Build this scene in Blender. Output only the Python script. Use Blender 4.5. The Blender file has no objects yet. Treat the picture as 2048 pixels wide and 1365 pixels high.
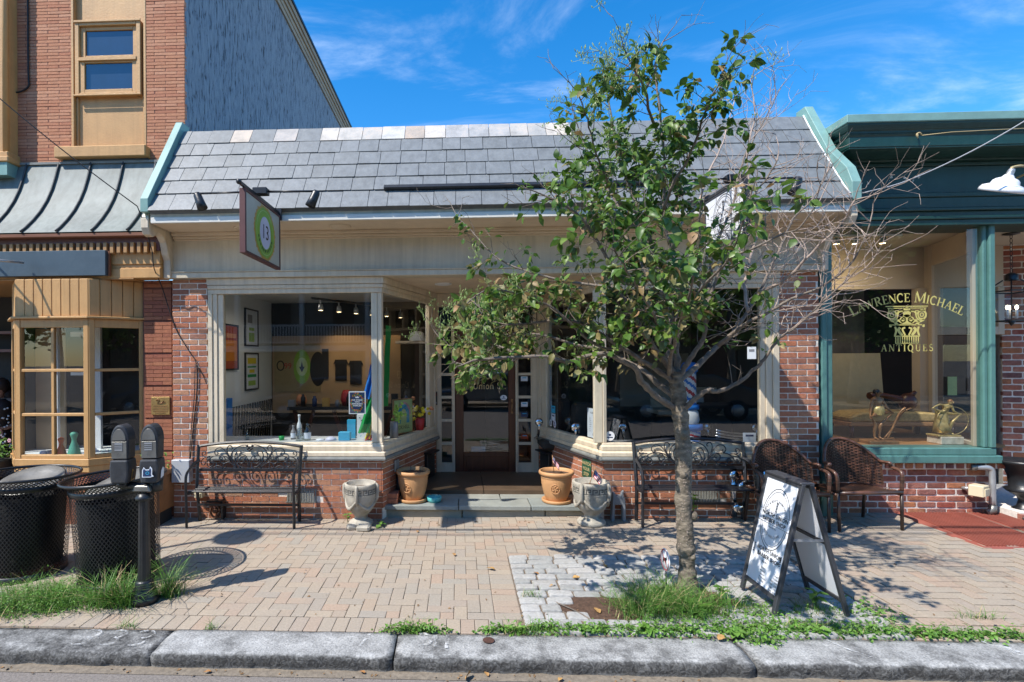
import bpy, bmesh, math, random
from mathutils import Vector, Matrix
from math import sin, cos, pi, radians

scene = bpy.context.scene
COL = scene.collection
RND = random.Random(11)

# ------------------------------------------------------------------ camera
cam_data = bpy.data.cameras.new("camera")
cam = bpy.data.objects.new("camera", cam_data)
COL.objects.link(cam)
cam_data.sensor_fit = 'HORIZONTAL'
cam_data.sensor_width = 36.0
cam_data.lens = 18.65
cam_data.shift_x = 0.07324
cam_data.shift_y = 0.01733
cam_data.clip_start = 0.05
cam_data.clip_end = 2000
cam.matrix_world = (Matrix.Translation((0, 0, 1.885)) @ Matrix.Rotation(0.0416, 4, 'Z')
                    @ Matrix.Rotation(pi / 2, 4, 'X') @ Matrix.Rotation(-0.0062, 4, 'Z'))
scene.camera = cam

# ------------------------------------------------------------------ sky and sun
SUN_DIR = Vector((0.61, 0.44, -1.0)).normalized()      # the way the light travels
world = bpy.data.worlds.new("World")
scene.world = world
world.use_nodes = True
wt = world.node_tree
wt.nodes.clear()
w_out = wt.nodes.new("ShaderNodeOutputWorld")
w_bg = wt.nodes.new("ShaderNodeBackground")
w_sky = wt.nodes.new("ShaderNodeTexSky")
w_sky.sky_type = 'NISHITA'
w_sky.sun_disc = False
w_sky.sun_elevation = radians(53)
w_sky.sun_rotation = radians(234.2)
w_sky.air_density = 1.0
w_sky.dust_density = 0.2
w_sky.ozone_density = 3.0
w_hsv = wt.nodes.new("ShaderNodeHueSaturation")
w_hsv.inputs['Saturation'].default_value = 1.4
w_hsv.inputs['Value'].default_value = 1.15
# thin cirrus: noise stretched along one direction of the sky dome
w_tc = wt.nodes.new("ShaderNodeTexCoord")
w_sep = wt.nodes.new("ShaderNodeSeparateXYZ")
w_mx = wt.nodes.new("ShaderNodeMath"); w_mx.operation = 'MAXIMUM'; w_mx.inputs[1].default_value = 0.08
w_dx = wt.nodes.new("ShaderNodeMath"); w_dx.operation = 'DIVIDE'
w_dy = wt.nodes.new("ShaderNodeMath"); w_dy.operation = 'DIVIDE'
w_cmb = wt.nodes.new("ShaderNodeCombineXYZ")
w_map = wt.nodes.new("ShaderNodeMapping")
w_map.inputs['Location'].default_value = (1.35, 0.2, 0)
w_map.inputs['Rotation'].default_value = (0, 0, radians(-58))
w_map.inputs['Scale'].default_value = (0.8, 1.5, 1)
w_n1 = wt.nodes.new("ShaderNodeTexNoise")
w_n1.inputs['Scale'].default_value = 1.1
w_n1.inputs['Detail'].default_value = 9
w_n1.inputs['Roughness'].default_value = 0.62
w_n1.inputs['Distortion'].default_value = 0.9
w_rmp = wt.nodes.new("ShaderNodeMapRange")
w_rmp.interpolation_type = 'SMOOTHSTEP'
w_rmp.inputs['From Min'].default_value = 0.47
w_rmp.inputs['From Max'].default_value = 0.95
w_rmp.inputs['To Max'].default_value = 0.6
w_mix = wt.nodes.new("ShaderNodeMix"); w_mix.data_type = 'RGBA'
w_mix.inputs[7].default_value = (6.2, 7.0, 7.9, 1)
L = wt.links.new
L(w_tc.outputs['Generated'], w_sep.inputs[0])
L(w_sep.outputs['Z'], w_mx.inputs[0])
L(w_sep.outputs['X'], w_dx.inputs[0]); L(w_mx.outputs[0], w_dx.inputs[1])
L(w_sep.outputs['Y'], w_dy.inputs[0]); L(w_mx.outputs[0], w_dy.inputs[1])
L(w_dx.outputs[0], w_cmb.inputs[0]); L(w_dy.outputs[0], w_cmb.inputs[1])
L(w_cmb.outputs[0], w_map.inputs['Vector'])
L(w_map.outputs[0], w_n1.inputs['Vector'])
L(w_n1.outputs['Fac'], w_rmp.inputs['Value'])
L(w_sky.outputs[0], w_hsv.inputs['Color'])
L(w_hsv.outputs[0], w_mix.inputs[6])
L(w_rmp.outputs[0], w_mix.inputs[0])
L(w_mix.outputs[2], w_bg.inputs['Color'])
w_bg.inputs['Strength'].default_value = 0.14
L(w_bg.outputs[0], w_out.inputs[0])

sun_data = bpy.data.lights.new("sun", 'SUN')
sun_data.energy = 4.2
sun_data.angle = radians(0.5)
sun_data.color = (1.0, 0.95, 0.87)
sun = bpy.data.objects.new("sun", sun_data)
COL.objects.link(sun)
sun.rotation_euler = (-SUN_DIR).to_track_quat('Z', 'Y').to_euler()
sun.location = (-8, -8, 16)

scene.view_settings.view_transform = 'Standard'
scene.view_settings.look = 'None'
scene.view_settings.exposure = 0.70
scene.view_settings.gamma = 1.0
scene.view_settings.use_curve_mapping = False
scene.render.engine = 'CYCLES'
scene.cycles.max_bounces = 8
scene.cycles.transparent_max_bounces = 16
scene.cycles.caustics_reflective = False
scene.cycles.caustics_refractive = False

# ------------------------------------------------------------------ mesh builder
def rot_z(a):
    return Matrix.Rotation(a, 4, 'Z')

class MB:
    """collects shapes, build() links them as ONE mesh object (coordinates are world coordinates)"""
    def __init__(s):
        s.v = []; s.f = []; s.m = []; s.s = []
    def add(s, vs, fs, mi=0, smooth=False, mat=None):
        o = len(s.v)
        if mat is not None:
            vs = [mat @ Vector(p) for p in vs]
        s.v += [tuple(p) for p in vs]
        for f in fs:
            s.f.append([o + i for i in f]); s.m.append(mi); s.s.append(smooth)
    def box(s, x0, x1, y0, y1, z0, z1, mi=0, mat=None):
        vs = [(x0,y0,z0),(x1,y0,z0),(x1,y1,z0),(x0,y1,z0),(x0,y0,z1),(x1,y0,z1),(x1,y1,z1),(x0,y1,z1)]
        s.add(vs, [(0,3,2,1),(4,5,6,7),(0,1,5,4),(1,2,6,5),(2,3,7,6),(3,0,4,7)], mi, False, mat)
        return s
    def cbox(s, c, size, rz=0, mi=0, rx=0, ry=0):
        m = Matrix.Translation(c) @ rot_z(rz) @ Matrix.Rotation(ry, 4, 'Y') @ Matrix.Rotation(rx, 4, 'X')
        a, b, d = size[0]/2, size[1]/2, size[2]/2
        return s.box(-a, a, -b, b, -d, d, mi, m)
    def bar(s, p0, p1, w, h, up=(0,0,1), mi=0):
        p0, p1 = Vector(p0), Vector(p1)
        d = (p1 - p0); ln = d.length; d.normalize()
        u = Vector(up); sd = d.cross(u)
        if sd.length < 1e-4: sd = d.cross(Vector((0,1,0)))
        sd.normalize(); u = sd.cross(d)
        vs = []
        for t in (p0, p1):
            for a, b in ((-1,-1),(1,-1),(1,1),(-1,1)):
                vs.append(t + sd*(a*w/2) + u*(b*h/2))
        s.add(vs, [(3,2,1,0),(4,5,6,7),(0,1,5,4),(1,2,6,5),(2,3,7,6),(3,0,4,7)], mi)
        return s
    def tube(s, pts, r, n=8, mi=0, cap=True, flat=1.0, up=None):
        pts = [Vector(p) for p in pts]
        if not hasattr(r, '__len__'): r = [r]*len(pts)
        vs = []; prev = None
        for i, p in enumerate(pts):
            t = (pts[min(i+1, len(pts)-1)] - pts[max(i-1, 0)])
            if t.length < 1e-9: t = Vector((0,0,1))
            t.normalize()
            if prev is None:
                a = Vector(up) if up else (Vector((0,0,1)) if abs(t.z) < .9 else Vector((1,0,0)))
                x = t.cross(a).normalized()
            else:
                x = (prev - t*prev.dot(t))
                if x.length < 1e-6: x = t.orthogonal()
                x.normalize()
            prev = x; y = t.cross(x)
            for k in range(n):
                a = 2*pi*k/n
                vs.append(p + x*(cos(a)*r[i]) + y*(sin(a)*r[i]*flat))
        fs = []
        for i in range(len(pts)-1):
            for k in range(n):
                k2 = (k+1) % n
                fs.append((i*n+k, i*n+k2, (i+1)*n+k2, (i+1)*n+k))
        s.add(vs, fs, mi, n > 4)
        if cap:
            o = len(s.v) - len(vs)
            s.f.append([o+k for k in range(n)][::-1]); s.m.append(mi); s.s.append(False)
            s.f.append([o+(len(pts)-1)*n+k for k in range(n)]); s.m.append(mi); s.s.append(False)
        return s
    def lathe(s, prof, c=(0,0,0), n=24, mi=0, smooth=True, mat=None, fn=None, close=False):
        vs = []; fs = []
        for r, z in prof:
            for k in range(n):
                a = 2*pi*k/n
                rr = r if fn is None else fn(r, z, a)
                vs.append((c[0]+rr*cos(a), c[1]+rr*sin(a), c[2]+z))
        for i in range(len(prof)-1):
            for k in range(n):
                k2 = (k+1) % n
                fs.append((i*n+k, i*n+k2, (i+1)*n+k2, (i+1)*n+k))
        if close:
            fs.append([k for k in range(n)][::-1]); fs.append([(len(prof)-1)*n+k for k in range(n)])
        s.add(vs, fs, mi, smooth, mat)
        return s
    def prism(s, poly, org, u, v, th, mi=0):
        """poly of (a,b) in the plane org + a*u + b*v, extruded by th along u x v"""
        org, u, v = Vector(org), Vector(u), Vector(v)
        w = u.cross(v).normalized() * th
        n = len(poly)
        vs = [org + u*a + v*b for a, b in poly]
        vs += [p + w for p in vs]
        fs = [list(range(n))[::-1], list(range(n, 2*n))]
        for k in range(n):
            k2 = (k+1) % n
            fs.append((k, k2, n+k2, n+k))
        s.add(vs, fs, mi)
        return s
    def sheet(s, org, u, v, nu=1, nv=1, fn=None, mi=0, smooth=False):
        org, u, v = Vector(org), Vector(u), Vector(v)
        vs = []
        for j in range(nv+1):
            for i in range(nu+1):
                p = org + u*(i/nu) + v*(j/nv)
                if fn: p = p + Vector(fn(i/nu, j/nv))
                vs.append(p)
        fs = [(j*(nu+1)+i, j*(nu+1)+i+1, (j+1)*(nu+1)+i+1, (j+1)*(nu+1)+i) for j in range(nv) for i in range(nu)]
        s.add(vs, fs, mi, smooth)
        return s
    def ball(s, c, r, n=10, mi=0, sc=(1,1,1)):
        prof = [(r*sin(pi*i/n), -r*cos(pi*i/n)) for i in range(n+1)]
        m = Matrix.Translation(c) @ Matrix.Diagonal((sc[0], sc[1], sc[2], 1))
        prof[0] = (1e-4, -r); prof[-1] = (1e-4, r)
        return s.lathe(prof, (0,0,0), max(8, n+4), mi, True, m)
    def mesh(s, name, mats, org=(0,0,0)):
        me = bpy.data.meshes.new(name)
        o = Vector(org)
        me.from_pydata([tuple(Vector(p)-o) for p in s.v], [], s.f)
        if not isinstance(mats, (list, tuple)): mats = [mats]
        for m in mats: me.materials.append(m)
        me.polygons.foreach_set("material_index", s.m)
        me.polygons.foreach_set("use_smooth", s.s)
        me.update()
        return me
    def build(s, name, mats, parent=None, org=(0,0,0), bevel=0, kind=None, seg=1, recalc=True):
        me = s.mesh(name, mats, org)
        if recalc:
            bm = bmesh.new(); bm.from_mesh(me)
            bmesh.ops.recalc_face_normals(bm, faces=bm.faces)
            bm.to_mesh(me); bm.free()
        ob = bpy.data.objects.new(name, me)
        COL.objects.link(ob)
        ob.location = org
        if parent is not None:
            ob.parent = parent
            if parent.parent is None:
                ob.location = Vector(org) - parent.location
        if bevel:
            bv = ob.modifiers.new("bevel", 'BEVEL')
            bv.width = bevel; bv.segments = seg; bv.limit_method = 'ANGLE'; bv.angle_limit = radians(40)
        if kind: ob['kind'] = kind
        return ob

def tag(o, label=None, cat=None, group=None, kind=None):
    if label: o['label'] = label
    if cat: o['category'] = cat
    if group: o['group'] = group
    if kind: o['kind'] = kind
    return o

def thing(name, label, cat, loc=(0,0,0), group=None):
    o = bpy.data.objects.new(name, None)
    COL.objects.link(o)
    o.location = loc; o.empty_display_size = .1
    return tag(o, label, cat, group)

def copy_tree(o, parent=None):
    c = o.copy(); COL.objects.link(c)
    if parent is not None: c.parent = parent
    for ch in [x for x in o.children]: copy_tree(ch, c)
    return c

def place(me, name, parent, loc, scale=(1,1,1), rot=(0,0,0)):
    """another object sharing mesh me, as a child of parent (world coordinates)"""
    o = bpy.data.objects.new(name, me); COL.objects.link(o)
    o.parent = parent
    l = Vector(loc)
    if parent is not None and parent.parent is None: l = l - parent.location
    o.location = l; o.scale = scale; o.rotation_euler = rot
    return o

# ------------------------------------------------------------------ materials
def lin(c):
    return tuple(((x/255.0)/12.92 if x/255.0 <= .04045 else ((x/255.0+.055)/1.055)**2.4) for x in c)

def _base(name):
    m = bpy.data.materials.new(name); m.use_nodes = True
    nt = m.node_tree
    b = nt.nodes['Principled BSDF']
    return m, nt, b

def add(nt, t, **kw):
    n = nt.nodes.new(t)
    for k, v in kw.items():
        if k.startswith('i_'): n.inputs[k[2:].replace('_', ' ')].default_value = v
        else: setattr(n, k, v)
    return n

def pmat(name, col, rough=.6, var=.15, scale=6, bump=0.0, bscale=None, metal=0.0, objvar=0.0, col2=None,
         ramp=None, streak=0.0, dirt=0.0, dscale=1.2, dcol=(.05,.045,.04), spec=.5, stretch=None, sss=0, trans=0):
    """procedural material: mottled base colour, optional per-piece variation, bump and dirt"""
    m, nt, b = _base(name)
    lk = nt.links.new
    geo = add(nt, "ShaderNodeNewGeometry")
    pos = geo.outputs['Position']
    if stretch:
        mp = add(nt, "ShaderNodeMapping"); mp.inputs['Scale'].default_value = stretch
        lk(pos, mp.inputs['Vector']); pos = mp.outputs[0]
    nz = add(nt, "ShaderNodeTexNoise"); nz.inputs['Scale'].default_value = scale
    nz.inputs['Detail'].default_value = 6; nz.inputs['Roughness'].default_value = .6
    lk(pos, nz.inputs['Vector'])
    mr = add(nt, "ShaderNodeMapRange"); mr.inputs['From Min'].default_value = .3; mr.inputs['From Max'].default_value = .7
    lk(nz.outputs['Fac'], mr.inputs['Value'])
    mx = add(nt, "ShaderNodeMix", data_type='RGBA')
    lo = tuple(c*(1-var) for c in col); hi = col2 if col2 else tuple(min(1, c*(1+var)) for c in col)
    mx.inputs[6].default_value = (*lo, 1); mx.inputs[7].default_value = (*hi, 1)
    lk(mr.outputs[0], mx.inputs[0])
    out = mx.outputs[2]
    if objvar or ramp:
        oi = add(nt, "ShaderNodeObjectInfo")
        ad = add(nt, "ShaderNodeMath", operation='ADD'); fr = add(nt, "ShaderNodeMath", operation='FRACT')
        lk(oi.outputs['Random'], ad.inputs[0]); lk(geo.outputs['Random Per Island'], ad.inputs[1]); lk(ad.outputs[0], fr.inputs[0])
        if ramp:
            cr = add(nt, "ShaderNodeValToRGB"); cr.color_ramp.interpolation = 'LINEAR'
            els = cr.color_ramp.elements
            while len(els) < len(ramp): els.new(.5)
            for i, c in enumerate(ramp):
                els[i].position = i/(len(ramp)-1); els[i].color = (*c, 1)
            lk(fr.outputs[0], cr.inputs[0])
            mm = add(nt, "ShaderNodeMix", data_type='RGBA', blend_type='MULTIPLY')
            mm.inputs[0].default_value = 1.0
            mx.inputs[6].default_value = (1-var, 1-var, 1-var, 1); mx.inputs[7].default_value = (1+var*.6, 1+var*.6, 1+var*.6, 1)
            lk(out, mm.inputs[6]); lk(cr.outputs[0], mm.inputs[7]); out = mm.outputs[2]
        if objvar:
            r2 = add(nt, "ShaderNodeMapRange"); r2.inputs['To Min'].default_value = 1-objvar; r2.inputs['To Max'].default_value = 1+objvar
            lk(fr.outputs[0], r2.inputs['Value'])
            hs = add(nt, "ShaderNodeHueSaturation"); lk(r2.outputs[0], hs.inputs['Value']); lk(out, hs.inputs['Color']); out = hs.outputs[0]
    if streak:                                  # rain streaks: noise drawn out downwards
        ms_ = add(nt, "ShaderNodeMapping"); ms_.inputs['Scale'].default_value = (16, 16, .8); lk(geo.outputs['Position'], ms_.inputs[0])
        n5 = add(nt, "ShaderNodeTexNoise"); n5.inputs['Scale'].default_value = 1; n5.inputs['Detail'].default_value = 7; n5.inputs['Roughness'].default_value = .65; lk(ms_.outputs[0], n5.inputs['Vector'])
        r5 = add(nt, "ShaderNodeMapRange"); r5.inputs['From Min'].default_value = .42; r5.inputs['From Max'].default_value = .72; r5.inputs['To Min'].default_value = 1.04; r5.inputs['To Max'].default_value = 1-streak; lk(n5.outputs['Fac'], r5.inputs['Value'])
        h5 = add(nt, "ShaderNodeHueSaturation"); lk(out, h5.inputs['Color']); lk(r5.outputs[0], h5.inputs['Value']); out = h5.outputs[0]
    if dirt:
        n2 = add(nt, "ShaderNodeTexNoise"); n2.inputs['Scale'].default_value = dscale; n2.inputs['Detail'].default_value = 8
        n2.inputs['Roughness'].default_value = .7
        lk(geo.outputs['Position'], n2.inputs['Vector'])
        r3 = add(nt, "ShaderNodeMapRange"); r3.inputs['From Min'].default_value = .5; r3.inputs['From Max'].default_value = .8
        r3.inputs['To Max'].default_value = dirt
        lk(n2.outputs['Fac'], r3.inputs['Value'])
        dm = add(nt, "ShaderNodeMix", data_type='RGBA'); dm.inputs[7].default_value = (*dcol, 1)
        lk(r3.outputs[0], dm.inputs[0]); lk(out, dm.inputs[6]); out = dm.outputs[2]
    lk(out, b.inputs['Base Color'])
    b.inputs['Roughness'].default_value = rough; b.inputs['Metallic'].default_value = metal
    b.inputs['Specular IOR Level'].default_value = spec
    if bump:
        n3 = add(nt, "ShaderNodeTexNoise"); n3.inputs['Scale'].default_value = bscale or scale*6; n3.inputs['Detail'].default_value = 5
        lk(pos, n3.inputs['Vector'])
        bp = add(nt, "ShaderNodeBump"); bp.inputs['Strength'].default_value = min(1, bump); bp.inputs['Distance'].default_value = .01
        lk(n3.outputs['Fac'], bp.inputs['Height']); lk(bp.outputs[0], b.inputs['Normal'])
    if trans:
        tr = add(nt, "ShaderNodeBsdfTranslucent"); ms = add(nt, "ShaderNodeMixShader"); ms.inputs[0].default_value = trans
        lk(out, tr.inputs['Color'])
        o = nt.nodes['Material Output']
        lk(b.outputs[0], ms.inputs[1]); lk(tr.outputs[0], ms.inputs[2]); lk(ms.outputs[0], o.inputs['Surface'])
    return m

def glass(name, tint=(.86,.9,.9), refl=1.0, ior=1.5, add_min=0.0):
    """thin window pane: straight-through light plus Fresnel mirror"""
    m = bpy.data.materials.new(name); m.use_nodes = True
    nt = m.node_tree; nt.nodes.clear(); lk = nt.links.new
    o = add(nt, "ShaderNodeOutputMaterial")
    t = add(nt, "ShaderNodeBsdfTransparent"); t.inputs[0].default_value = (*tint, 1)
    g = add(nt, "ShaderNodeBsdfGlossy"); g.inputs['Roughness'].default_value = 0.004
    f = add(nt, "ShaderNodeFresnel")
    ge = add(nt, "ShaderNodeNewGeometry"); io = add(nt, "ShaderNodeMapRange")      # a thin pane mirrors alike from both sides
    io.inputs['To Min'].default_value = ior; io.inputs['To Max'].default_value = 1/ior
    lk(ge.outputs['Backfacing'], io.inputs['Value']); lk(io.outputs[0], f.inputs['IOR'])
    mu = add(nt, "ShaderNodeMath", operation='MULTIPLY_ADD'); mu.inputs[1].default_value = refl; mu.inputs[2].default_value = add_min
    mu.use_clamp = True
    ms = add(nt, "ShaderNodeMixShader")
    lk(f.outputs[0], mu.inputs[0]); lk(mu.outputs[0], ms.inputs[0]); lk(t.outputs[0], ms.inputs[1]); lk(g.outputs[0], ms.inputs[2])
    lk(ms.outputs[0], o.inputs[0])
    return m

def emis(name, col, st):
    m, nt, b = _base(name)
    b.inputs['Emission Color'].default_value = (*col, 1); b.inputs['Emission Strength'].default_value = st
    b.inputs['Base Color'].default_value = (*col, 1)
    return m
# ------------------------------------------------------------------ the palette
CREAM = (.68,.575,.425)
MT = {}
MT['cream'] = pmat('cream_paint', CREAM, .5, .08, 3, .2, 30, streak=.2, dirt=.36, dscale=2.2, dcol=(.24,.19,.13))
MT['frieze'] = pmat('frieze_paint', (.63,.555,.42), .5, .08, 2, .18, 30, streak=.16, dirt=.34, dscale=1.5, dcol=(.2,.16,.11))
MT['soffit'] = pmat('soffit_paint', (.71,.575,.415), .6, .07, 2, .1, 20, dirt=.35, dscale=2.5, dcol=(.25,.16,.08))
MT['brick'] = pmat('red_brick', (1,1,1), .85, .26, 26, .5, 90, ramp=[(.34,.115,.06),(.44,.17,.09),(.40,.135,.07),(.47,.23,.13),(.29,.12,.075),(.45,.16,.08),(.38,.225,.14)], dirt=.35, dscale=7, dcol=(.42,.33,.27))
MT['mortar'] = pmat('pale_mortar', (.76,.71,.63), .95, .14, 30, .4, 120, dirt=.2, dscale=4, dcol=(.3,.24,.2))
MT['brick_old'] = pmat('old_salvaged_brick', (1,1,1), .9, .3, 22, .7, 70, ramp=[(.30,.07,.045),(.42,.15,.09),(.20,.07,.055),(.50,.20,.085),(.26,.11,.09),(.45,.17,.11),(.17,.075,.07)], dirt=.5, dscale=9, dcol=(.42,.30,.26))
MT['mortar_white'] = pmat('white_mortar', (.74,.68,.61), .95, .15, 30, .6, 80, dirt=.2, dscale=6, dcol=(.35,.26,.22))
MT['brick_roman'] = pmat('orange_roman_brick', (1,1,1), .85, .14, 30, .35, 80, ramp=[(.46,.19,.10),(.51,.225,.12),(.44,.17,.09),(.54,.26,.15),(.48,.21,.11)], dirt=.12, dscale=5, dcol=(.25,.12,.08))
MT['brick_brown'] = pmat('brown_roman_brick', (1,1,1), .85, .2, 20, .4, 80, ramp=[(.30,.10,.05),(.36,.135,.07),(.27,.085,.05),(.40,.16,.08)], dirt=.2, dscale=6, dcol=(.15,.06,.03))
MT['mortar_red'] = pmat('red_mortar', (.16,.065,.045), .95, .1, 20)
MT['tan'] = pmat('tan_paint', (.53,.30,.115), .5, .07, 4, .2, 40, streak=.12, dirt=.25, dscale=3, dcol=(.25,.13,.05))
MT['tan2'] = pmat('shaded_tan_paint', (.40,.22,.085), .5, .06, 4, .12, 40, dirt=.15, dscale=3, dcol=(.2,.09,.03))  # tan darkened: the eave's shade on the dentils is put into the colour
MT['maroon'] = pmat('maroon_paint', (.16,.068,.062), .5, .1, 5, .1, 40)
MT['rust'] = pmat('rust_paint', (.20,.075,.035), .55, .1, 5, .1, 40)
MT['slate_board'] = pmat('blue_slate_board', (.052,.082,.108), .5, .14, 3, .1, 40, dirt=.3, dscale=6, dcol=(.12,.15,.17))
MT['copper_roof'] = pmat('grey_green_metal', (.17,.192,.178), .6, .25, 2.5, .1, 14, metal=.0, streak=.25, dirt=.5, dscale=2.2, dcol=(.33,.34,.32))
MT['seam'] = pmat('dark_standing_seam', (.045,.05,.055), .6, .1, 6)
MT['stucco_blue'] = None
MT['slate'] = pmat('grey_roof_slate', (1,1,1), .52, .10, 9, .22, 26, ramp=[(.168,.18,.185),(.182,.194,.20),(.172,.184,.19),(.20,.212,.218),(.166,.176,.178)], streak=.22, dirt=.22, dscale=9, dcol=(.27,.275,.265), spec=.5)
MT['slate_old'] = pmat('weathered_roof_slate', (1,1,1), .7, .3, 7, .35, 30, ramp=[(.36,.36,.35),(.60,.54,.47),(.34,.35,.36),(.70,.67,.61),(.42,.34,.27),(.40,.41,.42)], dirt=.5, dscale=7, dcol=(.46,.27,.14))
MT['verdigris'] = pmat('verdigris_copper', (.20,.355,.32), .55, .14, 4, .1, 30, dirt=.35, dscale=3, dcol=(.10,.17,.165))
MT['teal'] = pmat('teal_paint', (.082,.20,.182), .42, .1, 4, .35, 22, streak=.14, dirt=.22, dscale=5, dcol=(.16,.30,.28))
MT['dteal'] = pmat('dark_teal_paint', (.011,.048,.041), .42, .12, 3, .25, 18, streak=.15, dirt=.16, dscale=9, dcol=(.1,.15,.14))
MT['stone_sill'] = pmat('bluestone', (.20,.205,.19), .75, .2, 7, .4, 50, dirt=.3, dscale=4, dcol=(.30,.27,.2))
MT['flag'] = pmat('flagstone', (1,1,1), .7, .18, 5, .3, 40, ramp=[(.235,.26,.245),(.285,.29,.255),(.255,.275,.26)], dirt=.2, dscale=3, dcol=(.33,.31,.25))
MT['riser'] = pmat('riser_stone', (1,1,1), .8, .2, 6, .4, 30, ramp=[(.34,.31,.235),(.25,.265,.24)], dirt=.3, dscale=3, dcol=(.2,.16,.1))
def granite():
    """grey kerb granite: speckle, road grime on the face, a pale splash line at the foot"""
    m, nt, b = _base('granite_kerb_stained'); lk = nt.links.new
    geo = add(nt, "ShaderNodeNewGeometry"); sp = add(nt, "ShaderNodeSeparateXYZ"); lk(geo.outputs['Position'], sp.inputs[0])
    n1 = add(nt, "ShaderNodeTexNoise"); n1.inputs['Scale'].default_value = 90; n1.inputs['Detail'].default_value = 4; lk(geo.outputs['Position'], n1.inputs['Vector'])
    r1 = add(nt, "ShaderNodeValToRGB"); e = r1.color_ramp.elements; e[0].position = .33; e[0].color = (.22,.22,.215,1); e[1].position = .66; e[1].color = (.43,.425,.41,1); lk(n1.outputs['Fac'], r1.inputs[0])
    n2 = add(nt, "ShaderNodeTexNoise"); n2.inputs['Scale'].default_value = 5; n2.inputs['Detail'].default_value = 8; n2.inputs['Roughness'].default_value = .7; lk(geo.outputs['Position'], n2.inputs['Vector'])
    w = add(nt, "ShaderNodeMapRange"); w.inputs['From Min'].default_value = .35; w.inputs['From Max'].default_value = .7; w.inputs['To Min'].default_value = .6; w.inputs['To Max'].default_value = 1.25; lk(n2.outputs['Fac'], w.inputs['Value'])
    hs = add(nt, "ShaderNodeHueSaturation"); lk(r1.outputs[0], hs.inputs['Color']); lk(w.outputs[0], hs.inputs['Value'])
    jit = add(nt, "ShaderNodeMath", operation='MULTIPLY_ADD'); jit.inputs[1].default_value = .05; lk(n2.outputs['Fac'], jit.inputs[0]); lk(sp.outputs['Z'], jit.inputs[2])
    rz = add(nt, "ShaderNodeValToRGB"); q = rz.color_ramp.elements
    mr = add(nt, "ShaderNodeMapRange"); mr.inputs['From Min'].default_value = -.10; mr.inputs['From Max'].default_value = .05; lk(jit.outputs[0], mr.inputs['Value']); lk(mr.outputs[0], rz.inputs[0])
    q[0].position = .18; q[0].color = (.25,.25,.25,1); q[1].position = .30; q[1].color = (.88,.88,.88,1); x = q.new(.74); x.color = (.92,.92,.92,1); x = q.new(.83); x.color = (0,0,0,1)
    n3 = add(nt, "ShaderNodeTexNoise"); n3.inputs['Scale'].default_value = 28; n3.inputs['Detail'].default_value = 5; n3.inputs['Distortion'].default_value = 1.5; lk(geo.outputs['Position'], n3.inputs['Vector'])
    r3 = add(nt, "ShaderNodeMapRange"); r3.inputs['From Min'].default_value = .40; r3.inputs['From Max'].default_value = .62; r3.inputs['To Min'].default_value = 1.0; r3.inputs['To Max'].default_value = .62; lk(n3.outputs['Fac'], r3.inputs['Value'])
    mu = add(nt, "ShaderNodeMath", operation='MULTIPLY'); lk(rz.outputs[0], mu.inputs[0]); lk(r3.outputs[0], mu.inputs[1])
    mx = add(nt, "ShaderNodeMix", data_type='RGBA'); mx.inputs[7].default_value = (.022,.021,.020,1); lk(mu.outputs[0], mx.inputs[0]); lk(hs.outputs[0], mx.inputs[6]); lk(mx.outputs[2], b.inputs['Base Color'])
    bp = add(nt, "ShaderNodeBump"); bp.inputs['Strength'].default_value = .8; bp.inputs['Distance'].default_value = .008; lk(n3.outputs['Fac'], bp.inputs['Height']); lk(bp.outputs[0], b.inputs['Normal'])
    b.inputs['Roughness'].default_value = .85
    return m
MT['granite'] = granite()
def worn_paint(name, col, lo, hi, scale):
    """thin paint worn through in patches"""
    m, nt, b = _base(name); lk = nt.links.new
    geo = add(nt, "ShaderNodeNewGeometry"); n = add(nt, "ShaderNodeTexNoise"); n.inputs['Scale'].default_value = scale; n.inputs['Detail'].default_value = 8; n.inputs['Roughness'].default_value = .75; lk(geo.outputs['Position'], n.inputs['Vector'])
    r = add(nt, "ShaderNodeMapRange"); r.inputs['From Min'].default_value = lo; r.inputs['From Max'].default_value = hi; lk(n.outputs['Fac'], r.inputs['Value'])
    b.inputs['Base Color'].default_value = (*col, 1); b.inputs['Roughness'].default_value = .9; lk(r.outputs[0], b.inputs['Alpha'])
    return m
MT['cobble'] = pmat('granite_sett', (1,1,1), .82, .22, 40, .6, 40, ramp=[(.36,.355,.335),(.43,.42,.40),(.30,.30,.285),(.39,.375,.35)], dirt=.35, dscale=6, dcol=(.28,.235,.18))
MT['paver'] = pmat('clay_paver', (1,1,1), .9, .16, 60, .4, 160, ramp=[(.35,.288,.222),(.375,.305,.232),(.335,.287,.232),(.385,.315,.238),(.32,.288,.242),(.385,.282,.208),(.355,.295,.23),(.365,.285,.212)], dirt=.55, dscale=1.6, dcol=(.27,.24,.205))
MT['joint'] = pmat('sandy_joint', (.17,.13,.095), 1.0, .3, 40, .3, 100)
MT['asphalt'] = pmat('asphalt', (.20,.175,.155), .95, .3, 60, .6, 180, dirt=.35, dscale=1.8, dcol=(.30,.265,.23))
MT['soil'] = pmat('soil', (.085,.048,.03), 1.0, .45, 40, .9, 70)
MT['wood_door'] = pmat('brown_door_wood', (.085,.026,.012), .35, .35, 5, .08, 30, stretch=(6,1,.5))
MT['wood'] = pmat('oak_wood', (.36,.18,.07), .45, .35, 4, .1, 30, stretch=(.6,6,6))
MT['planter_wood'] = pmat('planter_wood', (.33,.15,.06), .6, .25, 5, .2, 30)
MT['black_iron'] = pmat('black_iron', (.014,.015,.017), .38, .3, 14, .12, 60, spec=.55)
MT['bench_metal'] = pmat('bench_metal', (.017,.018,.022), .4, .3, 20, .1, 80, dirt=.35, dscale=12, dcol=(.085,.045,.028))
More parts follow.
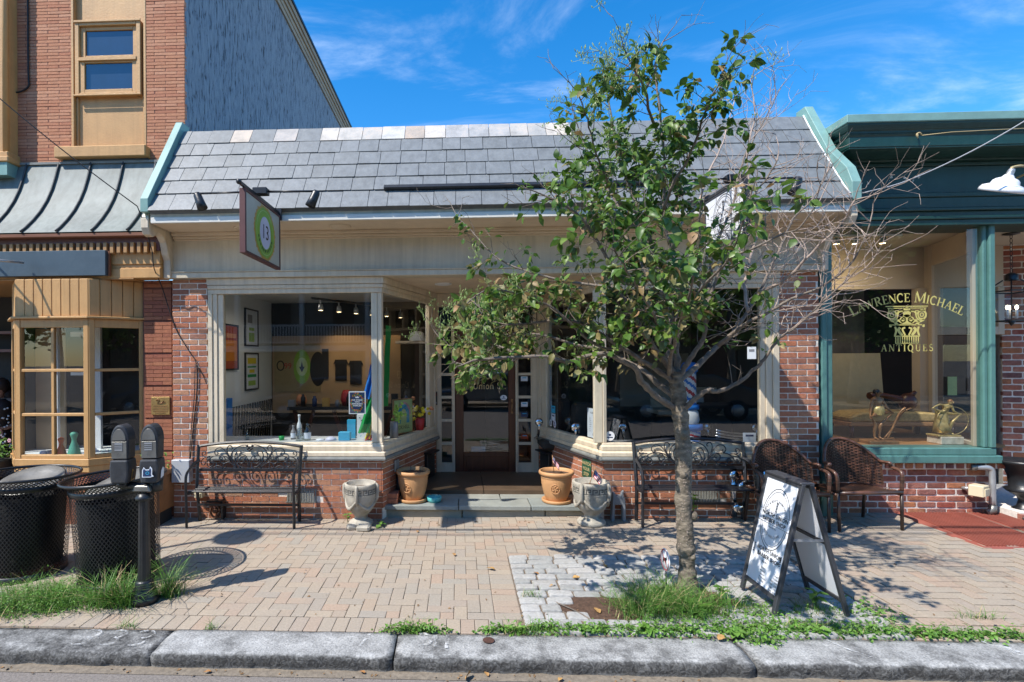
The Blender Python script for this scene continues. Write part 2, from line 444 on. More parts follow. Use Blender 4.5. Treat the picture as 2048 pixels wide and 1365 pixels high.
MT['can_black'] = pmat('can_black', (.011,.012,.013), .36, .2, 14, spec=.5)
MT['gunmetal'] = pmat('gunmetal', (.20,.195,.18), .42, .2, 10, .06, 60, metal=.5)
MT['meter'] = pmat('meter_paint', (.034,.036,.041), .5, .25, 16, .1, 60, dirt=.25, dscale=14, dcol=(.15,.15,.14))
MT['chrome'] = pmat('chrome', (.62,.63,.65), .12, .08, 6, metal=1.0)
MT['galv'] = pmat('galvanised_pipe', (.42,.43,.44), .45, .1, 10, metal=.6)
MT['white_paint'] = pmat('white_paint', (.80,.80,.80), .4, .03, 4)
MT['white_enamel'] = pmat('white_enamel', (.82,.83,.86), .22, .03, 6)
MT['white_panel'] = pmat('white_print_panel', (.83,.84,.88), .4, .01, 4)
MT['ink'] = pmat('black_ink', (.012,.012,.014), .6, .05, 4)
MT['gold'] = pmat('gold_leaf', (.66,.56,.17), .4, .08, 8, metal=.1)
MT['gold_dull'] = pmat('dull_gold', (.52,.40,.2), .5, .08, 8)
MT['terracotta'] = pmat('terracotta', (.54,.285,.125), .6, .12, 7, .12, 60, dirt=.25, dscale=6, dcol=(.42,.26,.14))
MT['concrete'] = pmat('cast_concrete', (.40,.365,.30), .9, .25, 9, .6, 90, dirt=.75, dscale=8, dcol=(.15,.125,.09))
MT['turq'] = pmat('turquoise_glaze', (.115,.47,.46), .22, .05, 8)
MT['grey_plastic'] = pmat('grey_plastic', (.215,.235,.255), .45, .12, 9, .08, 40)
MT['box_grey'] = pmat('grey_box_paint', (.44,.455,.475), .45, .04, 6)
MT['beige_box'] = pmat('beige_plastic', (.66,.58,.40), .45, .05, 6)
MT['rubber'] = pmat('rubber_mat', (.012,.012,.013), .9, .3, 30, .8, 60)
MT['green_sign'] = pmat('green_sign', (.020,.085,.045), .5, .1, 12)
MT['red_steel'] = pmat('red_steel_plate', (.27,.078,.055), .55, .18, 6, .15, 60, dirt=.4, dscale=3, dcol=(.20,.06,.045))
MT['bronze_dark'] = pmat('dark_brown_metal', (.05,.03,.022), .4, .2, 10)
MT['frame_grey'] = pmat('charcoal_frame', (.045,.047,.054), .45, .1, 8, .1, 60)
MT['burgundy'] = pmat('burgundy_frame', (.115,.045,.040), .5, .1, 8)
MT['sign_cream'] = pmat('sign_cream', (.50,.49,.40), .4, .04, 5)
MT['lime'] = pmat('lime_print', (.25,.47,.05), .4, .1, 8)
MT['lime2'] = pmat('pale_lime_print', (.50,.66,.30), .4, .1, 8)
MT['orange_print'] = pmat('orange_print', (.55,.33,.06), .4, .1, 8)
MT['lilac'] = pmat('lilac_print', (.62,.62,.74), .4, .05, 8)
MT['bronze'] = pmat('bronze', (.27,.13,.052), .36, .4, 16, .08, 40, metal=.25)
MT['gilt'] = pmat('gilt_bronze', (.50,.37,.15), .34, .35, 16, .08, 40, metal=.45)
MT['plaque'] = pmat('bronze_plaque', (.36,.23,.085), .42, .2, 14, .15, 60, metal=.6)
MT['copper_lamp'] = pmat('copper_lamp', (.36,.15,.06), .3, .2, 9, metal=.9)
MT['cable'] = pmat('black_cable', (.012,.012,.012), .6, .1, 9)
MT['cable_grey'] = pmat('grey_cable', (.30,.31,.33), .5, .1, 9)
MT['bark'] = pmat('grey_bark', (.185,.152,.112), .92, .6, 17, 1.0, 30, dirt=.75, dscale=13, dcol=(.075,.06,.045), stretch=(1,1,1.7))
MT['bark2'] = pmat('branch_bark', (.185,.15,.12), .9, .4, 22, .8, 60, dirt=.4, dscale=10, dcol=(.08,.065,.055))
MT['twig'] = pmat('pale_twig', (.37,.285,.235), .85, .3, 12, .3, 90)
MT['leaf'] = pmat('green_leaf', (1,1,1), .42, .25, 40, 0, ramp=[(.075,.165,.022),(.115,.225,.03),(.055,.125,.022),(.20,.30,.05),(.095,.19,.026),(.065,.145,.028)], trans=.38, spec=.5)
MT['leaf_dry'] = pmat('dry_leaf', (1,1,1), .55, .35, 45, 0, ramp=[(.16,.19,.055),(.30,.24,.10),(.12,.17,.04),(.36,.21,.10),(.20,.22,.07),(.10,.15,.035)], trans=.28)
MT['bud'] = pmat('pale_green_bud', (.27,.36,.11), .6, .2, 30, trans=.2)
MT['grass'] = pmat('grass_blade', (1,1,1), .5, .2, 20, 0, ramp=[(.10,.24,.035),(.14,.32,.05),(.08,.19,.035),(.20,.34,.07)], trans=.35)
MT['weed'] = pmat('weed_leaf', (1,1,1), .5, .2, 30, 0, ramp=[(.11,.26,.04),(.16,.34,.05),(.22,.38,.08),(.09,.21,.035)], trans=.35)
MT['straw'] = pmat('dry_straw', (.40,.31,.16), .8, .3, 20)
MT['int_white'] = pmat('interior_white', (.74,.76,.76), .7, .04, 2)
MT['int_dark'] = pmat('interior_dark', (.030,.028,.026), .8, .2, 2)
MT['int_tan'] = pmat('interior_tan', (.42,.30,.18), .7, .1, 2)
MT['int_beige'] = pmat('interior_beige', (.55,.46,.35), .7, .05, 2)
MT['int_floor'] = pmat('interior_floor', (.10,.065,.04), .5, .2, 4)
MT['black_frame'] = pmat('black_frame', (.012,.011,.011), .4, .05, 5)
MT['bulb'] = emis('warm_bulb', (1.0,.72,.38), 9)
MT['downlight'] = emis('warm_downlight', (1.0,.74,.36), 5)
MT['candle'] = emis('candle_bulb', (1.0,.85,.6), 6)
MT['glass'] = glass('window_glass', (.87,.90,.90), 1.8, 1.5, .008); MT['glass_street'] = glass('street_window_glass', (.84,.87,.87), 3.0, 1.5, .012)
MT['glass_dark'] = glass('grey_window_glass', (.55,.62,.66), 1.9, 1.5, .05)
MT['glass_clear'] = glass('clear_glass', (.93,.96,.96), 1.0)
for nm, c in dict(blue=(.02,.19,.60), green=(.01,.30,.065), yellow=(.72,.56,.02), red=(.46,.03,.03), flag_red=(.50,.035,.045),
                  flag_blue=(.03,.05,.20), flag_white=(.74,.74,.74), sky_blue=(.04,.38,.60), navy=(.02,.04,.11), pink=(.65,.35,.38),
                  orange_glass=(.70,.12,.02), green_glass=(.10,.42,.28), paper=(.70,.74,.80), skin=(.47,.25,.17), hair=(.045,.025,.018),
                  dress=(.03,.02,.018), ochre=(.50,.29,.07), panel_tan=(.33,.26,.13), lime_paper=(.33,.52,.08), flower_white=(.78,.72,.70),
                  peach=(.60,.25,.12), gray=(.22,.22,.23), apple=(.38,.06,.02), orange=(.62,.20,.02)).items():
    MT[nm] = pmat(nm + '_colour', c, .5, .08, 12)
MT['glass_bottle'] = glass('bottle_glass', (.72,.78,.78), 1.3, 1.5, .06)
MT['car_paint'] = pmat('dark_car_paint', (.02,.022,.026), .12, .05, 3, spec=.8)
MT['car_paint2'] = pmat('silver_car_paint', (.30,.31,.32), .2, .05, 3, metal=.6)
MT['tail'] = pmat('tail_lamp_red', (.45,.01,.01), .2, .05, 3)
MT['opp_wall'] = pmat('clapboard', (.19,.19,.18), .8, .1, 2)
MT['opp_brick'] = pmat('far_brick', (.16,.07,.05), .9, .3, 8)

def stucco():
    """blue painted wall with raised, leaning trowel ridges"""
    m, nt, b = _base('blue_trowelled_stucco'); lk = nt.links.new
    geo = add(nt, "ShaderNodeNewGeometry")
    mp = add(nt, "ShaderNodeMapping")
    mp.inputs['Rotation'].default_value = (radians(-32), 0, 0); mp.inputs['Scale'].default_value = (1, 6.0, 1.2)
    lk(geo.outputs['Position'], mp.inputs[0])
    n = add(nt, "ShaderNodeTexNoise"); n.inputs['Scale'].default_value = 4.2; n.inputs['Detail'].default_value = 6; n.inputs['Roughness'].default_value = .66
    n.inputs['Distortion'].default_value = .5
    lk(mp.outputs[0], n.inputs['Vector'])
    r = add(nt, "ShaderNodeValToRGB"); e = r.color_ramp.elements
    e[0].position = .37; e[0].color = (.035,.05,.072,1); e[1].position = .46; e[1].color = (.225,.285,.35,1)
    x = e.new(.75); x.color = (.34,.40,.465,1)
    lk(n.outputs['Fac'], r.inputs[0]); lk(r.outputs[0], b.inputs['Base Color'])
    bp = add(nt, "ShaderNodeBump"); bp.inputs['Strength'].default_value = 1; bp.inputs['Distance'].default_value = .05
    lk(n.outputs['Fac'], bp.inputs['Height']); lk(bp.outputs[0], b.inputs['Normal'])
    b.inputs['Roughness'].default_value = .7
    return m
MT['stucco_blue'] = stucco()

def wicker():
    m, nt, b = _base('brown_wicker'); lk = nt.links.new
    oi = add(nt, "ShaderNodeTexCoord")
    n = add(nt, "ShaderNodeTexNoise"); n.inputs['Scale'].default_value = 9; n.inputs['Detail'].default_value = 4
    lk(oi.outputs['Object'], n.inputs['Vector'])
    mp = add(nt, "ShaderNodeMapping"); mp.inputs['Scale'].default_value = (1.2, 1.2, 22)
    lk(oi.outputs['Object'], mp.inputs[0])
    n2 = add(nt, "ShaderNodeTexNoise"); n2.inputs['Scale'].default_value = 2.4; n2.inputs['Detail'].default_value = 2
    lk(mp.outputs[0], n2.inputs['Vector'])
    mth = add(nt, "ShaderNodeMath", operation='ADD'); lk(n.outputs['Fac'], mth.inputs[0]); lk(n2.outputs['Fac'], mth.inputs[1])
    r = add(nt, "ShaderNodeValToRGB"); e = r.color_ramp.elements
    r.color_ramp.elements[0].position = .38; e[0].color = (.035,.021,.015,1); e[1].position = .62; e[1].color = (.15,.068,.044,1)
    hf = add(nt, "ShaderNodeMath", operation='MULTIPLY'); hf.inputs[1].default_value = .5
    lk(mth.outputs[0], hf.inputs[0]); lk(hf.outputs[0], r.inputs[0]); lk(r.outputs[0], b.inputs['Base Color'])
    b.inputs['Roughness'].default_value = .32
    return m
MT['wicker'] = wicker()
MT['wicker_dark'] = pmat('dark_wicker_backing', (.03,.017,.012), .5, .4, 60)  # dark sheet behind the weave, closing its gaps
MT['blind_sky_reflection'] = pmat('sky_reflection_blue', (.008,.045,.13), .5, .25, 5)  # navy stands in for the sky's reflection in the upper panes
MT['int_reflection'] = pmat('interior_reflection_tone', (.13,.115,.095), .8, .35, 3, dirt=.6, dscale=2.5, dcol=(.05,.045,.04))  # paler and mottled: street reflections in the panes put into the wall colour
# ------------------------------------------------------------------ pieces (bricks, pavers, setts, slates)
CAM_INV = cam.matrix_world.inverted()
def seen(p, margin=1.06):
    """relative size on the picture of a small piece at p (0 outside the frame); used only to choose which 300 stay single"""
    q = CAM_INV @ Vector(p)
    if q.z > -.2: return 0
    u = q.x/-q.z*1061/1024 - 2*cam_data.shift_x; v = q.y/-q.z*1061/1024 - 2*cam_data.shift_y
    if abs(u) > margin or abs(v) > margin*.667: return 0
    return 1/-q.z

def unit_mesh(name, mat, bev=.06, seg=1):
    bm = bmesh.new(); bmesh.ops.create_cube(bm, size=1)
    if bev: bmesh.ops.bevel(bm, geom=bm.edges[:], offset=bev, segments=seg, affect='EDGES', profile=.6)
    me = bpy.data.meshes.new(name); bm.to_mesh(me); bm.free(); me.materials.append(mat)
    return me

def emit(parent, name, specs, unit, mat, limit=300, label=None):
    """specs: (centre, size, (rx,ry,rz), weight). The largest in the picture become single parts, the rest one 'stuff' part"""
    specs = sorted(specs, key=lambda s: -s[3])
    n = limit if len(specs) > limit else len(specs)
    for c, sz, r, w in specs[:n]:
        place(unit, name, parent, c, sz, r)
    if len(specs) > n:
        mb = MB()
        for c, sz, r, w in specs[n:]:
            m = Matrix.Translation(c) @ Matrix.Rotation(r[2], 4, 'Z') @ Matrix.Rotation(r[1], 4, 'Y') @ Matrix.Rotation(r[0], 4, 'X')
            mb.box(-sz[0]/2, sz[0]/2, -sz[1]/2, sz[1]/2, -sz[2]/2, sz[2]/2, 0, m)
        mb.build(name, mat, parent, kind='stuff', recalc=False)

def brick_specs(org, ang, x0, x1, z0, z1, course=.0667, length=.213, joint=.0115, depth=.05, holes=(), jit=.0015, off=.5, minl=.03, boost=1.0, header=False):
    """running bond on a vertical wall; org = point on the face, ang = turn of the face about Z (0: faces -Y)"""
    rr = random.Random(int(1000*(org[0]+org[1]*3+x0*7+z0*11)))
    U = Vector((cos(ang), sin(ang), 0)); N = Vector((sin(ang), -cos(ang), 0)); O = Vector(org)
    out = []; i = 0; z = z0
    while z < z1 - course*.4:
        h = min(course, z1 - z) - joint
        x = x0 - (length*off if i % 2 else 0) - rr.random()*length*.03
        while x < x1 - .01:
            a, b = max(x, x0), min(x + length - joint, x1)
            if b - a > minl:
                u, w = (a+b)/2, z + (h+joint)/2
                if not any(hx0 < u < hx1 and hz0 < w < hz1 for hx0, hx1, hz0, hz1 in holes):
                    c = O + U*u + N*(-depth/2 + rr.uniform(-jit, jit)) + Vector((0, 0, w + rr.uniform(-jit, jit)*.6))
                    out.append((c, (b-a + rr.uniform(-jit, jit), depth, h + rr.uniform(-jit, jit)), (0, rr.uniform(-.006,.006), ang + rr.uniform(-.006,.006)),
                                seen(c)*boost*(b-a)))
            x += length
        z += course; i += 1
    return out

# ------------------------------------------------------------------ road, kerb, pavement
road = MB().sheet((-40, 3.42, -.1), (80, 0, 0), (0, -9.6, 0)).build('road', MT['asphalt']); tag(road, kind='structure')
far_pave = MB().box(-40, 40, -11.5, -6.18, -.3, .02).build('pavement', MT['paver']); tag(far_pave, kind='structure')
terrain = MB().sheet((-200, -200, -.32), (400, 0, 0), (0, 400, 0)).build('ground', MT['asphalt']); tag(terrain, kind='structure')

kerb = thing('kerb', None, None, (0, 3.5, 0)); tag(kerb, kind='structure')
def kerb_stone(x0, x1, dz, dy, seed):
    rr = random.Random(seed)
    from mathutils import noise
    n = max(6, int((x1-x0)/.045))
    prof = [(3.37,-.16),(3.352,-.095),(3.345,-.06),(3.343,-.028),(3.349,-.010),(3.362,-.002),(3.40,.0),(3.46,.002),(3.53,.003),(3.60,.001),(3.640,-.002),(3.643,-.12)]
    vs = []; fs = []
    for i in range(n+1):
        x = x0 + (x1-x0)*i/n
        e = min(i, n-i)
        for k, (y, z) in enumerate(prof):
            p = Vector((x*9, y*9, z*9 + seed))
            a = noise.noise(p)*.010 + noise.noise(p*2.7)*.006
            rough = 1.5 if k < 5 else .35
            yy = y + dy + (a*1.1*rough if k < 7 else 0)
            zz = z + dz + (a*rough if 3 < k < 11 else 0)
            if e == 0: zz -= .010 if 3 < k < 11 else 0; yy += .006 if k < 6 else 0
            vs.append((x + (noise.noise(Vector((y*14, z*14, seed+5)))*.008 if e == 0 else 0), yy, zz))
    m = len(prof)
    for i in range(n):
        for k in range(m-1):
            fs.append((i*m+k, (i+1)*m+k, (i+1)*m+k+1, i*m+k+1))
    fs.append(list(range(m))[::-1]); fs.append([n*m+k for k in range(m)])
    mb = MB(); mb.add(vs, fs, 0, True)
    o = mb.build('kerb_stone', MT['granite'], kerb)
    return o
for i, (a, b, dz, dy) in enumerate([(-6.5,-4.2,-.004,0),(-4.195,-2.010,-.010,.004),(-2.002,-.436,.002,-.004),(-.424,1.815,-.003,-.002),(1.83,3.72,-.002,.002),(3.728,5.6,0,0),(5.608,8.2,-.003,0)]):
    kerb_stone(a, b, dz, dy, i+3)
gut = MB().sheet((-7, 3.27, -.0965), (15, 0, 0), (0, .10, 0)).build('gutter_silt', pmat('gutter_silt', (.20,.165,.125), 1, .3, 30, .4, 120), None); tag(gut, kind='structure')

def gz(x, y):
    """the pavement climbs a little towards the right-hand shop"""
    return .016*max(0, x)*max(0, (y-3.65))/2.6
side = thing('pavement', None, None, (0, 5, 0)); tag(side, kind='structure')
MB().sheet((-7.5, 3.64, -.0085), (16, 0, 0), (0, 2.86, 0), 16, 6, lambda u, v: (0, 0, gz(-7.5+16*u, 3.64+2.86*v))).build('sand_bed', MT['joint'], side)
PIT = (.45, 3.03, 3.66, 5.09)
GRATE = (5.02, 8.0, 5.27, 6.45)
rr = random.Random(4)
specs = []
def paver(cx, cy, sx, sy):
    if PIT[0]-.005 < cx < PIT[1]+.005 and PIT[2] < cy < PIT[3]+.0: return
    if GRATE[0] < cx and GRATE[2] < cy: return
    c = (cx, cy, -.03 + gz(cx, cy) + rr.uniform(-.002, .0018))
    s = seen(c)
    s = s*s*(3 if -2.6 < cx < 5 else 1)
    specs.append((c, (sx-.0042, sy-.0042, .06), (rr.uniform(-.011,.011), rr.uniform(-.011,.011), rr.uniform(-.012,.012)), s))
for i in range(-70, 80):                          # the soldier course along the kerb
    paver(i*.1+.05, 3.747, .1, .2)
for y in range(12):                               # courses beside the tree pit
    paver(.348, 3.9 + y*.1, .197, .1); paver(3.145, 3.9 + y*.1, .2, .1)
y0 = 3.85
def free(i, j):
    cx, cy = i*.1+.1, y0+j*.1+.05
    return 0 <= j < 26 and not (cy < 5.10 and .245 < cx < 3.255)
def herring(i, j):
    """the two cells of the paver that covers cell i, j"""
    k = (i-j) % 4
    return {0: ((i,j),(i+1,j)), 1: ((i-1,j),(i,j)), 3: ((i,j),(i,j+1)), 2: ((i,j-1),(i,j))}[k]
done = set()
for i in range(-70, 80):
    for j in range(0, 26):
        if not free(i, j) or (i, j) in done: continue
        A, B = herring(i, j)
        if free(*A) and free(*B):
            done.add(A); done.add(B)
            paver((A[0]+B[0])*.05+.10, y0+(A[1]+B[1])*.05+.05, .1+.1*(B[0]-A[0]), .1+.1*(B[1]-A[1]))
        else: done.add((i, j)); paver(i*.1+.10, y0+j*.1+.05, .1, .1)
emit(side, 'paver', specs, unit_mesh('paver', MT['paver'], .035), MT['paver'])

# the tree pit: rows of granite setts, a patch of bare soil
pit = thing('tree_pit', None, None, (1.74, 4.35, 0)); tag(pit, kind='structure')
MB().sheet((.44, 3.64, -.014), (2.6, 0, 0), (0, 1.46, 0), 4, 4, lambda u, v: (0, 0, gz(.44+2.6*u, 3.64+1.46*v))).build('soil_bed', MT['soil'], pit)
def soil_patch(cx, cy, rx, ry, h, seed):
    from mathutils import noise
    mb = MB(); n = 26
    vs = [(cx, cy, h)]; fs = []
    for j in range(1, 7):
        t = j/6
        for k in range(n):
            a = 2*pi*k/n
            w = 1 + .22*noise.noise(Vector((cos(a)*1.5, sin(a)*1.5, seed)))
            x, y = cx + rx*t*w*cos(a), cy + ry*t*w*sin(a)
            vs.append((x, y, h*(1-t*t) - .006*t + .014*noise.noise(Vector((x*14, y*14, seed)))*(1-t*.6)))
    for k in range(n):
        fs.append((0, 1+k, 1+(k+1) % n))
        for j in range(5):
            a, b = 1+j*n+k, 1+j*n+(k+1) % n
            fs.append((a, a+n, b+n, b))
    mb.add(vs, fs, 0, True)
    return mb.build('soil_patch', MT['soil'], pit)
soil_patch(1.10, 4.07, .37, .21, .018, 2); soil_patch(1.80, 4.20, .42, .28, .02, 8)
rr = random.Random(9); specs = []
y = 5.09; row = 0
while y > 3.70:
    d = rr.uniform(.098, .125)
    x = .45 - (rr.random()*.1 if row % 2 else 0)
    while x < 3.03:
        w = rr.uniform(.15, .25)
        a, b = max(x, .45), min(x+w, 3.03)
        cx, cy = (a+b)/2, y-d/2
        bare = ((cx-1.10)/.33)**2 + ((cy-4.07)/.18)**2 < 1 or ((cx-1.80)/.30)**2 + ((cy-4.22)/.2)**2 < 1
        if b-a > .06 and not bare:
            c = (cx, cy, -.035 + gz(cx, cy) + rr.uniform(-.006, .009))
            specs.append((c, (b-a-.012, d-.012, .09), (rr.uniform(-.05,.05), rr.uniform(-.05,.05), rr.uniform(-.06,.06)), seen(c)))
        x += w
    y -= d; row += 1
emit(pit, 'granite_sett', specs, unit_mesh('granite_sett', MT['cobble'], .16, 2), MT['cobble'])

# white paint marks on the kerb
def stroke(mb, pts, w, z, mi=0):
    """flat painted stroke on a horizontal surface"""
    P = [Vector((p[0], p[1], z)) for p in pts]
    vs = []
    for i, p in enumerate(P):
        t = (P[min(i+1, len(P)-1)] - P[max(i-1, 0)]).normalized()
        nrm = Vector((-t.y, t.x, 0)); ww = w*(.75 + .5*random.Random(i*7+len(P)).random())
        vs += [p + nrm*ww/2, p - nrm*ww/2]
    mb.add(vs, [(2*i, 2*i+1, 2*i+3, 2*i+2) for i in range(len(P)-1)], mi)
mk = MB(); zz = .0085
def arc(cx, cy, rx, ry, a0, a1, n=9): return [(cx+rx*cos(radians(a0+(a1-a0)*k/n)), cy+ry*sin(radians(a0+(a1-a0)*k/n))) for k in range(n+1)]
stroke(mk, arc(-.255, 3.545, .055, .075, 120, -120), .026, zz)
stroke(mk, [(-.17,3.60),(-.168,3.46)], .022, zz); stroke(mk, [(-.085,3.605),(-.095,3.44)], .022, zz)
stroke(mk, [(-.62,3.61),(-.66,3.45)], .018, zz)
for x in (-2.55,-2.36,-2.17):
    stroke(mk, arc(x, 3.56, .06, .05, 150, -60), .017, zz-.004); stroke(mk, arc(x-.02, 3.47, .07, .05, 70, -110), .017, zz-.004)
stroke(mk, [(2.42,3.62),(2.47,3.52),(2.56,3.42)], .016, zz); stroke(mk, [(3.43,3.64),(3.50,3.53),(3.56,3.40)], .06, zz)
mk.build('painted_mark', worn_paint('chalky_paint', (.66,.66,.65), .46, .66, 26), kerb, recalc=False)
kerb_hole = MB().lathe([(.001,.008),(.026,.008),(.036,.009),(.04,.0085)], (.185, 3.545, 0), 14).build('kerb_hole', pmat('rusty_hole', (.07,.03,.02), .9, .4, 40), kerb)
# ------------------------------------------------------------------ the low brick shop in the middle
F = 6.20
shop = thing('shop_building', 'low brick and cream shop with slate mansard roof between its two neighbours', 'shop building', (.3, 6.2, 0))
BR = unit_mesh('brick', MT['brick'], .05)
OBL_L = ((-.905, 6.20), (-.345, 7.86)); OBL_R = ((1.655, 6.20), (1.165, 7.86))
aL = math.atan2(OBL_L[1][1]-OBL_L[0][1], OBL_L[1][0]-OBL_L[0][0]); lenL = math.hypot(OBL_L[1][0]-OBL_L[0][0], OBL_L[1][1]-OBL_L[0][1])
aR = math.atan2(OBL_R[0][1]-OBL_R[1][1], OBL_R[0][0]-OBL_R[1][0]); lenR = math.hypot(OBL_R[1][0]-OBL_R[0][0], OBL_R[1][1]-OBL_R[0][1])
sp = []
sp += brick_specs((-3.42, F, 0), 0, 0, .425, .0, 2.85, boost=3)
sp += brick_specs((3.645, F, 0), 0, 0, .44, .0, 2.85, boost=3)
sp += brick_specs((-2.995, F, 0), 0, .0, 2.075, .0, .695, holes=[(.93,1.32,.195,.36)])
sp += brick_specs((1.665, F, 0), 0, .0, 1.98, .0, .695, holes=[(.93,1.32,.195,.36)])
sp += brick_specs((OBL_L[0][0], F, 0), aL, .0, lenL, .13, .695, boost=.5)
sp += brick_specs((OBL_R[1][0], OBL_R[1][1], 0), aR, .0, lenR, .13, .695, boost=.5)
emit(shop, 'brick', sp, BR, MT['brick'])
for a, b, y, d, z1 in ((-3.415,-2.998,.006,.3,2.85),(3.648,4.08,.006,.3,2.85),(-2.996,-.925,.0065,.22,.70),(1.668,3.646,.0065,.22,.70)):
    MB().box(a, b, F+y, F+d, -.05, z1).build('mortar', MT['mortar'], shop)
MB().box(.008, lenL, .0065, .2, 0, .70, 0, Matrix.Translation((OBL_L[0][0], F, 0)) @ rot_z(aL)).build('mortar', MT['mortar'], shop)
MB().box(0, lenR-.008, .0065, .2, 0, .70, 0, Matrix.Translation((OBL_R[1][0], OBL_R[1][1], 0)) @ rot_z(aR)).build('mortar', MT['mortar'], shop)

# foundation vents
for x in (-2.065+.195, 1.665+.93+.195):
    v = MB().box(x-.19, x+.19, F+.012, F+.05, .2, .355).build('foundation_vent', MT['concrete'], shop)
    g = MB()
    for k in range(12): g.box(x-.175+k*.0305, x-.158+k*.0305, F-.006, F+.01, .205, .35)
    g.box(x-.19, x+.19, F-.004, F+.011, .348, .36); g.box(x-.19, x+.19, F-.004, F+.011, .195, .207)
    g.build('grille', MT['stone_sill'], v)

# bluestone ledges and cream sills
def run_box(mb, p0, p1, t0, t1, z0, z1, e0=0, e1=0, mi=0):
    """box along p0-p1, from t0 (in front, to the right-hand side) to t1"""
    p0, p1 = Vector((*p0, 0)), Vector((*p1, 0)); d = (p1-p0); ln = d.length; a = math.atan2(d.y, d.x)
    mb.box(-e0, ln+e1, t0, t1, z0, z1, mi, Matrix.Translation(p0) @ rot_z(a))
PTS_L = [(-2.985, F), (-.905, F), (-.345, 7.86)]
PTS_R = [(1.165, 7.86), (1.655, F), (3.645, F)]
def mitre(pts, offs, prof_z, mat, name, parent=shop, ends=True):
    """a moulding swept along the plan polyline; offs/prof_z: profile points (distance to the front, z)"""
    P = [Vector((*p, 0)) for p in pts]; n = len(P); m = len(offs); vs = []
    for i in range(n):
        d0 = (P[i]-P[i-1]).normalized() if i else (P[1]-P[0]).normalized()
        d1 = (P[i+1]-P[i]).normalized() if i < n-1 else d0
        n0 = Vector((d0.y, -d0.x, 0)); n1 = Vector((d1.y, -d1.x, 0))
        b = (n0+n1).normalized(); k = 1/max(.3, b.dot(n0))
        for o, z in zip(offs, prof_z): vs.append(P[i] + b*(o*k) + Vector((0,0,z)))
    fs = []
    for i in range(n-1):
        for k in range(m):
            k2 = (k+1) % m
            fs.append((i*m+k, (i+1)*m+k, (i+1)*m+k2, i*m+k2))
    if ends: fs += [list(range(m)), [(n-1)*m+k for k in range(m)][::-1]]
    mb = MB(); mb.add(vs, fs)
    return mb.build(name, mat, parent, bevel=.004)
for P in (PTS_L, PTS_R):
    mitre(P, [.055,.06,.05,-.08,-.08], [.698,.72,.745,.748,.697], MT['stone_sill'], 'stone_ledge')
    mitre(P, [.045,.045,.02,.018,-.02,-.02], [.749,.795,.80,.815,.815,.749], MT['cream'], 'window_sill')
    mitre(P, [.02,.022,.008,.005,-.06,-.06], [.816,.865,.872,.9,.9,.816], MT['cream'], 'sill_rail')
# window heads, three fascias
    mitre(P, [.028,.034,.02,.02,-.05,-.05], [2.775,2.85,2.852,2.853,2.853,2.775], MT['cream'], 'head_board')
    mitre(P, [.016,.02,.012,-.05,-.05], [2.725,2.765,2.774,2.774,2.725], MT['cream'], 'head_board')
    mitre(P, [.004,.004,-.05,-.05], [2.67,2.724,2.724,2.67], MT['cream'], 'head_board')
def casing(x0, x1, name='casing'):
    n = 3 if x1-x0 > .12 else 1
    mb = MB(); w = (x1-x0)/n
    return mb, w, n
for k, (a, b, y) in enumerate([(-2.982,-2.93,-.012),(-2.93,-2.875,.002),(-2.875,-2.805,.016),(3.44,3.50,.016),(3.50,3.57,.002),(3.57,3.643,-.012)]):
    MB().box(a, b-.0006, F+y, F+.08, .9005, 2.669).build('window_casing', MT['cream'], shop, bevel=.005)
cz = MB(); cz.box(-1.032, -.96, F+.004, F+.07, .9005, 2.669); cz.box(-.9595, -.905, F+.012, F+.07, .9005, 2.669)
cz.build('corner_post', MT['frieze'], shop, bevel=.006)
cz = MB(); cz.box(1.655, 1.672, F+.012, F+.07, .9005, 2.669); cz.box(1.557, 1.6545, F+.004, F+.06, .9005, 2.669)
cz.build('corner_post', MT['frieze'], shop, bevel=.006)
# oblique stiles at the inner ends
for org, a, ln, far in ((OBL_L[0], aL, lenL, 1), (OBL_R[1], aR, lenR, 0)):
    m = Matrix.Translation((org[0], org[1], 0)) @ rot_z(a)
    mb = MB()
    if far: mb.box(ln-.26, ln-.02, -.002, .05, .9005, 2.669, 0, m); mb.box(ln-.10, ln+.0, -.02, -.0025, .9005, 2.669, 0, m); mb.box(.0, .05, .004, .05, .9005, 2.669, 0, m)
    else: mb.box(.02, .26, -.002, .05, .9005, 2.669, 0, m); mb.box(0, .10, -.02, -.0025, .9005, 2.669, 0, m); mb.box(ln-.05, ln, .004, .05, .9005, 2.669, 0, m)
    mb.build('window_stile', MT['cream'], shop, bevel=.005)
    gl = MB()
    if far: gl.sheet((.05, .03, .9), (ln-.31, 0, 0), (0, 0, 1.77))
    else: gl.sheet((.26, .03, .9), (ln-.31, 0, 0), (0, 0, 1.77))
    gl.v = [tuple(m @ Vector(p)) for p in gl.v]
    gl.build('window_pane', MT['glass'], shop, recalc=False)
MB().sheet((-2.806, F+.045, .9), (1.776, 0, 0), (0, 0, 1.77)).build('window_pane', MT['glass'], shop, recalc=False)
MB().sheet((1.67, F+.045, .9), (1.772, 0, 0), (0, 0, 1.77)).build('window_pane', MT['glass_street'], shop, recalc=False)

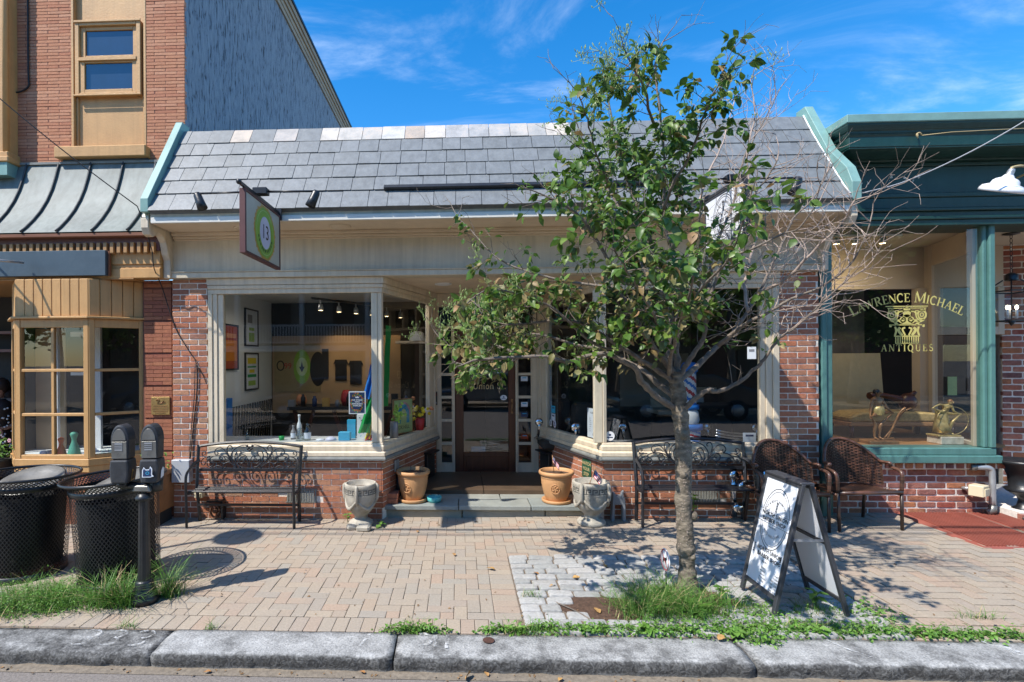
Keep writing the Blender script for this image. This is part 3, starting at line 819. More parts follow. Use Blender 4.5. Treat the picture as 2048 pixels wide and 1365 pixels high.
# frieze, band, crown, soffit
MB().box(-3.40, 4.07, F-.035, F+.2, 2.932, 3.30).build('frieze_board', MT['frieze'], shop)
mb = MB(); mb.box(-3.40, 4.07, F-.075, F+.15, 2.854, 2.918); mb.box(-3.40, 4.07, F-.09, F+.15, 2.9185, 2.9315)
mb.build('frieze_band', MT['frieze'], shop, bevel=.004)
MB().box(-3.36, 4.06, 5.675, F+.2, 3.385, 3.41).build('soffit_board', MT['soffit'], shop)
mb = MB()
for k, (y, z0, z1) in enumerate([(6.085,3.345,3.3845),(6.115,3.315,3.3447),(6.14,3.30,3.3148)]): mb.box(-3.365, 4.055, y, F+.1, z0, z1)
mb.build('crown_moulding', MT['soffit'], shop, bevel=.006)
mb = MB(); mb.box(-3.37, 4.07, 5.672, 5.72, 3.40, 3.51); mb.build('fascia_board', MT['frieze'], shop, bevel=.004)
mb = MB(); mb.box(-3.35, 4.05, 5.645, 5.671, 3.38, 3.445); mb.build('fascia_moulding', pmat('bright_cream', (.74,.71,.63), .4, .04, 6), shop, bevel=.005)
MB().box(-3.37, 4.07, 5.660, 5.72, 3.5105, 3.525).build('drip_edge', MT['soffit'], shop)
# end brackets and pilaster strips
for x0, x1 in ((-3.47,-3.385),(4.06,4.13)):
    pr = [(5.70,3.50),(5.66,3.44),(5.66,3.34),(5.70,3.27),(5.76,3.255),(5.81,3.29),(5.86,3.33),(5.95,3.31),(6.02,3.25),(6.06,3.12),(6.10,3.06),(6.10,2.85),(6.2,2.85),(6.2,3.50)]
    mb = MB(); mb.prism(pr, (x0, 0, 0), (0,1,0), (0,0,1), x1-x0)
    mb.build('eave_bracket', MT['cream'], shop, bevel=.006)
for x, y in ((-2.42,5.93),(-1.33,5.93),(3.30,5.93)):
    l = MB().lathe([(.125,3.384),(.125,3.376),(.105,3.372),(.10,3.379),(.085,3.381),(.08,3.376),(.06,3.374),(.001,3.375)], (x,y,0), 24).build('soffit_light', MT['soffit'], shop)
# slates
RY0, RZ0, RY1, RZ1 = 5.65, 3.535, 6.385, 4.665
sl = math.hypot(RY1-RY0, RZ1-RZ0); pitch = math.atan2(RZ1-RZ0, RY1-RY0)
dv = Vector((0, cos(pitch), sin(pitch))); nv = Vector((0, -sin(pitch), cos(pitch)))
US = unit_mesh('roof_slate', MT['slate'], .02); UW = unit_mesh('weathered_slate', MT['slate_old'], .02)
rr = random.Random(21)
rows = 6; exp = sl/rows
for r in range(rows):
    x = -3.36 - (rr.uniform(.08,.18) if r % 2 else 0)
    while x < 4.04:
        w = rr.choice((.21,.235,.25,.26,.275,.29))
        a, b = max(x, -3.36), min(x+w, 4.04)
        if b - a > .03:
            top = r == rows-1
            t = (r+.5)*exp + .012 - (.028 if r == 0 else 0)
            lift = .016 + rr.uniform(-.0025,.0025)
            flare = [.012,.012,.004,.002,0,0][r]
            c = Vector(((a+b)/2, RY0, RZ0)) + dv*t + nv*lift
            old = top and (a+b)/2 < 1.3 and rr.random() < .8
            place(UW if old else US, 'roof_slate', shop, c, (b-a-.006, exp+(.07 if r == 0 else .03)+rr.uniform(-.006,.004), .009),
                  (pitch - .038 - flare*2 + rr.uniform(-.006,.006), 0, rr.uniform(-.008,.008)))
        x += w
MB().prism([(RY0-.002, RZ0-.012),(RY1, RZ1-.01),(RY1+.4, RZ1-.02),(RY1+.4,3.42),(RY0+.06,3.42)], (-3.37,0,0), (0,1,0), (0,0,1), 7.43).build('roof', MT['slate'], shop)
MB().box(-3.37, 4.06, RY1+.02, 12, 4.3, 4.62).build('flat_roof', MT['asphalt'], shop)
c = Vector((.62, RY0, RZ0)) + dv*(exp*1.02) + nv*.04
MB().cbox(c, (2.85, .05, .045), 0, 0, pitch).build('snow_guard', MT['black_iron'], shop, bevel=.004)
# copper covered parapets at both ends
for s, x0, x1 in ((-1, -3.45, -3.362), (1, 4.045, 4.14)):
    bot = [(RY0-.02, 3.50),(RY0+.02,3.62)]
    poly = [(5.62,3.50),(5.62,3.645),(6.36,4.80),(6.52,4.80),(6.55,3.50)] if s < 0 else [(5.62,3.50),(5.62,3.68),(5.70,3.86),(5.98,4.16),(6.36,4.80),(6.52,4.80),(6.55,3.50)]
    pw = MB().prism(poly, (x0,0,0), (0,1,0), (0,0,1), x1-x0).build('parapet', MT['verdigris'], shop, bevel=.004)
fl = MB(); fl.tube([(4.035,5.63,3.56),(4.03,5.72,3.68),(4.028,5.95,4.03),(4.03,6.2,4.42),(4.035,6.37,4.70)], .008, 6); fl.build('flashing', MT['white_paint'], shop)

# recessed doorway
rb = MB()
y = F+.12; k = 0
while y < 7.85:
    f0 = (y-F)/(7.86-F); xl = -.905+.56*f0; xr = 1.655-.49*f0
    MB().box(xl-.03, xr+.03, y+.002, y+.085, 2.854, 2.874).build('ceiling_board', MT['soffit'], shop, bevel=.005)
    y += .087; k += 1
MB().box(-1.05, 1.8, F+.1, 7.95, 2.8745, 2.9).build('ceiling_backing', MT['soffit'], shop)
l = MB().lathe([(.11,2.853),(.11,2.843),(.09,2.839),(.08,2.848),(.001,2.848)], (-.20,6.85,0), 24).build('recessed_light', MT['white_paint'], shop)
DY = 7.90
mb = MB()
for a, b in ((-.345,-.285),(-.095,-.068),(.832,.858),(1.08,1.165)): mb.box(a, b, DY-.02, DY+.1, .16, 2.335)
mb.box(-.345, 1.165, DY-.02, DY+.1, 2.336, 2.372); mb.box(-.345, 1.165, DY-.02, DY+.1, 2.66, 2.85)
for a in (-.345,.0-.022,.255,.535,.815,1.10): mb.box(a, a+.044, DY-.012, DY+.1, 2.3725, 2.6595)
mb.build('door_frame', MT['cream'], shop, bevel=.004)
for k, a in enumerate((-.301,.022,.299,.579,.859)):
    MB().sheet((a, DY+.02, 2.372), (.235 if k < 4 else .24, 0, 0), (0, 0, .288)).build('transom_pane', MT['glass'], shop, recalc=False)
for a, b in ((-.2848,-.0952),(.8582,1.0798)):
    mb = MB(); zs = [.16,.335,.60,.64,.945,.985,1.29,1.33,1.63,1.67,1.975,2.01,2.335]
    mb.box(a, b, DY, DY+.06, .16, .335)
    for z0, z1 in ((.60,.64),(.945,.985),(1.29,1.33),(1.63,1.67),(1.975,2.01)): mb.box(a, b, DY, DY+.06, z0, z1)
    mb.box(a, a+.018, DY+.001, DY+.06, .3355, 2.335); mb.box(b-.018, b, DY+.001, DY+.06, .3355, 2.335)
    sl_ = mb.build('sidelight_frame', MT['cream'], shop, bevel=.003)
    for z0, z1 in ((.335,.60),(.64,.945),(.985,1.29),(1.33,1.63),(1.67,1.975),(2.01,2.335)):
        MB().sheet((a+.016, DY+.03, z0), (b-a-.032, 0, 0), (0, 0, z1-z0)).build('pane', MT['glass'], sl_, recalc=False)
mb = MB()
mb.box(-.066, .062, DY+.02, DY+.07, .175, 2.33); mb.box(.728, .83, DY+.02, DY+.07, .175, 2.33)
mb.box(.0622, .7278, DY+.02, DY+.07, 2.215, 2.33); mb.box(.0622, .7278, DY+.02, DY+.07, .175, .49)
door = mb.build('door', MT['wood_door'], shop, bevel=.006)
MB().sheet((.06, DY+.045, .488), (.67, 0, 0), (0, 0, 1.73)).build('door_pane', MT['glass_dark'], door, recalc=False)
MB().box(.10, .69, DY+.005, DY+.0195, .24, .43).build('kick_panel', MT['wood_door'], door, bevel=.01)
h = MB(); h.box(.765,.795,DY+.006,DY+.0195,1.06,1.28); h.tube([(.78,DY+.0,1.10),(.78,DY-.05,1.12),(.78,DY-.05,1.2),(.78,DY,1.24)],.008,8)
h.build('handle', MT['bronze'], door)
# stone platform with flags, riser stones
rs = [(-.93,.02),(.03,1.0),(1.01,1.50)]
for a, b in rs: MB().box(a, b, 6.30, 6.5, -.05, .095).build('riser_stone', MT['riser'], shop, bevel=.012)
fg = [(-.95,-.02,6.255,6.62),(-.01,.83,6.255,6.60),(.84,1.53,6.255,6.62),(-.85,-.28,6.63,7.1),(-.27,.50,6.61,7.1),(.51,1.45,6.63,7.1),(-.8,.25,7.11,7.9),(.26,1.4,7.11,7.9)]
for a, b, c0, d in fg: MB().box(a, b, c0, d, .0965, .15+RND.uniform(-.003,.003)).build('flagstone', MT['flag'], shop, bevel=.006)
MB().box(-.1, .9, 7.82, 7.99, .14, .178).build('threshold', MT['stone_sill'], shop, bevel=.004)
# two loose bricks beside the step are things, see the street objects
# body of the building behind
MB().box(-3.456, -3.4165, 6.33, 9.3, 0, 4.3).build('party_wall', MT['int_dark'], shop); MB().box(4.082, 4.126, 6.33, 9.3, 0, 4.3).build('party_wall', MT['int_dark'], shop)
MB().box(-3.36, 4.05, 12.0, 12.2, -.1, 4.6).build('rear_wall', MT['int_dark'], shop)
# ------------------------------------------------------------------ tan and orange brick building on the left
lb = thing('corner_building', 'orange brick building with tan trim, curved metal roof and blue stucco side wall', 'building', (-4.6, 6.55, 0))
WY = 6.55
UR = unit_mesh('roman_brick', MT['brick_roman'], .05)
sp = []
kw = dict(course=.0405, length=.29, joint=.005, depth=.05)
sp += brick_specs((-5.64, WY, 0), 0, 0, .765, 4.40, 6.62, boost=3, **kw)
sp += brick_specs((-3.962, WY, 0), 0, 0, .528, 4.40, 6.62, boost=3, **kw)
emit(lb, 'brick', sp, UR, MT['brick_roman'])
mb = MB(); mb.box(-5.66, -4.889, WY+.003, WY+.35, 4.2, 6.63); mb.box(-3.965, -3.437, WY+.003, WY+.35, 4.2, 6.63)
mb.box(-9, -3.437, WY+.004, WY+.35, 6.632, 9.0); mb.box(-9, -5.662, WY+.004, WY+.35, 2.9, 6.6315)
mb.build('mortar', MT['mortar_red'], lb)
MB().box(-3.60, -3.434, WY+.01, 40, 2.0, 9.0).build('side_wall', MT['stucco_blue'], lb)
mb = MB()
for x, z0, z1 in ((-3.40,8.70,8.80),(-3.385,8.801,8.90),(-3.355,8.901,8.99),(-3.325,8.991,9.10)): mb.box(-3.6, x, WY-.3, 40, z0, z1)
mb.build('side_cornice', pmat('cornice_paint', (.36,.30,.21), .7, .12, 4, .1, 30, dirt=.4, dscale=3, dcol=(.16,.10,.06)), lb)
MB().box(-3.6, -3.30, WY-.3, 40, 9.101, 9.16).build('side_cornice', MT['black_frame'], lb)
# upper window set in a tan panel
mb = MB(); mb.box(-4.871, -3.9635, WY+.052, WY+.2, 4.55, 9); mb.build('window_panel', MT['tan'], lb)
mb = MB(); mb.box(-4.905, -4.872, WY-.006, WY+.069, 4.58, 9); mb.box(-3.9625, -3.93, WY-.006, WY+.069, 4.58, 9)
mb.box(-4.868, -4.84, WY+.03, WY+.069, 4.58, 5.25); mb.box(-3.995, -3.966, WY+.03, WY+.069, 4.58, 5.25); mb.box(-4.839, -3.996, WY+.04, WY+.069, 4.58, 4.625)
mb.build('panel_trim', MT['tan'], lb, bevel=.004)
mb = MB(); mb.box(-5.06, -3.885, WY-.11, WY+.02, 4.437, 4.577); mb.build('window_sill', MT['tan'], lb, bevel=.01)
MB().box(-5.0, -3.9, WY-.03, WY, 4.395, 4.436).build('sill_flashing', MT['slate_board'], lb)
wn = MB()
wn.box(-4.855,-4.80,WY-.01,WY+.069,5.258,6.193); wn.box(-4.055,-4.0,WY-.01,WY+.069,5.258,6.193); wn.box(-4.7995,-4.0555,WY-.01,WY+.069,6.14,6.193); wn.box(-4.7995,-4.0555,WY-.01,WY+.069,5.258,5.29)
wn.box(-4.86,-3.99,WY-.025,WY-.011,6.175,6.205); wn.box(-4.87,-3.985,WY-.03,WY-.0105,5.24,5.262)
w = wn.build('window', MT['tan'], lb, bevel=.005)
sh = MB()
for z0, z1, y in ((5.73,6.139,.022),(5.2905,5.715,.004)):
    sh.box(-4.799,-4.735,WY+y,WY+y+.035,z0,z1); sh.box(-4.115,-4.0565,WY+y,WY+y+.035,z0,z1); sh.box(-4.7345,-4.1155,WY+y,WY+y+.035,z1-.045,z1); sh.box(-4.7345,-4.1155,WY+y,WY+y+.035,z0,z0+.045)
sh.box(-4.80,-4.05,WY-.02,WY+.003,5.69,5.735)
sh.build('sash', MT['tan'], w, bevel=.004)
for z0, z1, y in ((5.77,6.10,.040),(5.33,5.675,.022)):
    MB().sheet((-4.74, WY+y, z0), (.63,0,0), (0,0,z1-z0)).build('pane', MT['glass_up'] if 'glass_up' in MT else MT['glass_dark'], w, recalc=False)
MB().box(-4.78,-4.07,WY+.0445,WY+.0505,5.30,6.13).build('blind', MT['blind_sky_reflection'], w)
# upper bay on the far left
mb = MB()
for z0, z1, o in ((4.50,9,0),(4.43,4.499,.03),(4.36,4.429,.06)):
    mb.box(-8, -5.615+o, WY-.16-o, WY+.2, z0, z1)
mb.build('upper_bay', MT['tan'], lb, bevel=.01)
MB().tube([(-5.635,WY-.155,4.5),(-5.635,WY-.155,9)], .035, 12).build('bay_column', MT['tan'], lb)
MB().box(-8, -5.585, WY-.20, WY+.2, 4.20, 4.359).build('bay_base', MT['verdigris'], lb)
# curved standing seam roof
prof = [(6.53,4.385),(6.50,4.29),(6.46,4.16),(6.40,4.00),(6.32,3.84),(6.22,3.685),(6.11,3.55),(6.00,3.435),(5.93,3.372)]
seams = [-5.89,-5.47,-5.05,-4.63,-4.21,-3.79,-3.47]
for a, b in zip(seams, seams[1:]):
    mb = MB(); vs = []
    for y, z in prof: vs += [(a+.003, y, z), (b-.003, y, z)]
    n = len(prof)
    mb.add(vs, [(2*i, 2*i+2, 2*i+3, 2*i+1) for i in range(n-1)], 0, True)
    o = mb.build('roof_panel', MT['copper_roof'], lb)
for a in seams[:-1]:
    MB().tube([(a, y-.012, z+.012) for y, z in prof], .014, 5).build('standing_seam', MT['seam'], lb)
MB().prism([(6.54,4.30),(6.50,4.02),(6.38,3.74),(6.16,3.47),(6.02,3.345),(6.56,3.345)], (-9,0,0), (0,1,0), (0,0,1), 5.53).build('roof_backing', MT['seam'], lb)
MB().box(-5.62, -3.44, WY-.045, WY-.001, 4.376, 4.405).build('flashing', MT['stone_sill'], lb)
# cornice with dentils
mb = MB(); mb.box(-9, -3.475, 5.935, 6.2, 3.315, 3.362); mb.build('cornice_moulding', MT['rust'], lb, bevel=.008)
mb = MB(); mb.box(-9, -3.475, 6.03, 6.2, 3.165, 3.3145); mb.build('cornice_board', MT['maroon'], lb)
ud = unit_mesh('dentil', MT['tan2'], .06)
x = -5.95
while x < -3.49:
    place(ud, 'dentil', lb, (x, 6.012, 3.195), (.042, .05, .125)); x += .0805
mb = MB(); mb.box(-9, -3.475, 6.045, 6.25, 3.01, 3.1645); mb.box(-9, -3.475, 6.06, 6.25, 2.965, 3.0095); mb.box(-9, -3.475, 6.042, 6.25, 2.85, 2.9645)
mb.build('entablature', MT['tan'], lb, bevel=.005)
MB().box(-9, -3.79, 6.035, 7.6, 2.838, 2.8495).build('porch_ceiling', MT['tan2'], lb)
MB().box(-7.5, -4.07, 5.955, 6.019, 2.872, 3.164).build('sign_board', MT['slate_board'], lb, bevel=.004)
mb = MB(); mb.box(-4.065, -4.045, 5.99, 6.019, 2.872, 3.16); mb.build('board_edge', MT['rust'], lb)
# shop bay window: boards above, three rows of panes, sill
BAY = [(-5.50,6.32),(-5.14,5.95),(-4.27,5.95),(-3.82,6.30)]
def seg_frame(k):
    p, q = BAY[k], BAY[k+1]
    return Matrix.Translation((p[0],p[1],0)) @ rot_z(math.atan2(q[1]-p[1], q[0]-p[0])), math.hypot(q[0]-p[0], q[1]-p[1])
for k in range(3):
    m, ln = seg_frame(k)
    nb = max(4, round(ln/.11)); w = ln/nb
    for i in range(nb):
        MB().box(i*w+.002, (i+1)*w-.002, -.004, .03, 2.405, 2.836, 0, m).build('bead_board', MT['tan'], lb, bevel=.006)
    mb = MB(); e = .02
    mb.box(-e, ln+e, -.05, .05, 2.374, 2.403, 0, m); mb.build('cap_moulding', MT['tan'], lb, bevel=.006)
    fr = MB()
    fr.box(0, .058, -.012, .055, .757, 2.372, 0, m); fr.box(ln-.058, ln, -.012, .055, .757, 2.372, 0, m)
    fr.box(.0585, ln-.0585, -.006, .05, 2.275, 2.372, 0, m); fr.box(.0585, ln-.0585, -.006, .05, .757, .80, 0, m)
    for z in (1.265, 1.778): fr.box(.0585, ln-.0585, -.001, .045, z-.017, z+.017, 0, m)
    if k == 1: fr.box(ln/2-.018, ln/2+.018, .0015, .0475, .8005, 2.2745, 0, m)
    f = fr.build('bay_window', MT['tan'], lb, bevel=.004)
    for z0, z1 in ((.80,1.25),(1.28,1.763),(1.793,2.277)):
        cols = ((.05, ln/2), (ln/2, ln-.05)) if k == 1 else ((.05, ln-.05),)
        for a, b in cols:
            g = MB(); g.sheet((a, .025, z0), (b-a,0,0), (0,0,z1-z0)); g.v = [tuple(m @ Vector(p)) for p in g.v]
            g.build('pane', MT['glass'], f, recalc=False)
    mb = MB(); mb.box(-.02, ln+.02, -.03, .06, .675, .7565, 0, m); mb.box(-.015, ln+.015, -.018, .06, .60, .6745, 0, m)
    mb.build('bay_sill', MT['tan'], lb, bevel=.005)
    sp = []
    o = m.translation
    sp += brick_specs((o.x, o.y, 0), m.to_euler().z, 0, ln, 0, .60, course=.05, length=.29, joint=.006, boost=1)
    emit(lb, 'brick', sp, UR, MT['brick_brown'], limit=0)
    MB().box(.01, ln-.01, .006, .1, 0, .60, 0, m).build('mortar', MT['mortar_red'], lb)
MB().prism([(-5.48,6.9),(-5.46,6.35),(-5.12,5.99),(-4.28,5.99),(-3.83,6.33),(-3.83,6.9)], (0,0,.735), (1,0,0), (0,1,0), .02).build('display_shelf', MT['int_white'], lb)
MB().prism([(-5.48,6.9),(-5.46,6.35),(-5.12,5.99),(-4.28,5.99),(-3.83,6.33),(-3.83,6.9)], (0,0,2.38), (1,0,0), (0,1,0), .02).build('bay_ceiling', MT['tan2'], lb)
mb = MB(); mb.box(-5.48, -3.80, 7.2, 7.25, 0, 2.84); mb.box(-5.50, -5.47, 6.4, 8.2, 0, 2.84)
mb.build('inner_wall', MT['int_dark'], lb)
mb = MB(); mb.box(-4.72,-4.60,6.62,6.66,.755,2.38); mb.build('inner_post', MT['white_paint'], lb)
mb = MB(); mb.box(-5.05,-5.01,6.42,6.46,.755,2.38); mb.box(-5.0,-4.73,6.63,6.65,2.2,2.26); mb.box(-5.0,-4.73,6.63,6.65,1.7,1.74); mb.build('inner_frame', MT['white_paint'], lb)
MB().box(-5.44,-5.05,6.60,6.62,.755,2.3).build('inner_panel', MT['int_tan'], lb)
# brick pier with recessed bands
sp = []
for k in range(8):
    z0 = .02 + k*.392; z1 = min(z0+.372, 2.845)
    if z0 < 2.8: sp += brick_specs((-3.795, 6.25, 0), 0, 0, .335, z0, z1, course=.0465, length=.23, joint=.005, depth=.05, boost=1)
emit(lb, 'brick', sp, UR, MT['brick_brown'], limit=0)
MB().box(-3.815, -3.462, 6.262, 6.6, 0, 2.85).build('mortar', MT['mortar_red'], lb)
# recessed doorway at the far left
mb = MB(); mb.box(-9, -5.5, 7.6, 7.7, 0, 2.84); mb.build('recess_wall', MT['int_dark'], lb)
mb = MB()
for z in (1.15,1.5,2.02,2.28): mb.box(-7.5, -5.52, 7.35, 7.598, z, z+.04)
mb.build('shelf', MT['maroon'], lb)
# bronze plaque on the pier
pq = MB().box(-3.705, -3.478, 6.232, 6.2495, 1.232, 1.447).build('bronze_plaque', MT['plaque'], org=(-3.59,6.24,1.34), bevel=.003)
tag(pq, 'small bronze plaque with raised lettering on the narrow brown brick pier', 'plaque')
t = MB()
for k, w in enumerate((.17,.19,.19,.18,.13)): t.box(-3.59-w/2, -3.59+w/2, 6.2285, 6.2318, 1.335-k*.021, 1.342-k*.021)
t.tube([(-3.64,6.229,1.40),(-3.62,6.229,1.425),(-3.60,6.229,1.405),(-3.63,6.229,1.375),(-3.58,6.229,1.37),(-3.55,6.229,1.395),(-3.56,6.229,1.37),(-3.53,6.229,1.385)], .006, 5)
t.build('raised_lettering', MT['bronze'], pq)
# ------------------------------------------------------------------ teal antiques shop on the right
rbd = thing('antiques_building', 'teal trimmed antiques shop with heavy cornice and red brick base on the right', 'shop building', (5.3, 6.3, 0))
UO = unit_mesh('old_brick', MT['brick_old'], .09, 1)
GY = 6.32
sp = brick_specs((4.28, GY, 0), 0, 0, 1.77, .06, .585, course=.0745, length=.218, joint=.015, jit=.004, boost=3)
x = 4.29
while x < 6.09:
    c = Vector((x+.05, GY+.035, .632)); sp.append((c, (.092, .18, .066), (RND.uniform(-.02,.02), RND.uniform(-.02,.02), RND.uniform(-.02,.02)), seen(c)*2)); x += .112
wa = radians(-14)
sp += brick_specs((7.30, 7.44, 0), wa, 0, 1.3, .1, 3.36, course=.082, length=.225, joint=.016, jit=.004, boost=.9)
sp += brick_specs((6.12, 6.05, 0), 0, 0, 1.6, -.02, .16, course=.085, length=.12, joint=.014, jit=.004, boost=1)
emit(rbd, 'brick', sp, UO, MT['brick_old'])
MB().box(4.275, 6.045, GY+.008, GY+.2, 0, .596).build('mortar', MT['mortar_white'], rbd); MB().box(4.275, 6.10, GY-.045, GY+.2, .597, .667).build('mortar', MT['mortar_white'], rbd)
MB().box(0, 1.4, .008, .3, 0, 3.4, 0, Matrix.Translation((7.30,7.44,0)) @ rot_z(wa)).build('mortar', MT['mortar_white'], rbd); MB().box(6.125, 7.8, 6.058, 7.4, -.05, .162).build('mortar', MT['mortar_white'], rbd)
# teal posts and sill
mb = MB(); mb.box(4.128, 4.195, 6.222, 6.5, .02, 3.395); mb.box(4.1955, 4.273, 6.25, 6.5, .02, 3.395); mb.build('post', MT['teal'], rbd, bevel=.012)
mb = MB(); mb.box(5.935, 5.985, 6.262, 6.36, .837, 3.395); mb.box(5.9855, 6.052, 6.235, 6.37, .837, 3.395); mb.build('post', MT['teal'], rbd, bevel=.012)
mb = MB(); mb.box(4.2735, 6.06, 6.245, 6.5, .755, .836); mb.box(4.2735, 6.10, 6.215, 6.5, .668, .7545); mb.build('window_sill', MT['teal'], rbd, bevel=.008)
MB().sheet((4.27, 6.30, .834), (1.68,0,0), (0,0,2.53)).build('window_pane', MT['glass'], rbd, recalc=False)
# entablature
mb = MB()
for y, z0, z1 in ((6.19,3.35,3.415),(6.17,3.4155,3.45),(6.20,3.4505,3.51),(6.165,3.5105,3.545),(6.19,3.5455,3.665),(6.175,3.6655,3.715),(6.215,3.7155,4.02),(6.19,4.0205,4.06),(6.13,4.0605,4.11)):
    mb.box(4.145, 9, y, 6.6, z0, z1)
mb.build('frieze', MT['dteal'], rbd, bevel=.006)
CP = [(4.47,6.9),(4.47,6.15),(9,6.15)]
mitre(CP, [.02,.10,.20,.255,.255,.02], [4.08,4.085,4.10,4.115,4.131,4.131], MT['dteal'], 'cornice', rbd)
mitre(CP, [.26,.26,.27,.275,.02,.02], [4.132,4.24,4.255,4.27,4.27,4.132], MT['dteal'], 'cornice', rbd)
mitre(CP, [.272,.275,.285,.30,.312,.315,.02,.02], [4.271,4.30,4.30,4.325,4.35,4.37,4.37,4.271], MT['dteal'], 'cornice', rbd)
mitre(CP, [.32,.325,.325,.02,.02], [4.371,4.38,4.46,4.47,4.371], MT['verdigris'], 'cornice_cap', rbd)
MB().box(4.3, 9, 6.4, 14, 4.2, 4.36).build('roof', MT['asphalt'], rbd)
mb = MB(); mb.prism([(0,0),(.10,.0),(.14,-.10),(.10,-.16),(.02,-.2),(0,-.2)], (4.42,6.19,4.07), (0,-1,0), (0,0,1), .12); mb.build('bracket', MT['dteal'], rbd, bevel=.01)
rr = random.Random(5); peel = pmat('peeled_paint', (.55,.53,.46), .9, .2, 40)
for px, pz, s in ((4.90,3.905,.03),(5.05,3.895,.034),(5.20,3.91,.034),(4.88,3.87,.012),(5.13,3.845,.016),(5.14,3.865,.02),(5.045,3.845,.01),(4.58,3.845,.02),(4.645,3.84,.02),(4.64,3.86,.012)):
    n = 7; pts = [(px + s*.5*(.5+rr.random())*cos(2*pi*k/n), pz + s*.5*(.5+rr.random())*sin(2*pi*k/n)) for k in range(n)]
    pt = MB(); pt.add([(x, 6.2135, z) for x, z in pts], [list(range(n))]); pt.build('peeled_patch', peel, rbd, recalc=False)
# porch ceiling, door and frame in the alcove
y = 6.40
while y < 7.5:
    MB().box(5.9 if y < 6.5 else 6.02, 9, y, y+.083, 3.365, 3.38).build('ceiling_board', MT['int_beige'], rbd, bevel=.004); y += .086
MB().box(5.9, 9, 6.38, 7.6, 3.3805, 3.41).build('ceiling_backing', MT['int_beige'], rbd)
DY2 = 7.42
mb = MB(); mb.box(6.34, 7.30, DY2, DY2+.1, 2.80, 3.364); mb.box(6.34, 6.47, DY2-.012, DY2+.1, 2.165, 2.7995); mb.box(7.22, 7.30, DY2-.012, DY2+.1, 2.165, 2.7995)
mb.box(6.4705, 7.2195, DY2-.012, DY2+.1, 2.165, 2.27); mb.box(6.34, 6.42, DY2-.013, DY2+.1, .12, 2.164)
mb.build('door_frame', MT['int_beige'], rbd, bevel=.004)
MB().sheet((6.46, DY2+.03, 2.26), (.77,0,0), (0,0,.55)).build('transom_pane', MT['glass_dark'], rbd, recalc=False)
mb = MB(); mb.box(6.425, 6.53, DY2+.02, DY2+.07, .15, 2.16); mb.box(7.10, 7.21, DY2+.02, DY2+.07, .15, 2.16); mb.box(6.5305, 7.0995, DY2+.02, DY2+.07, 2.03, 2.16); mb.box(6.5305, 7.0995, DY2+.02, DY2+.07, .15, .85)
d = mb.build('door', MT['wood_door'], rbd, bevel=.006)
MB().sheet((6.525, DY2+.05, .845), (.58,0,0), (0,0,1.19)).build('door_pane', MT['glass_dark'], d, recalc=False)
MB().box(6.58,6.70,DY2+.012,DY2+.0195,1.35,1.60).build('notice', MT['lime2'], d); MB().box(6.88,7.02,DY2+.012,DY2+.0195,1.40,1.58).build('notice', MT['gray'], d)
MB().box(7.2105, 7.31, DY2+.15, DY2+.3, .1, 3.36).build('jamb', MT['int_dark'], rbd)
# oblique side window of the display
p, q = (5.96, 6.37), (6.34, 7.40)
a = math.atan2(q[1]-p[1], q[0]-p[0]); ln = math.hypot(q[0]-p[0], q[1]-p[1]); m = Matrix.Translation((p[0],p[1],0)) @ rot_z(a)
mb = MB(); mb.box(0, .06, -.03, .03, .836, 3.36, 0, m); mb.box(ln-.10, ln, -.03, .03, .836, 3.36, 0, m); mb.box(.0605, ln-.1005, -.025, .025, 3.08, 3.36, 0, m); mb.box(.0605, ln-.1005, -.025, .025, .836, .88, 0, m)
mb.build('side_window_frame', MT['int_beige'], rbd, bevel=.004)
g = MB(); g.sheet((.06,0,.88), (ln-.16,0,0), (0,0,2.2)); g.v = [tuple(m @ Vector(v)) for v in g.v]; g.build('window_pane', MT['glass'], rbd, recalc=False)
mb = MB(); mb.box(.05, ln, -.03, .05, .0, .835, 0, m); mb.build('side_base', MT['wood_door'], rbd)
# the display room
mb = MB(); mb.box(4.27, 6.4, 6.5, 9.2, .80, .834); mb.build('display_floor', MT['wood'], rbd)
MB().box(4.26, 6.42, 6.40, 9.2, 3.36, 3.40).build('display_ceiling', MT['int_beige'], rbd)
mb = MB(); mb.box(4.15, 4.262, 6.505, 9.2, .0, 3.36); mb.build('party_wall', MT['int_beige'], rbd)
mb = MB(); mb.box(4.263, 6.36, 8.6, 8.7, .834, 3.359); mb.build('back_wall', MT['int_reflection'], rbd)
mb = MB(); mb.box(4.263, 6.36, 7.5, 7.56, 2.80, 3.359); mb.box(6.22, 6.36, 7.43, 7.56, .84, 2.7995); mb.build('partition', MT['int_beige'], rbd)
mb = MB(); mb.box(7.3, 9, 8.6, 8.7, 0, 3.4); mb.box(4.15, 9, 9.2, 9.3, 0, 4.3); mb.build('rear_wall', MT['int_dark'], rbd)
tr = MB(); tr.box(4.50, 5.35, 6.62, 6.65, 3.335, 3.358); track = tr.build('light_track', MT['white_paint'], rbd)
for x in (4.58, 4.80, 5.12):
    s = MB().lathe([(.001,.0),(.035,.0),(.04,-.07),(.033,-.075)], (x, 6.63, 3.32), 12).build('track_light', MT['galv'], rbd)
    MB().lathe([(.001,-.072),(.033,-.0735)], (x, 6.63, 3.32), 12).build('bulb', MT['bulb'], s)
    ld = bpy.data.lights.new('spot_light', 'SPOT'); ld.energy = 13; ld.color = (1,.78,.5); ld.spot_size = radians(150); ld.spot_blend = .9; ld.shadow_soft_size = .04
    lo_ = bpy.data.objects.new('spot_light', ld); COL.objects.link(lo_); lo_.parent = rbd; lo_.location = Vector((x, 6.66, 3.22)) - rbd.location; lo_.rotation_euler = (radians(35),0,0)
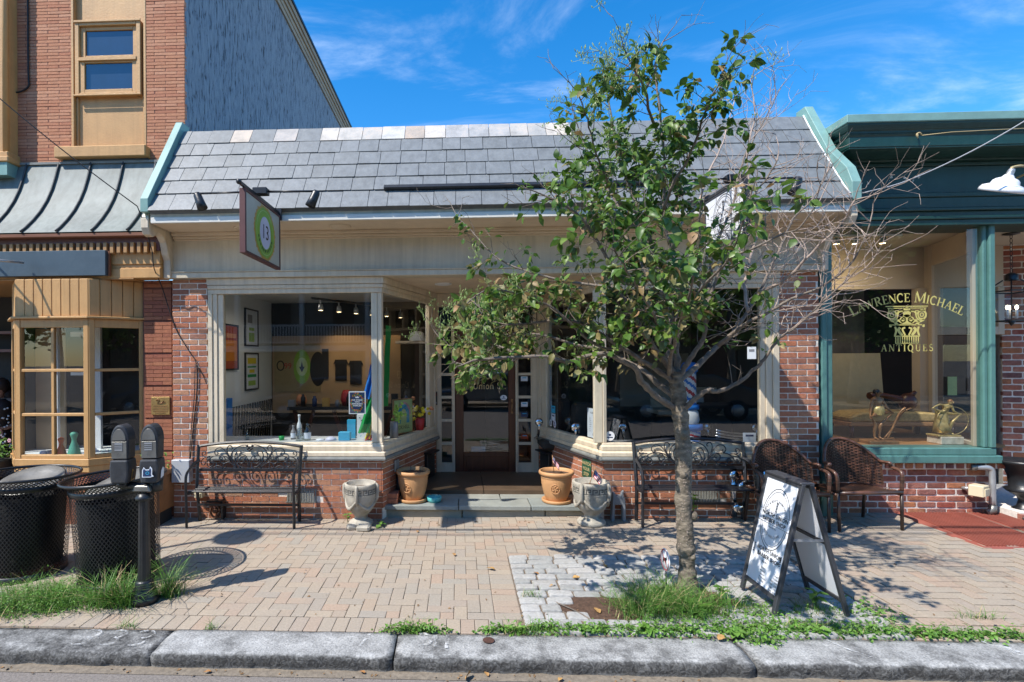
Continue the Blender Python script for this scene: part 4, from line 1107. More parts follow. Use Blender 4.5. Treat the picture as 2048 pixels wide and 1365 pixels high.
# ------------------------------------------------------------------ flat lettering
def text2d(s, size=1.0, spacing=1.0, align='CENTER', weight=0.0):
    cu = bpy.data.curves.new('t', 'FONT'); cu.body = s; cu.size = size; cu.space_character = spacing
    cu.align_x = align; cu.align_y = 'CENTER'; cu.offset = weight; cu.resolution_u = 3
    ob = bpy.data.objects.new('t', cu); COL.objects.link(ob)
    dg = bpy.context.evaluated_depsgraph_get()
    me = ob.evaluated_get(dg).to_mesh()
    vs = [(v.co.x, v.co.y) for v in me.vertices]; fs = [list(p.vertices) for p in me.polygons]
    ob.evaluated_get(dg).to_mesh_clear()
    bpy.data.objects.remove(ob); bpy.data.curves.remove(cu)
    return vs, fs
class Face:
    """a flat printed face: origin, reading direction u, up v; shapes are laid 'lift' in front of it"""
    def __init__(s, org, u, v, lift=.0012):
        s.o, s.u, s.v = Vector(org), Vector(u).normalized(), Vector(v).normalized(); s.n = s.u.cross(s.v); s.l = lift; s.mb = MB()
    def pt(s, p, k=1): return s.o + s.u*p[0] + s.v*p[1] + s.n*s.l*k
    def poly(s, pts, mi=0, k=1): s.mb.add([s.pt(p, k) for p in pts], [list(range(len(pts)))], mi)
    def rect(s, x0, x1, y0, y1, mi=0, k=1): s.poly([(x0,y0),(x1,y0),(x1,y1),(x0,y1)], mi, k)
    def text(s, t, x, y, size, mi=0, spacing=1.0, align='CENTER', weight=0.0, arc=None, k=1, sx=1.0):
        vs, fs = text2d(t, size, spacing, align, weight)
        if arc:                                  # arc radius: >0 bends over the top, <0 under the bottom
            R_ = arc; q = []
            for a, b in vs:
                if R_ > 0: th = a/R_; q.append((x + (R_+b)*sin(th), y + (R_+b)*cos(th)))
                else: r = -R_; th = a/r; q.append((x + (r-b)*sin(th), y - (r-b)*cos(th)))
        else: q = [(x + a*sx, y + b) for a, b in vs]
        s.mb.add([s.pt(p, k) for p in q], fs, mi)
    def line(s, pts, w, mi=0, k=1, close=False):
        P = [Vector((p[0], p[1])) for p in pts]; n = len(P)
        vs = []
        for i in range(n):
            a = P[(i-1) % n] if close or i else P[i]; b = P[(i+1) % n] if close or i < n-1 else P[i]
            t = (b-a).normalized(); nn = Vector((-t.y, t.x))
            vs += [P[i]+nn*w/2, P[i]-nn*w/2]
        m = n if close else n-1
        s.mb.add([s.pt(p, k) for p in vs], [(2*i, 2*i+1, (2*i+3) % (2*n), (2*i+2) % (2*n)) for i in range(m)], mi)
    def ellipse(s, cx, cy, rx, ry, w, mi=0, k=1, n=48, a0=0, a1=360):
        full = abs(a1-a0) >= 360
        pts = [(cx+rx*cos(radians(a0+(a1-a0)*i/n)), cy+ry*sin(radians(a0+(a1-a0)*i/n))) for i in range(n if full else n+1)]
        s.line(pts, w, mi, k, full)
    def disc(s, cx, cy, rx, ry, mi=0, k=1, n=40, fn=None):
        s.poly([(cx+rx*(fn(i, n) if fn else 1)*cos(2*pi*i/n), cy+ry*(fn(i, n) if fn else 1)*sin(2*pi*i/n)) for i in range(n)], mi, k)
    def build(s, name, mats, parent, **kw):
        o = s.mb.build(name, mats, parent, recalc=False, **kw); return o
# upright serif letters drawn as thick and thin strokes, on a box one unit high
T_, t_, S_ = .15, .065, .05
GL = {
 'L': (.62, [('l',.16,0,.16,1,T_),('l',0,0,.6,0,t_),('l',.6,0,.6,.22,t_),('l',.02,1,.32,1,S_)]),
 'A': (.86, [('l',.10,0,.42,1,t_),('l',.44,1,.74,0,T_),('l',.22,.36,.62,.36,t_),('l',0,0,.24,0,S_),('l',.58,0,.86,0,S_)]),
 'W': (1.12, [('l',.08,1,.32,0,T_),('l',.34,0,.55,.9,t_),('l',.55,.95,.78,0,T_),('l',.80,0,1.02,1,t_),('l',0,1,.22,1,S_),('l',.92,1,1.12,1,S_)]),
 'R': (.82, [('l',.16,0,.16,1,T_),('a',.36,.74,.24,.26,-90,90,T_),('l',.16,1,.36,1,t_),('l',.16,.48,.36,.48,t_),('l',.36,.48,.72,0,T_),('l',0,0,.32,0,S_),('l',.60,0,.84,0,S_),('l',0,1,.2,1,S_)]),
 'E': (.66, [('l',.16,0,.16,1,T_),('l',0,0,.62,0,t_),('l',0,1,.58,1,t_),('l',.16,.5,.46,.5,t_),('l',.62,0,.62,.2,t_),('l',.58,1,.58,.82,t_),('l',.46,.42,.46,.6,t_)]),
 'N': (.86, [('l',.12,0,.12,1,t_),('l',.12,1,.72,0,T_),('l',.74,0,.74,1,t_),('l',0,0,.24,0,S_),('l',0,1,.2,1,S_),('l',.62,1,.86,1,S_)]),
 'C': (.76, [('a',.42,.5,.34,.5,48,312,T_),('l',.66,.98,.66,.74,t_)]),
 'M': (1.0, [('l',.12,0,.14,1,t_),('l',.16,1,.5,.08,T_),('l',.5,.05,.84,1,t_),('l',.86,1,.88,0,T_),('l',0,0,.24,0,S_),('l',.74,0,1.0,0,S_)]),
 'I': (.34, [('l',.17,0,.17,1,T_),('l',.02,0,.32,0,S_),('l',.02,1,.32,1,S_)]),
 'H': (.86, [('l',.16,0,.16,1,T_),('l',.70,0,.70,1,T_),('l',.16,.5,.7,.5,t_),('l',.02,0,.3,0,S_),('l',.02,1,.3,1,S_),('l',.56,0,.84,0,S_),('l',.56,1,.84,1,S_)]),
 'T': (.74, [('l',.37,0,.37,1,T_),('l',.02,1,.72,1,t_),('l',.02,1,.02,.78,t_),('l',.72,1,.72,.78,t_),('l',.22,0,.52,0,S_)]),
 'Q': (.84, [('a',.42,.5,.34,.5,0,360,T_),('l',.40,.05,.82,-.24,T_)]),
 'U': (.82, [('l',.16,.3,.16,1,T_),('a',.42,.32,.26,.32,180,360,.11),('l',.68,.3,.68,1,t_),('l',.02,1,.3,1,S_),('l',.56,1,.82,1,S_)]),
 'S': (.60, [('a',.30,.75,.21,.23,20,270,.12),('a',.30,.26,.23,.25,-160,90,.12),('l',.5,.98,.5,.78,t_),('l',.07,.02,.07,.24,t_)]),
 'n': (.66, [('l',.14,0,.14,.62,.13),('a',.34,.40,.18,.22,0,170,.10),('l',.52,0,.52,.42,.13),('l',.02,0,.26,0,S_),('l',.40,0,.64,0,S_)]),
 'i': (.32, [('l',.15,0,.15,.62,.13),('l',.02,0,.28,0,S_),('l',.08,.85,.22,.85,.14)]),
 'o': (.60, [('a',.30,.31,.22,.31,0,360,.12)]),
 't': (.42, [('l',.18,.1,.18,.9,.13),('l',.04,.6,.36,.6,.07),('a',.28,.12,.1,.12,180,330,.1)]),
 '.': (.26, [('l',.06,.07,.2,.07,.14)]),
 '1': (.42, [('l',.22,0,.22,1,T_),('l',.06,0,.38,0,S_),('l',.08,.86,.24,.98,.07)]),
 '3': (.58, [('a',.27,.75,.2,.23,-80,150,.11),('a',.27,.27,.23,.26,-160,85,.12)]),
 '5': (.58, [('l',.12,.55,.14,1,.08),('l',.12,.98,.5,.98,.1),('a',.26,.32,.24,.30,-150,130,.12)]),
 ' ': (.36, []),
}
def serif(face, s, x, y, h, mi=0, gap=.07, arc=None, caps=None, align=.5, k=1):
    """caps: letters drawn larger by this factor"""
    wds = [(GL[c][0], (caps if caps and i in BIG else 1.0)) for i, c in enumerate(s)] if caps else [(GL[c][0], 1.0) for c in s]
    tot = sum(w*f for w, f in wds) + gap*(len(s)-1)
    cx = -tot*align
    for i, c in enumerate(s):
        w, f = wds[i]
        for st in GL[c][1]:
            if st[0] == 'l': pts = [(st[1], st[2]), (st[3], st[4])]; wd = st[5]
            else:
                _, ax, ay, rx, ry, a0, a1, wd = st; n = 14
                pts = [(ax+rx*cos(radians(a0+(a1-a0)*q/n)), ay+ry*sin(radians(a0+(a1-a0)*q/n))) for q in range(n+1)]
            out = []
            for a, b in pts:
                X, Y = (cx + a*f)*h, b*f*h
                if arc: th = X/arc; out.append((x + (arc+Y)*sin(th), y - arc + (arc+Y)*cos(th)))
                else: out.append((x+X, y+Y))
            face.line(out, wd*f*h, mi, k)
        cx += w*f + gap
    return tot*h

def smooth_path(pts, n=5):
    """Catmull-Rom through 2-D or 3-D points"""
    P = [Vector(p) for p in pts]; P = [P[0]*2-P[1]] + P + [P[-1]*2-P[-2]]
    out = []
    for i in range(1, len(P)-2):
        for k in range(n):
            t = k/n
            a, b, c, d = P[i-1], P[i], P[i+1], P[i+2]
            out.append(((b*2) + (c-a)*t + (a*2-b*5+c*4-d)*t*t + (b*3-a-c*3+d)*t**3)*.5)
    out.append(P[-2]); return out

# ------------------------------------------------------------------ iron bench with scrollwork
def make_bench():
    t = thing('park_bench', 'black iron bench with scrollwork back under the left shop window', 'bench', (-2.46, 5.97, 0))
    ox, oy = -2.46, 0
    for s in (-1, 1):
        mb = MB(); x = ox + s*.612
        mb.tube(smooth_path([(x,5.84,0),(x,5.835,.28),(x,5.825,.50),(x,5.845,.60),(x,5.93,.655),(x,6.02,.69),(x-s*.03,6.09,.715)], 4), .021, 4, 0, True, .8, (1,0,0))
        mb.build('arm', MT['bench_metal'], t)
        mb = MB(); mb.tube([(x-s*.02,6.11,0),(x-s*.015,6.07,.30),(x-s*.01,6.06,.42),(x-s*.005,6.085,.62),(x,6.13,.885)], .021, 4, 0, True, 1, (1,0,0))
        mb.build('leg', MT['bench_metal'], t)
        mb = MB(); mb.tube([(x,5.84,.385),(x-s*.01,5.95,.365),(x-s*.015,6.07,.40)], .014, 4); mb.build('seat_bracket', MT['bench_metal'], t)
    for k in range(6):
        y = 5.845 + k*.041; z = .405 - .018*sin(pi*k/5)
        MB().box(ox-.60, ox+.60, y, y+.033, z-.010, z+.006).build('slat', MT['bench_metal'], t, bevel=.003)
    def back(dx, z):                    # point of the leaning back
        return (ox+dx, 6.085 + (z-.62)*.17, z)
    mb = MB()
    mb.tube([back(dx, .872 + .05*(1-(dx/.6)**2)) for dx in [(-.6+1.2*i/20) for i in range(21)]], .017, 4, 0, True, 1.0, (0,1,0))
    mb.build('top_rail', MT['bench_metal'], t)
    MB().bar(back(-.6,.605), back(.6,.605), .025, .030).build('lower_rail', MT['bench_metal'], t)
    MB().box(ox-.59, ox+.59, 6.055, 6.075, .19, .215).build('stretcher', MT['bench_metal'], t)
    C = [[(-140,8),(-230,120),(-215,210),(-155,268),(-75,292),(-28,282)],
         [(-8,15),(-12,80),(-40,150),(-95,172),(-140,140),(-135,85),(-95,62),(-62,82),(-62,115),(-85,125),(-95,105)],
         [(-100,5),(-165,70),(-182,150),(-160,208),(-120,212),(-105,190),(-122,175)],
         [(-225,95),(-285,210),(-278,275),(-245,285),(-222,255),(-238,238)],
         [(-240,95),(-305,210),(-365,255),(-425,245),(-447,200),(-425,168),(-400,182),(-412,200)],
         [(-230,95),(-315,150),(-435,155),(-515,112),(-535,50),(-495,18),(-452,40),(-452,82),(-485,88),(-490,64)],
         [(-520,150),(-580,128),(-612,80),(-592,42),(-562,50),(-560,78),(-580,80)],
         [(-500,150),(-575,148),(-606,178),(-592,208),(-564,205),(-560,182),(-578,178)],
         [(-150,5),(-235,68),(-295,70),(-325,25),(-305,2),(-288,18)],
         [(-235,95),(-315,58),(-365,85),(-368,132),(-330,145),(-305,118),(-322,100),(-338,112)],
         [(-60,8),(-120,30),(-150,70)], [(-330,2),(-380,30),(-430,20),(-460,5)]]
    sc = MB()
    for c in C:
        for s in (-1, 1):
            sc.tube([back(p.x*s*.00093, .622 + p.y*.00090) for p in smooth_path(c, 4)], .0062, 5)
    for dx, dz in ((0,.86),(-.03,.875),(.03,.875),(-.022,.845),(.022,.845),(0,.825)): sc.ball(back(dx, dz), .015, 5)
    sc.build('scrollwork', MT['bench_metal'], t, kind='stuff')
    return t
bench = make_bench(); bench['group'] = 'iron benches under the shop windows'
b2 = copy_tree(bench); b2.location = (2.60, 6.0, .035); b2['label'] = 'black iron bench with scrollwork back directly behind the street tree trunk'

# ------------------------------------------------------------------ twin parking meter
pm = thing('parking_meter', 'black twin parking meter on fluted post in front of the trash cans', 'parking meter', (-2.47, 4.05, 0))
px, py = -2.47, 4.05
MB().lathe([(.001,0),(.103,0),(.105,.03),(.10,.045),(.092,.055),(.093,.075),(.085,.085),(.075,.11),(.068,.125),(.066,.16),(.055,.175),(.001,.175)], (px,py,0), 28).build('base', MT['black_iron'], pm)
MB().lathe([(.049,.17),(.044,.30),(.040,.60),(.037,.80)], (px,py,0), 48, fn=lambda r, z, a: r*(1+.075*(abs(sin(a*6))-.6))).build('post', MT['black_iron'], pm)
MB().lathe([(.045,.795),(.06,.80),(.064,.82),(.05,.832),(.044,.85),(.001,.85)], (px,py,0), 24).build('collar', MT['black_iron'], pm)
mb = MB(); mb.prism([(-.075,.865),(.075,.865),(.055,.915),(-.055,.915)], (px, py-.04, 0), (1,0,0), (0,0,1), -.08); mb.build('cap', MT['gunmetal'], pm, bevel=.008)
mb = MB(); mb.tube([(px,py,.83),(px,py,.88)], .02, 10); mb.tube([(px-.17,py+.01,.905),(px+.10,py+.04,.895)], .030, 8); mb.tube([(px-.165,py,.90),(px-.165,py,.94)], .045, 12); mb.tube([(px+.075,py+.04,.86),(px+.075,py+.04,.95)], .05, 12)
mb.build('yoke', MT['black_iron'], pm)
def head(cx, cy, rz, sticker):
    m = Matrix.Translation((cx, cy, .935)) @ rot_z(rz) @ Matrix.Diagonal((.84, .80, 1, 1))
    low = [(-.072,0),(.072,0),(.083,.06),(.088,.12),(.079,.185),(-.079,.185),(-.088,.12),(-.083,.06)]
    hp = [(-.075,.1855),(.075,.1855),(.079,.30)] + [(.082*cos(a), .335+.12*sin(a)) for a in [pi*i/14 for i in range(15)]] + [(-.079,.30)]
    mb = MB(); mb.prism(low, (0,-.085,0), (1,0,0), (0,0,1), -.17); mb.prism(hp, (0,-.07,0), (1,0,0), (0,0,1), -.15)
    mb.v = [tuple(m @ Vector(p)) for p in mb.v]
    h = mb.build('meter_head', MT['meter'], pm, bevel=.014, seg=2)
    w = MB(); w.prism([(.06*cos(a), .335+.088*sin(a)) for a in [pi*i/14 for i in range(15)]], (0,-.071,0), (1,0,0), (0,0,1), .006); w.prism([(-.068,.195),(.068,.195),(.066,.325),(-.066,.325)], (0,-.0705,0), (1,0,0), (0,0,1), .004)
    w.v = [tuple(m @ Vector(p)) for p in w.v]; w.build('display_window', MT['gunmetal'], h, bevel=.003)
    l = MB(); l.box(-.038,.03,-.0775,-.0755,.255,.315); l.v = [tuple(m @ Vector(p)) for p in l.v]
    lo = l.build('rate_label', MT['galv'], h)
    f = Face(m @ Vector((-.004,-.0776,.285)), m.to_3x3() @ Vector((1,0,0)), (0,0,1), .0006)
    for k in range(3): f.rect(-.028, .026, .012-k*.014, .017-k*.014)
    f.build('print', MT['ink'], h)
    c = MB(); c.lathe([(.001,-.006),(.012,-.006),(.013,.0)], (0,0,0), 12, mat=m @ Matrix.Translation((0,-.076,.225)) @ Matrix.Rotation(-pi/2, 4, 'X') @ Matrix.Scale(-1, 4, (0,0,1))); c.build('coin_knob', MT['chrome'], h)
    if sticker:
        f = Face(m @ Vector((.0,-.1,.085)), m.to_3x3() @ Vector((1,0,0)), (0,0,1), .0008)
        f.poly([(-.042,-.035),(-.04,.02),(-.028,.045),(-.012,.026),(.012,.028),(.022,.05),(.036,.03),(.034,-.012),(.048,-.028),(.02,-.036)], 0)
        f.poly([(-.034,-.028),(-.033,.017),(-.026,.033),(-.012,.018),(.012,.02),(.02,.038),(.028,.024),(.026,-.012),(.03,-.026),(.012,-.029)], 1, 2)
        f.ellipse(.0, -.002, .012, .010, .004, 2, 3, 16)
        f.build('sticker', [MT['paper'], MT['navy'], MT['sky_blue']], h)
        f = Face(m @ Vector((.0875,0,.07)), m.to_3x3() @ Vector((0,1,0)), (0,0,1), .0025); f.poly([(-.03,-.04),(.02,-.03),(.035,.03),(.01,.045),(-.02,.02)]); f.build('sticker', MT['paper'], h)
    else:
        f = Face(m @ Vector((.083,0,.05)), m.to_3x3() @ Vector((0,1,0)), (0,0,1), .003)
        f.poly([(-.03,-.035),(.03,-.025),(.012,.05),(-.006,.055)]); f.poly([(-.021,-.024),(.02,-.018),(.008,.036),(-.003,.04)], 1, 2); f.build('sticker', [MT['ochre'], MT['black_frame']], h)
head(px-.157, py-.01, .08, False); head(px+.058, py+.02, .10, True)

# ------------------------------------------------------------------ perforated litter bins
def can_mesh():
    mb = MB(); n = 66; rows = 36; z0, z1 = .06, .80
    def P(a, j):
        z = z0 + (z1-z0)*j/rows
        r = .355 + .03*(z/.8)
        return Vector((r*cos(a), r*sin(a), z))
    def cell(Pf, k, j, hole):
        da = 2*pi/n; a = (k + .5*(j % 2))*da
        q = [Pf(a-da/2, j), Pf(a, j-1), Pf(a+da/2, j), Pf(a, j+1)]
        c = (q[0]+q[1]+q[2]+q[3])*.25
        inn = []
        for e in range(8):
            A, B = q[e//2], q[(e//2+1) % 4]
            inn.append(c + ((A if e % 2 == 0 else (A+B)*.5)-c)*(hole if e % 2 == 0 else hole*1.12))
        o = len(mb.v); mb.v += [tuple(p) for p in q+inn]
        for e in range(4):
            mb.f.append([o+e, o+(e+1) % 4, o+4+(2*e+2) % 8, o+4+2*e+1, o+4+2*e]); mb.m.append(0); mb.s.append(False)
    for j in range(1, rows):
        for k in range(n): cell(P, k, j, .66)
    def Q(a, j):
        t = j/7; z = .80 + .085*t; r = .385 + .07*t*t
        return Vector((r*cos(a), r*sin(a), z))
    for j in range(1, 7):
        for k in range(n): cell(Q, k, j, .58)
    return mb
def make_can():
    t = thing('litter_bin', 'black perforated metal trash can right behind the twin parking meter', 'trash can', (0,0,0), 'perforated trash cans at the kerb')
    b = can_mesh().build('mesh_body', MT['can_black'], t, recalc=False)
    mb = MB(); mb.tube([(.455*cos(2*pi*k/48), .455*sin(2*pi*k/48), .886) for k in range(49)], .013, 8); mb.build('rim', MT['black_iron'], t)
    mb = MB(); mb.lathe([(.383,.775),(.393,.785),(.393,.815),(.384,.822)], (0,0,0), 48); mb.build('band', MT['can_black'], t)
    mb = MB(); mb.lathe([(.33,.0),(.362,.0),(.366,.03),(.362,.062),(.352,.066),(.34,.05),(.001,.05)], (0,0,0), 40); mb.build('foot_ring', MT['black_iron'], t)
    mb = MB(); mb.lathe([(.001,.10),(.315,.10),(.335,.72)], (0,0,0), 32); mb.build('liner', MT['rubber'], t)
    mb = MB(); mb.lathe([(.001,.0),(.10,.01),(.22,.03),(.285,.055),(.30,.05),(.29,.04),(.22,.015),(.001,-.02)], (0,0,0), 36, mat=Matrix.Translation((.03,-.02,.785)) @ Matrix.Rotation(radians(13), 4, 'X') @ Matrix.Rotation(radians(-10), 4, 'Y')); mb.build('lid', MT['gunmetal'], t)
    return t
can = make_can(); can.location = (-2.93, 4.46, .0); can.rotation_euler = (0, radians(-3.0), 0); can.scale = (.87, .87, 1.0)
c2 = copy_tree(can); c2.location = (-3.90, 4.60, -.01); c2.rotation_euler = (0, radians(2), radians(40)); c2['label'] = 'black perforated metal trash can cut by the left edge of the picture'

# ------------------------------------------------------------------ pots, urns, bowl, flags
def make_urn():
    t = thing('garden_urn', 'grey cast urn with greek key band on broken foot, left of the step', 'urn', (0,0,0), 'greek key urns beside the step')
    pr = [(.001,.0),(.165,.0),(.17,.03),(.15,.05),(.10,.068),(.085,.085),(.087,.105),(.11,.125),(.155,.165),(.188,.215),(.205,.27),(.211,.33)]
    MB().lathe(pr, (0,0,0), 40).build('body', MT['concrete'], t)
    MB().lathe([(.211,.328),(.216,.335),(.213,.345),(.212,.41),(.217,.418),(.217,.44),(.212,.452),(.20,.456),(.188,.45),(.180,.40),(.001,.385)], (0,0,0), 40).build('rim', MT['concrete'], t)
    k_ = MB(); n = 18
    for i in range(n):
        a0 = 2*pi*i/n; w = 2*pi/n
        def seg(a, b, z0, z1): 
            q = 3
            for u in range(q):
                x0_, x1_ = a0+w*(a+(b-a)*u/q), a0+w*(a+(b-a)*(u+1)/q); r = .2165
                k_.add([(r*cos(x0_), r*sin(x0_), z0), (r*cos(x1_), r*sin(x1_), z0), (r*cos(x1_), r*sin(x1_), z1), (r*cos(x0_), r*sin(x0_), z1)], [(0,1,2,3)])
        seg(0,1,.349,.356); seg(0,.14,.349,.402); seg(0,.78,.395,.404); seg(.66,.78,.372,.404); seg(.36,.78,.370,.379); seg(.9,1,.349,.356)
    k_.build('greek_key', pmat('dark_key_pattern', (.085,.08,.07), .9, .3, 30), t, recalc=False)  # greek key drawn as flat dark strips on the band
    for i in range(4):
        a = radians(28+90*i); c, s = cos(a), sin(a)
        mb = MB(); mb.tube([(r*c, r*s, z) for r, z in ((.205,.44),(.228,.425),(.232,.36),(.222,.29),(.208,.25))], [.02,.024,.024,.022,.014], 6, 0, True, 1.2); mb.build('handle', MT['concrete'], t)
        pts = []
        for q in range(9):
            b = a + (pi/2)*q/8; sag = sin(pi*q/8); z = .30 - .105*sag; r = .214 - .028*sag
            pts.append((r*cos(b), r*sin(b), z))
        mb = MB(); mb.tube(pts, [.009+.012*sin(pi*q/8) for q in range(9)], 6); mb.build('garland', MT['concrete'], t)
    MB().lathe([(.001,.405),(.06,.40),(.12,.404),(.186,.392)], (0,0,0), 24).build('soil', MT['soil'], t)
    return t
urn = make_urn(); urn.location = (-1.128, 6.0, 0); urn.scale = (.83,.83,1.06); urn.rotation_euler = (0, 0, radians(-32))
u2 = copy_tree(urn); u2.location = (1.475, 6.03, .02); u2.rotation_euler = (0, 0, radians(20)); u2.scale = (.93,.93,1.06); u2['label'] = 'grey cast urn with greek key band holding a small flag, right of the step'
def make_pot():
    t = thing('terracotta_pot', 'terracotta pot without a flag on its saucer left of the doormat', 'flower pot', (0,0,0), 'terracotta pots on the step')
    MB().lathe([(.001,.0),(.16,.0),(.172,.012),(.175,.038),(.168,.045),(.155,.03),(.001,.02)], (0,0,0), 40, fn=lambda r, z, a: r*(1+(.01*(abs(sin(a*28))) if r > .165 else 0))).build('saucer', MT['terracotta'], t)
    MB().lathe([(.001,.022),(.118,.022),(.128,.04),(.155,.12),(.176,.22),(.182,.285),(.181,.30),(.186,.305),(.186,.312),(.182,.318),(.184,.33)], (0,0,0), 40).build('body', MT['terracotta'], t)
    MB().lathe([(.184,.328),(.203,.336),(.210,.352),(.207,.372),(.196,.381),(.186,.376),(.182,.34),(.178,.33)], (0,0,0), 40).build('rim', MT['terracotta'], t)
    MB().lathe([(.001,.345),(.05,.35),(.12,.343),(.181,.338)], (0,0,0), 20).build('soil', MT['soil'], t)
    e = MB(); a = radians(-112)
    def P(u, v):
        z = .19+v; r = .171 + (z-.19)*.10 + .003
        return (r*cos(a+u/r), r*sin(a+u/r), z)
    e.tube([P(.05*cos(2*pi*k/24), .055*sin(2*pi*k/24)) for k in range(25)], .005, 6)
    for q in range(6):
        b = 2*pi*q/6+.3
        e.tube([P(.008*cos(b), .008*sin(b)), P(.03*cos(b+.35), .032*sin(b+.35)), P(.036*cos(b), .04*sin(b))], .0055, 5)
    e.ball(P(0,0), .009, 5); e.build('emblem', MT['terracotta'], t)
    return t
pot = make_pot(); pot.location = (-.572, 6.47, .151)
p2 = copy_tree(pot); p2.location = (1.162, 6.45, .151); p2.rotation_euler = (0,0,radians(8)); p2['label'] = 'terracotta pot with a small flag stuck in it right of the doormat'
st = MB()
st.tube([(-.60,6.47,.48),(-.598,6.47,.58)], .004, 5); tag(st.build('plant_stake', MT['bark2'], org=(-.6,6.47,.48)), 'thin dry stake standing in the soil of the left terracotta pot', 'stake')
bw = MB(); bw.lathe([(.001,.0),(.072,.0),(.085,.02),(.094,.062),(.091,.064),(.082,.03),(.07,.014),(.001,.012)], (-.312,6.43,.152), 32)
tag(bw.build('water_bowl', MT['turq'], org=(-.312,6.43,.152)), 'small turquoise ceramic bowl on the edge of the stone step', 'bowl')
def flag(loc, lean, label, seed):
    t = thing('small_flag', label, 'flag', loc)
    base = Vector(loc); tip = base + Vector((lean[0], lean[1], lean[2]))
    MB().tube([base, tip], .004, 6).build('stick', MT['wood'], t)
    ax = (tip-base).normalized(); rr = random.Random(seed); mb = MB(); nx, ny = 9, 7
    W, H = .17, .095; vs = []
    for j in range(ny+1):
        for i in range(nx+1):
            u, v = i/nx, j/ny
            p = tip - ax*(.006 + H*v*.9) + Vector((W*.42*u, -.02*u*u + .012*sin(u*9+v*2+seed), -W*.62*u*(1-.12*v)))
            vs.append(p)
    fs = []; mi = []
    for j in range(ny):
        for i in range(nx):
            fs.append((j*(nx+1)+i, j*(nx+1)+i+1, (j+1)*(nx+1)+i+1, (j+1)*(nx+1)+i))
            mi.append(2 if i < 4 and j < 4 else (j % 2))
    o = len(mb.v); mb.v += [tuple(p) for p in vs]
    for f, m in zip(fs, mi): mb.f.append(list(f)); mb.m.append(m); mb.s.append(True)
    mb.build('cloth', [MT['flag_red'], MT['flag_white'], MT['flag_blue']], t, recalc=False)
    cs = MB()
    for j in range(3):
        for i in range(3):
            k = j*(nx+1)+i
            c = (Vector(vs[k])+Vector(vs[k+1])+Vector(vs[k+nx+1])+Vector(vs[k+nx+2]))/4 + Vector((0,-.002,0))
            cs.add([c+Vector((.004*cos(a), 0, .004*sin(a))) for a in [2*pi*q/5 for q in range(5)]], [range(5)])
    cs.build('stars', MT['flag_white'], t, recalc=False)
flag((1.13, 6.42, .50), (-.02, -.01, .22), 'small striped flag stuck in the right terracotta pot', 2)
flag((1.43, 6.0, .42), (.075, -.03, .235), 'small striped flag drooping in the right grey urn', 5)

# ------------------------------------------------------------------ fittings along the wall
MB_ = MB().box(-3.392, -3.175, 6.105, 6.199, .445, .712)
o = MB_.build('utility_box', MT['box_grey'], org=(-3.28,6.2,.58), bevel=.006); tag(o, 'light grey metal utility box on the brick pier left of the bench', 'utility box')
ob = thing('outlet_box', 'cream weatherproof outlet box low on the wall behind the left bench', 'outlet box', (-3.08,6.2,.30))
MB().box(-3.13,-3.03,6.12,6.198,.26,.335).build('cover', MT['beige_box'], ob, bevel=.008); MB().box(-3.11,-3.05,6.112,6.1195,.275,.322).build('lid', MT['beige_box'], ob, bevel=.004)
hb = thing('hose_reel', 'rusty hose outlet in a dark iron frame on the wall under the left bench', 'hose outlet', (-2.86,6.15,.13))
m = MB(); m.box(-2.80,-2.775,6.10,6.19,.02,.23); m.box(-2.97,-2.80,6.10,6.19,.215,.235); m.build('frame', MT['black_iron'], hb)
m = MB(); m.tube([(-2.88+.055*cos(2*pi*k/20),6.13,.11+.075*sin(2*pi*k/20)) for k in range(21)], .012, 6); m.ball((-2.88,6.14,.11), .035, 6); m.build('reel', pmat('rusty_iron', (.12,.05,.025), .8, .4, 20), hb)
sp_ = thing('wall_standpipe', 'chrome wall pipe with two capped valves behind the right bench', 'standpipe', (3.12,6.2,.3))
m = MB(); m.tube([(3.10,6.15,.08),(3.10,6.15,.62)], .035, 12); m.tube([(3.10,6.16,.42),(3.42,6.16,.42)], .025, 10); m.build('pipe', MT['chrome'], sp_)
for x, z in ((3.06,.56),(3.16,.44),(3.40,.56),(3.10,.20)):
    m = MB(); m.lathe([(.001,-.05),(.05,-.05),(.055,-.02),(.04,.02),(.03,.05)], (0,0,0), 16, mat=Matrix.Translation((x,6.09,z)) @ Matrix.Rotation(-pi/2, 4, 'X')); m.build('valve_cap', MT['chrome'], sp_)
sst = thing('step_stool', 'upside down grey plastic step stool beside the right urn', 'stool', (1.80,6.1,.02))
m = MB()
m.prism([(-.085,0),(-.045,0),(-.042,.19),(.042,.19),(.045,0),(.085,0),(.075,.245),(.055,.30),(.06,.36),(.035,.345),(.02,.29),(-.02,.29),(-.045,.33),(-.075,.34),(-.065,.26)], (1.80,6.10,.022), (1,0,0), (0,0,1), -.035)
m.build('front_leg', MT['grey_plastic'], sst, bevel=.006)
m = MB(); m.prism([(-.08,.0),(-.05,.0),(-.045,.2),(.045,.2),(.05,.0),(.08,.0),(.065,.29),(-.065,.29)], (1.80,6.16,.024), (1,0,0), (0,0,1), -.02); m.build('rear_leg', MT['grey_plastic'], sst, bevel=.005)
MB().box(1.735,1.865,6.101,6.139,.225,.285).build('seat', MT['grey_plastic'], sst, bevel=.005)
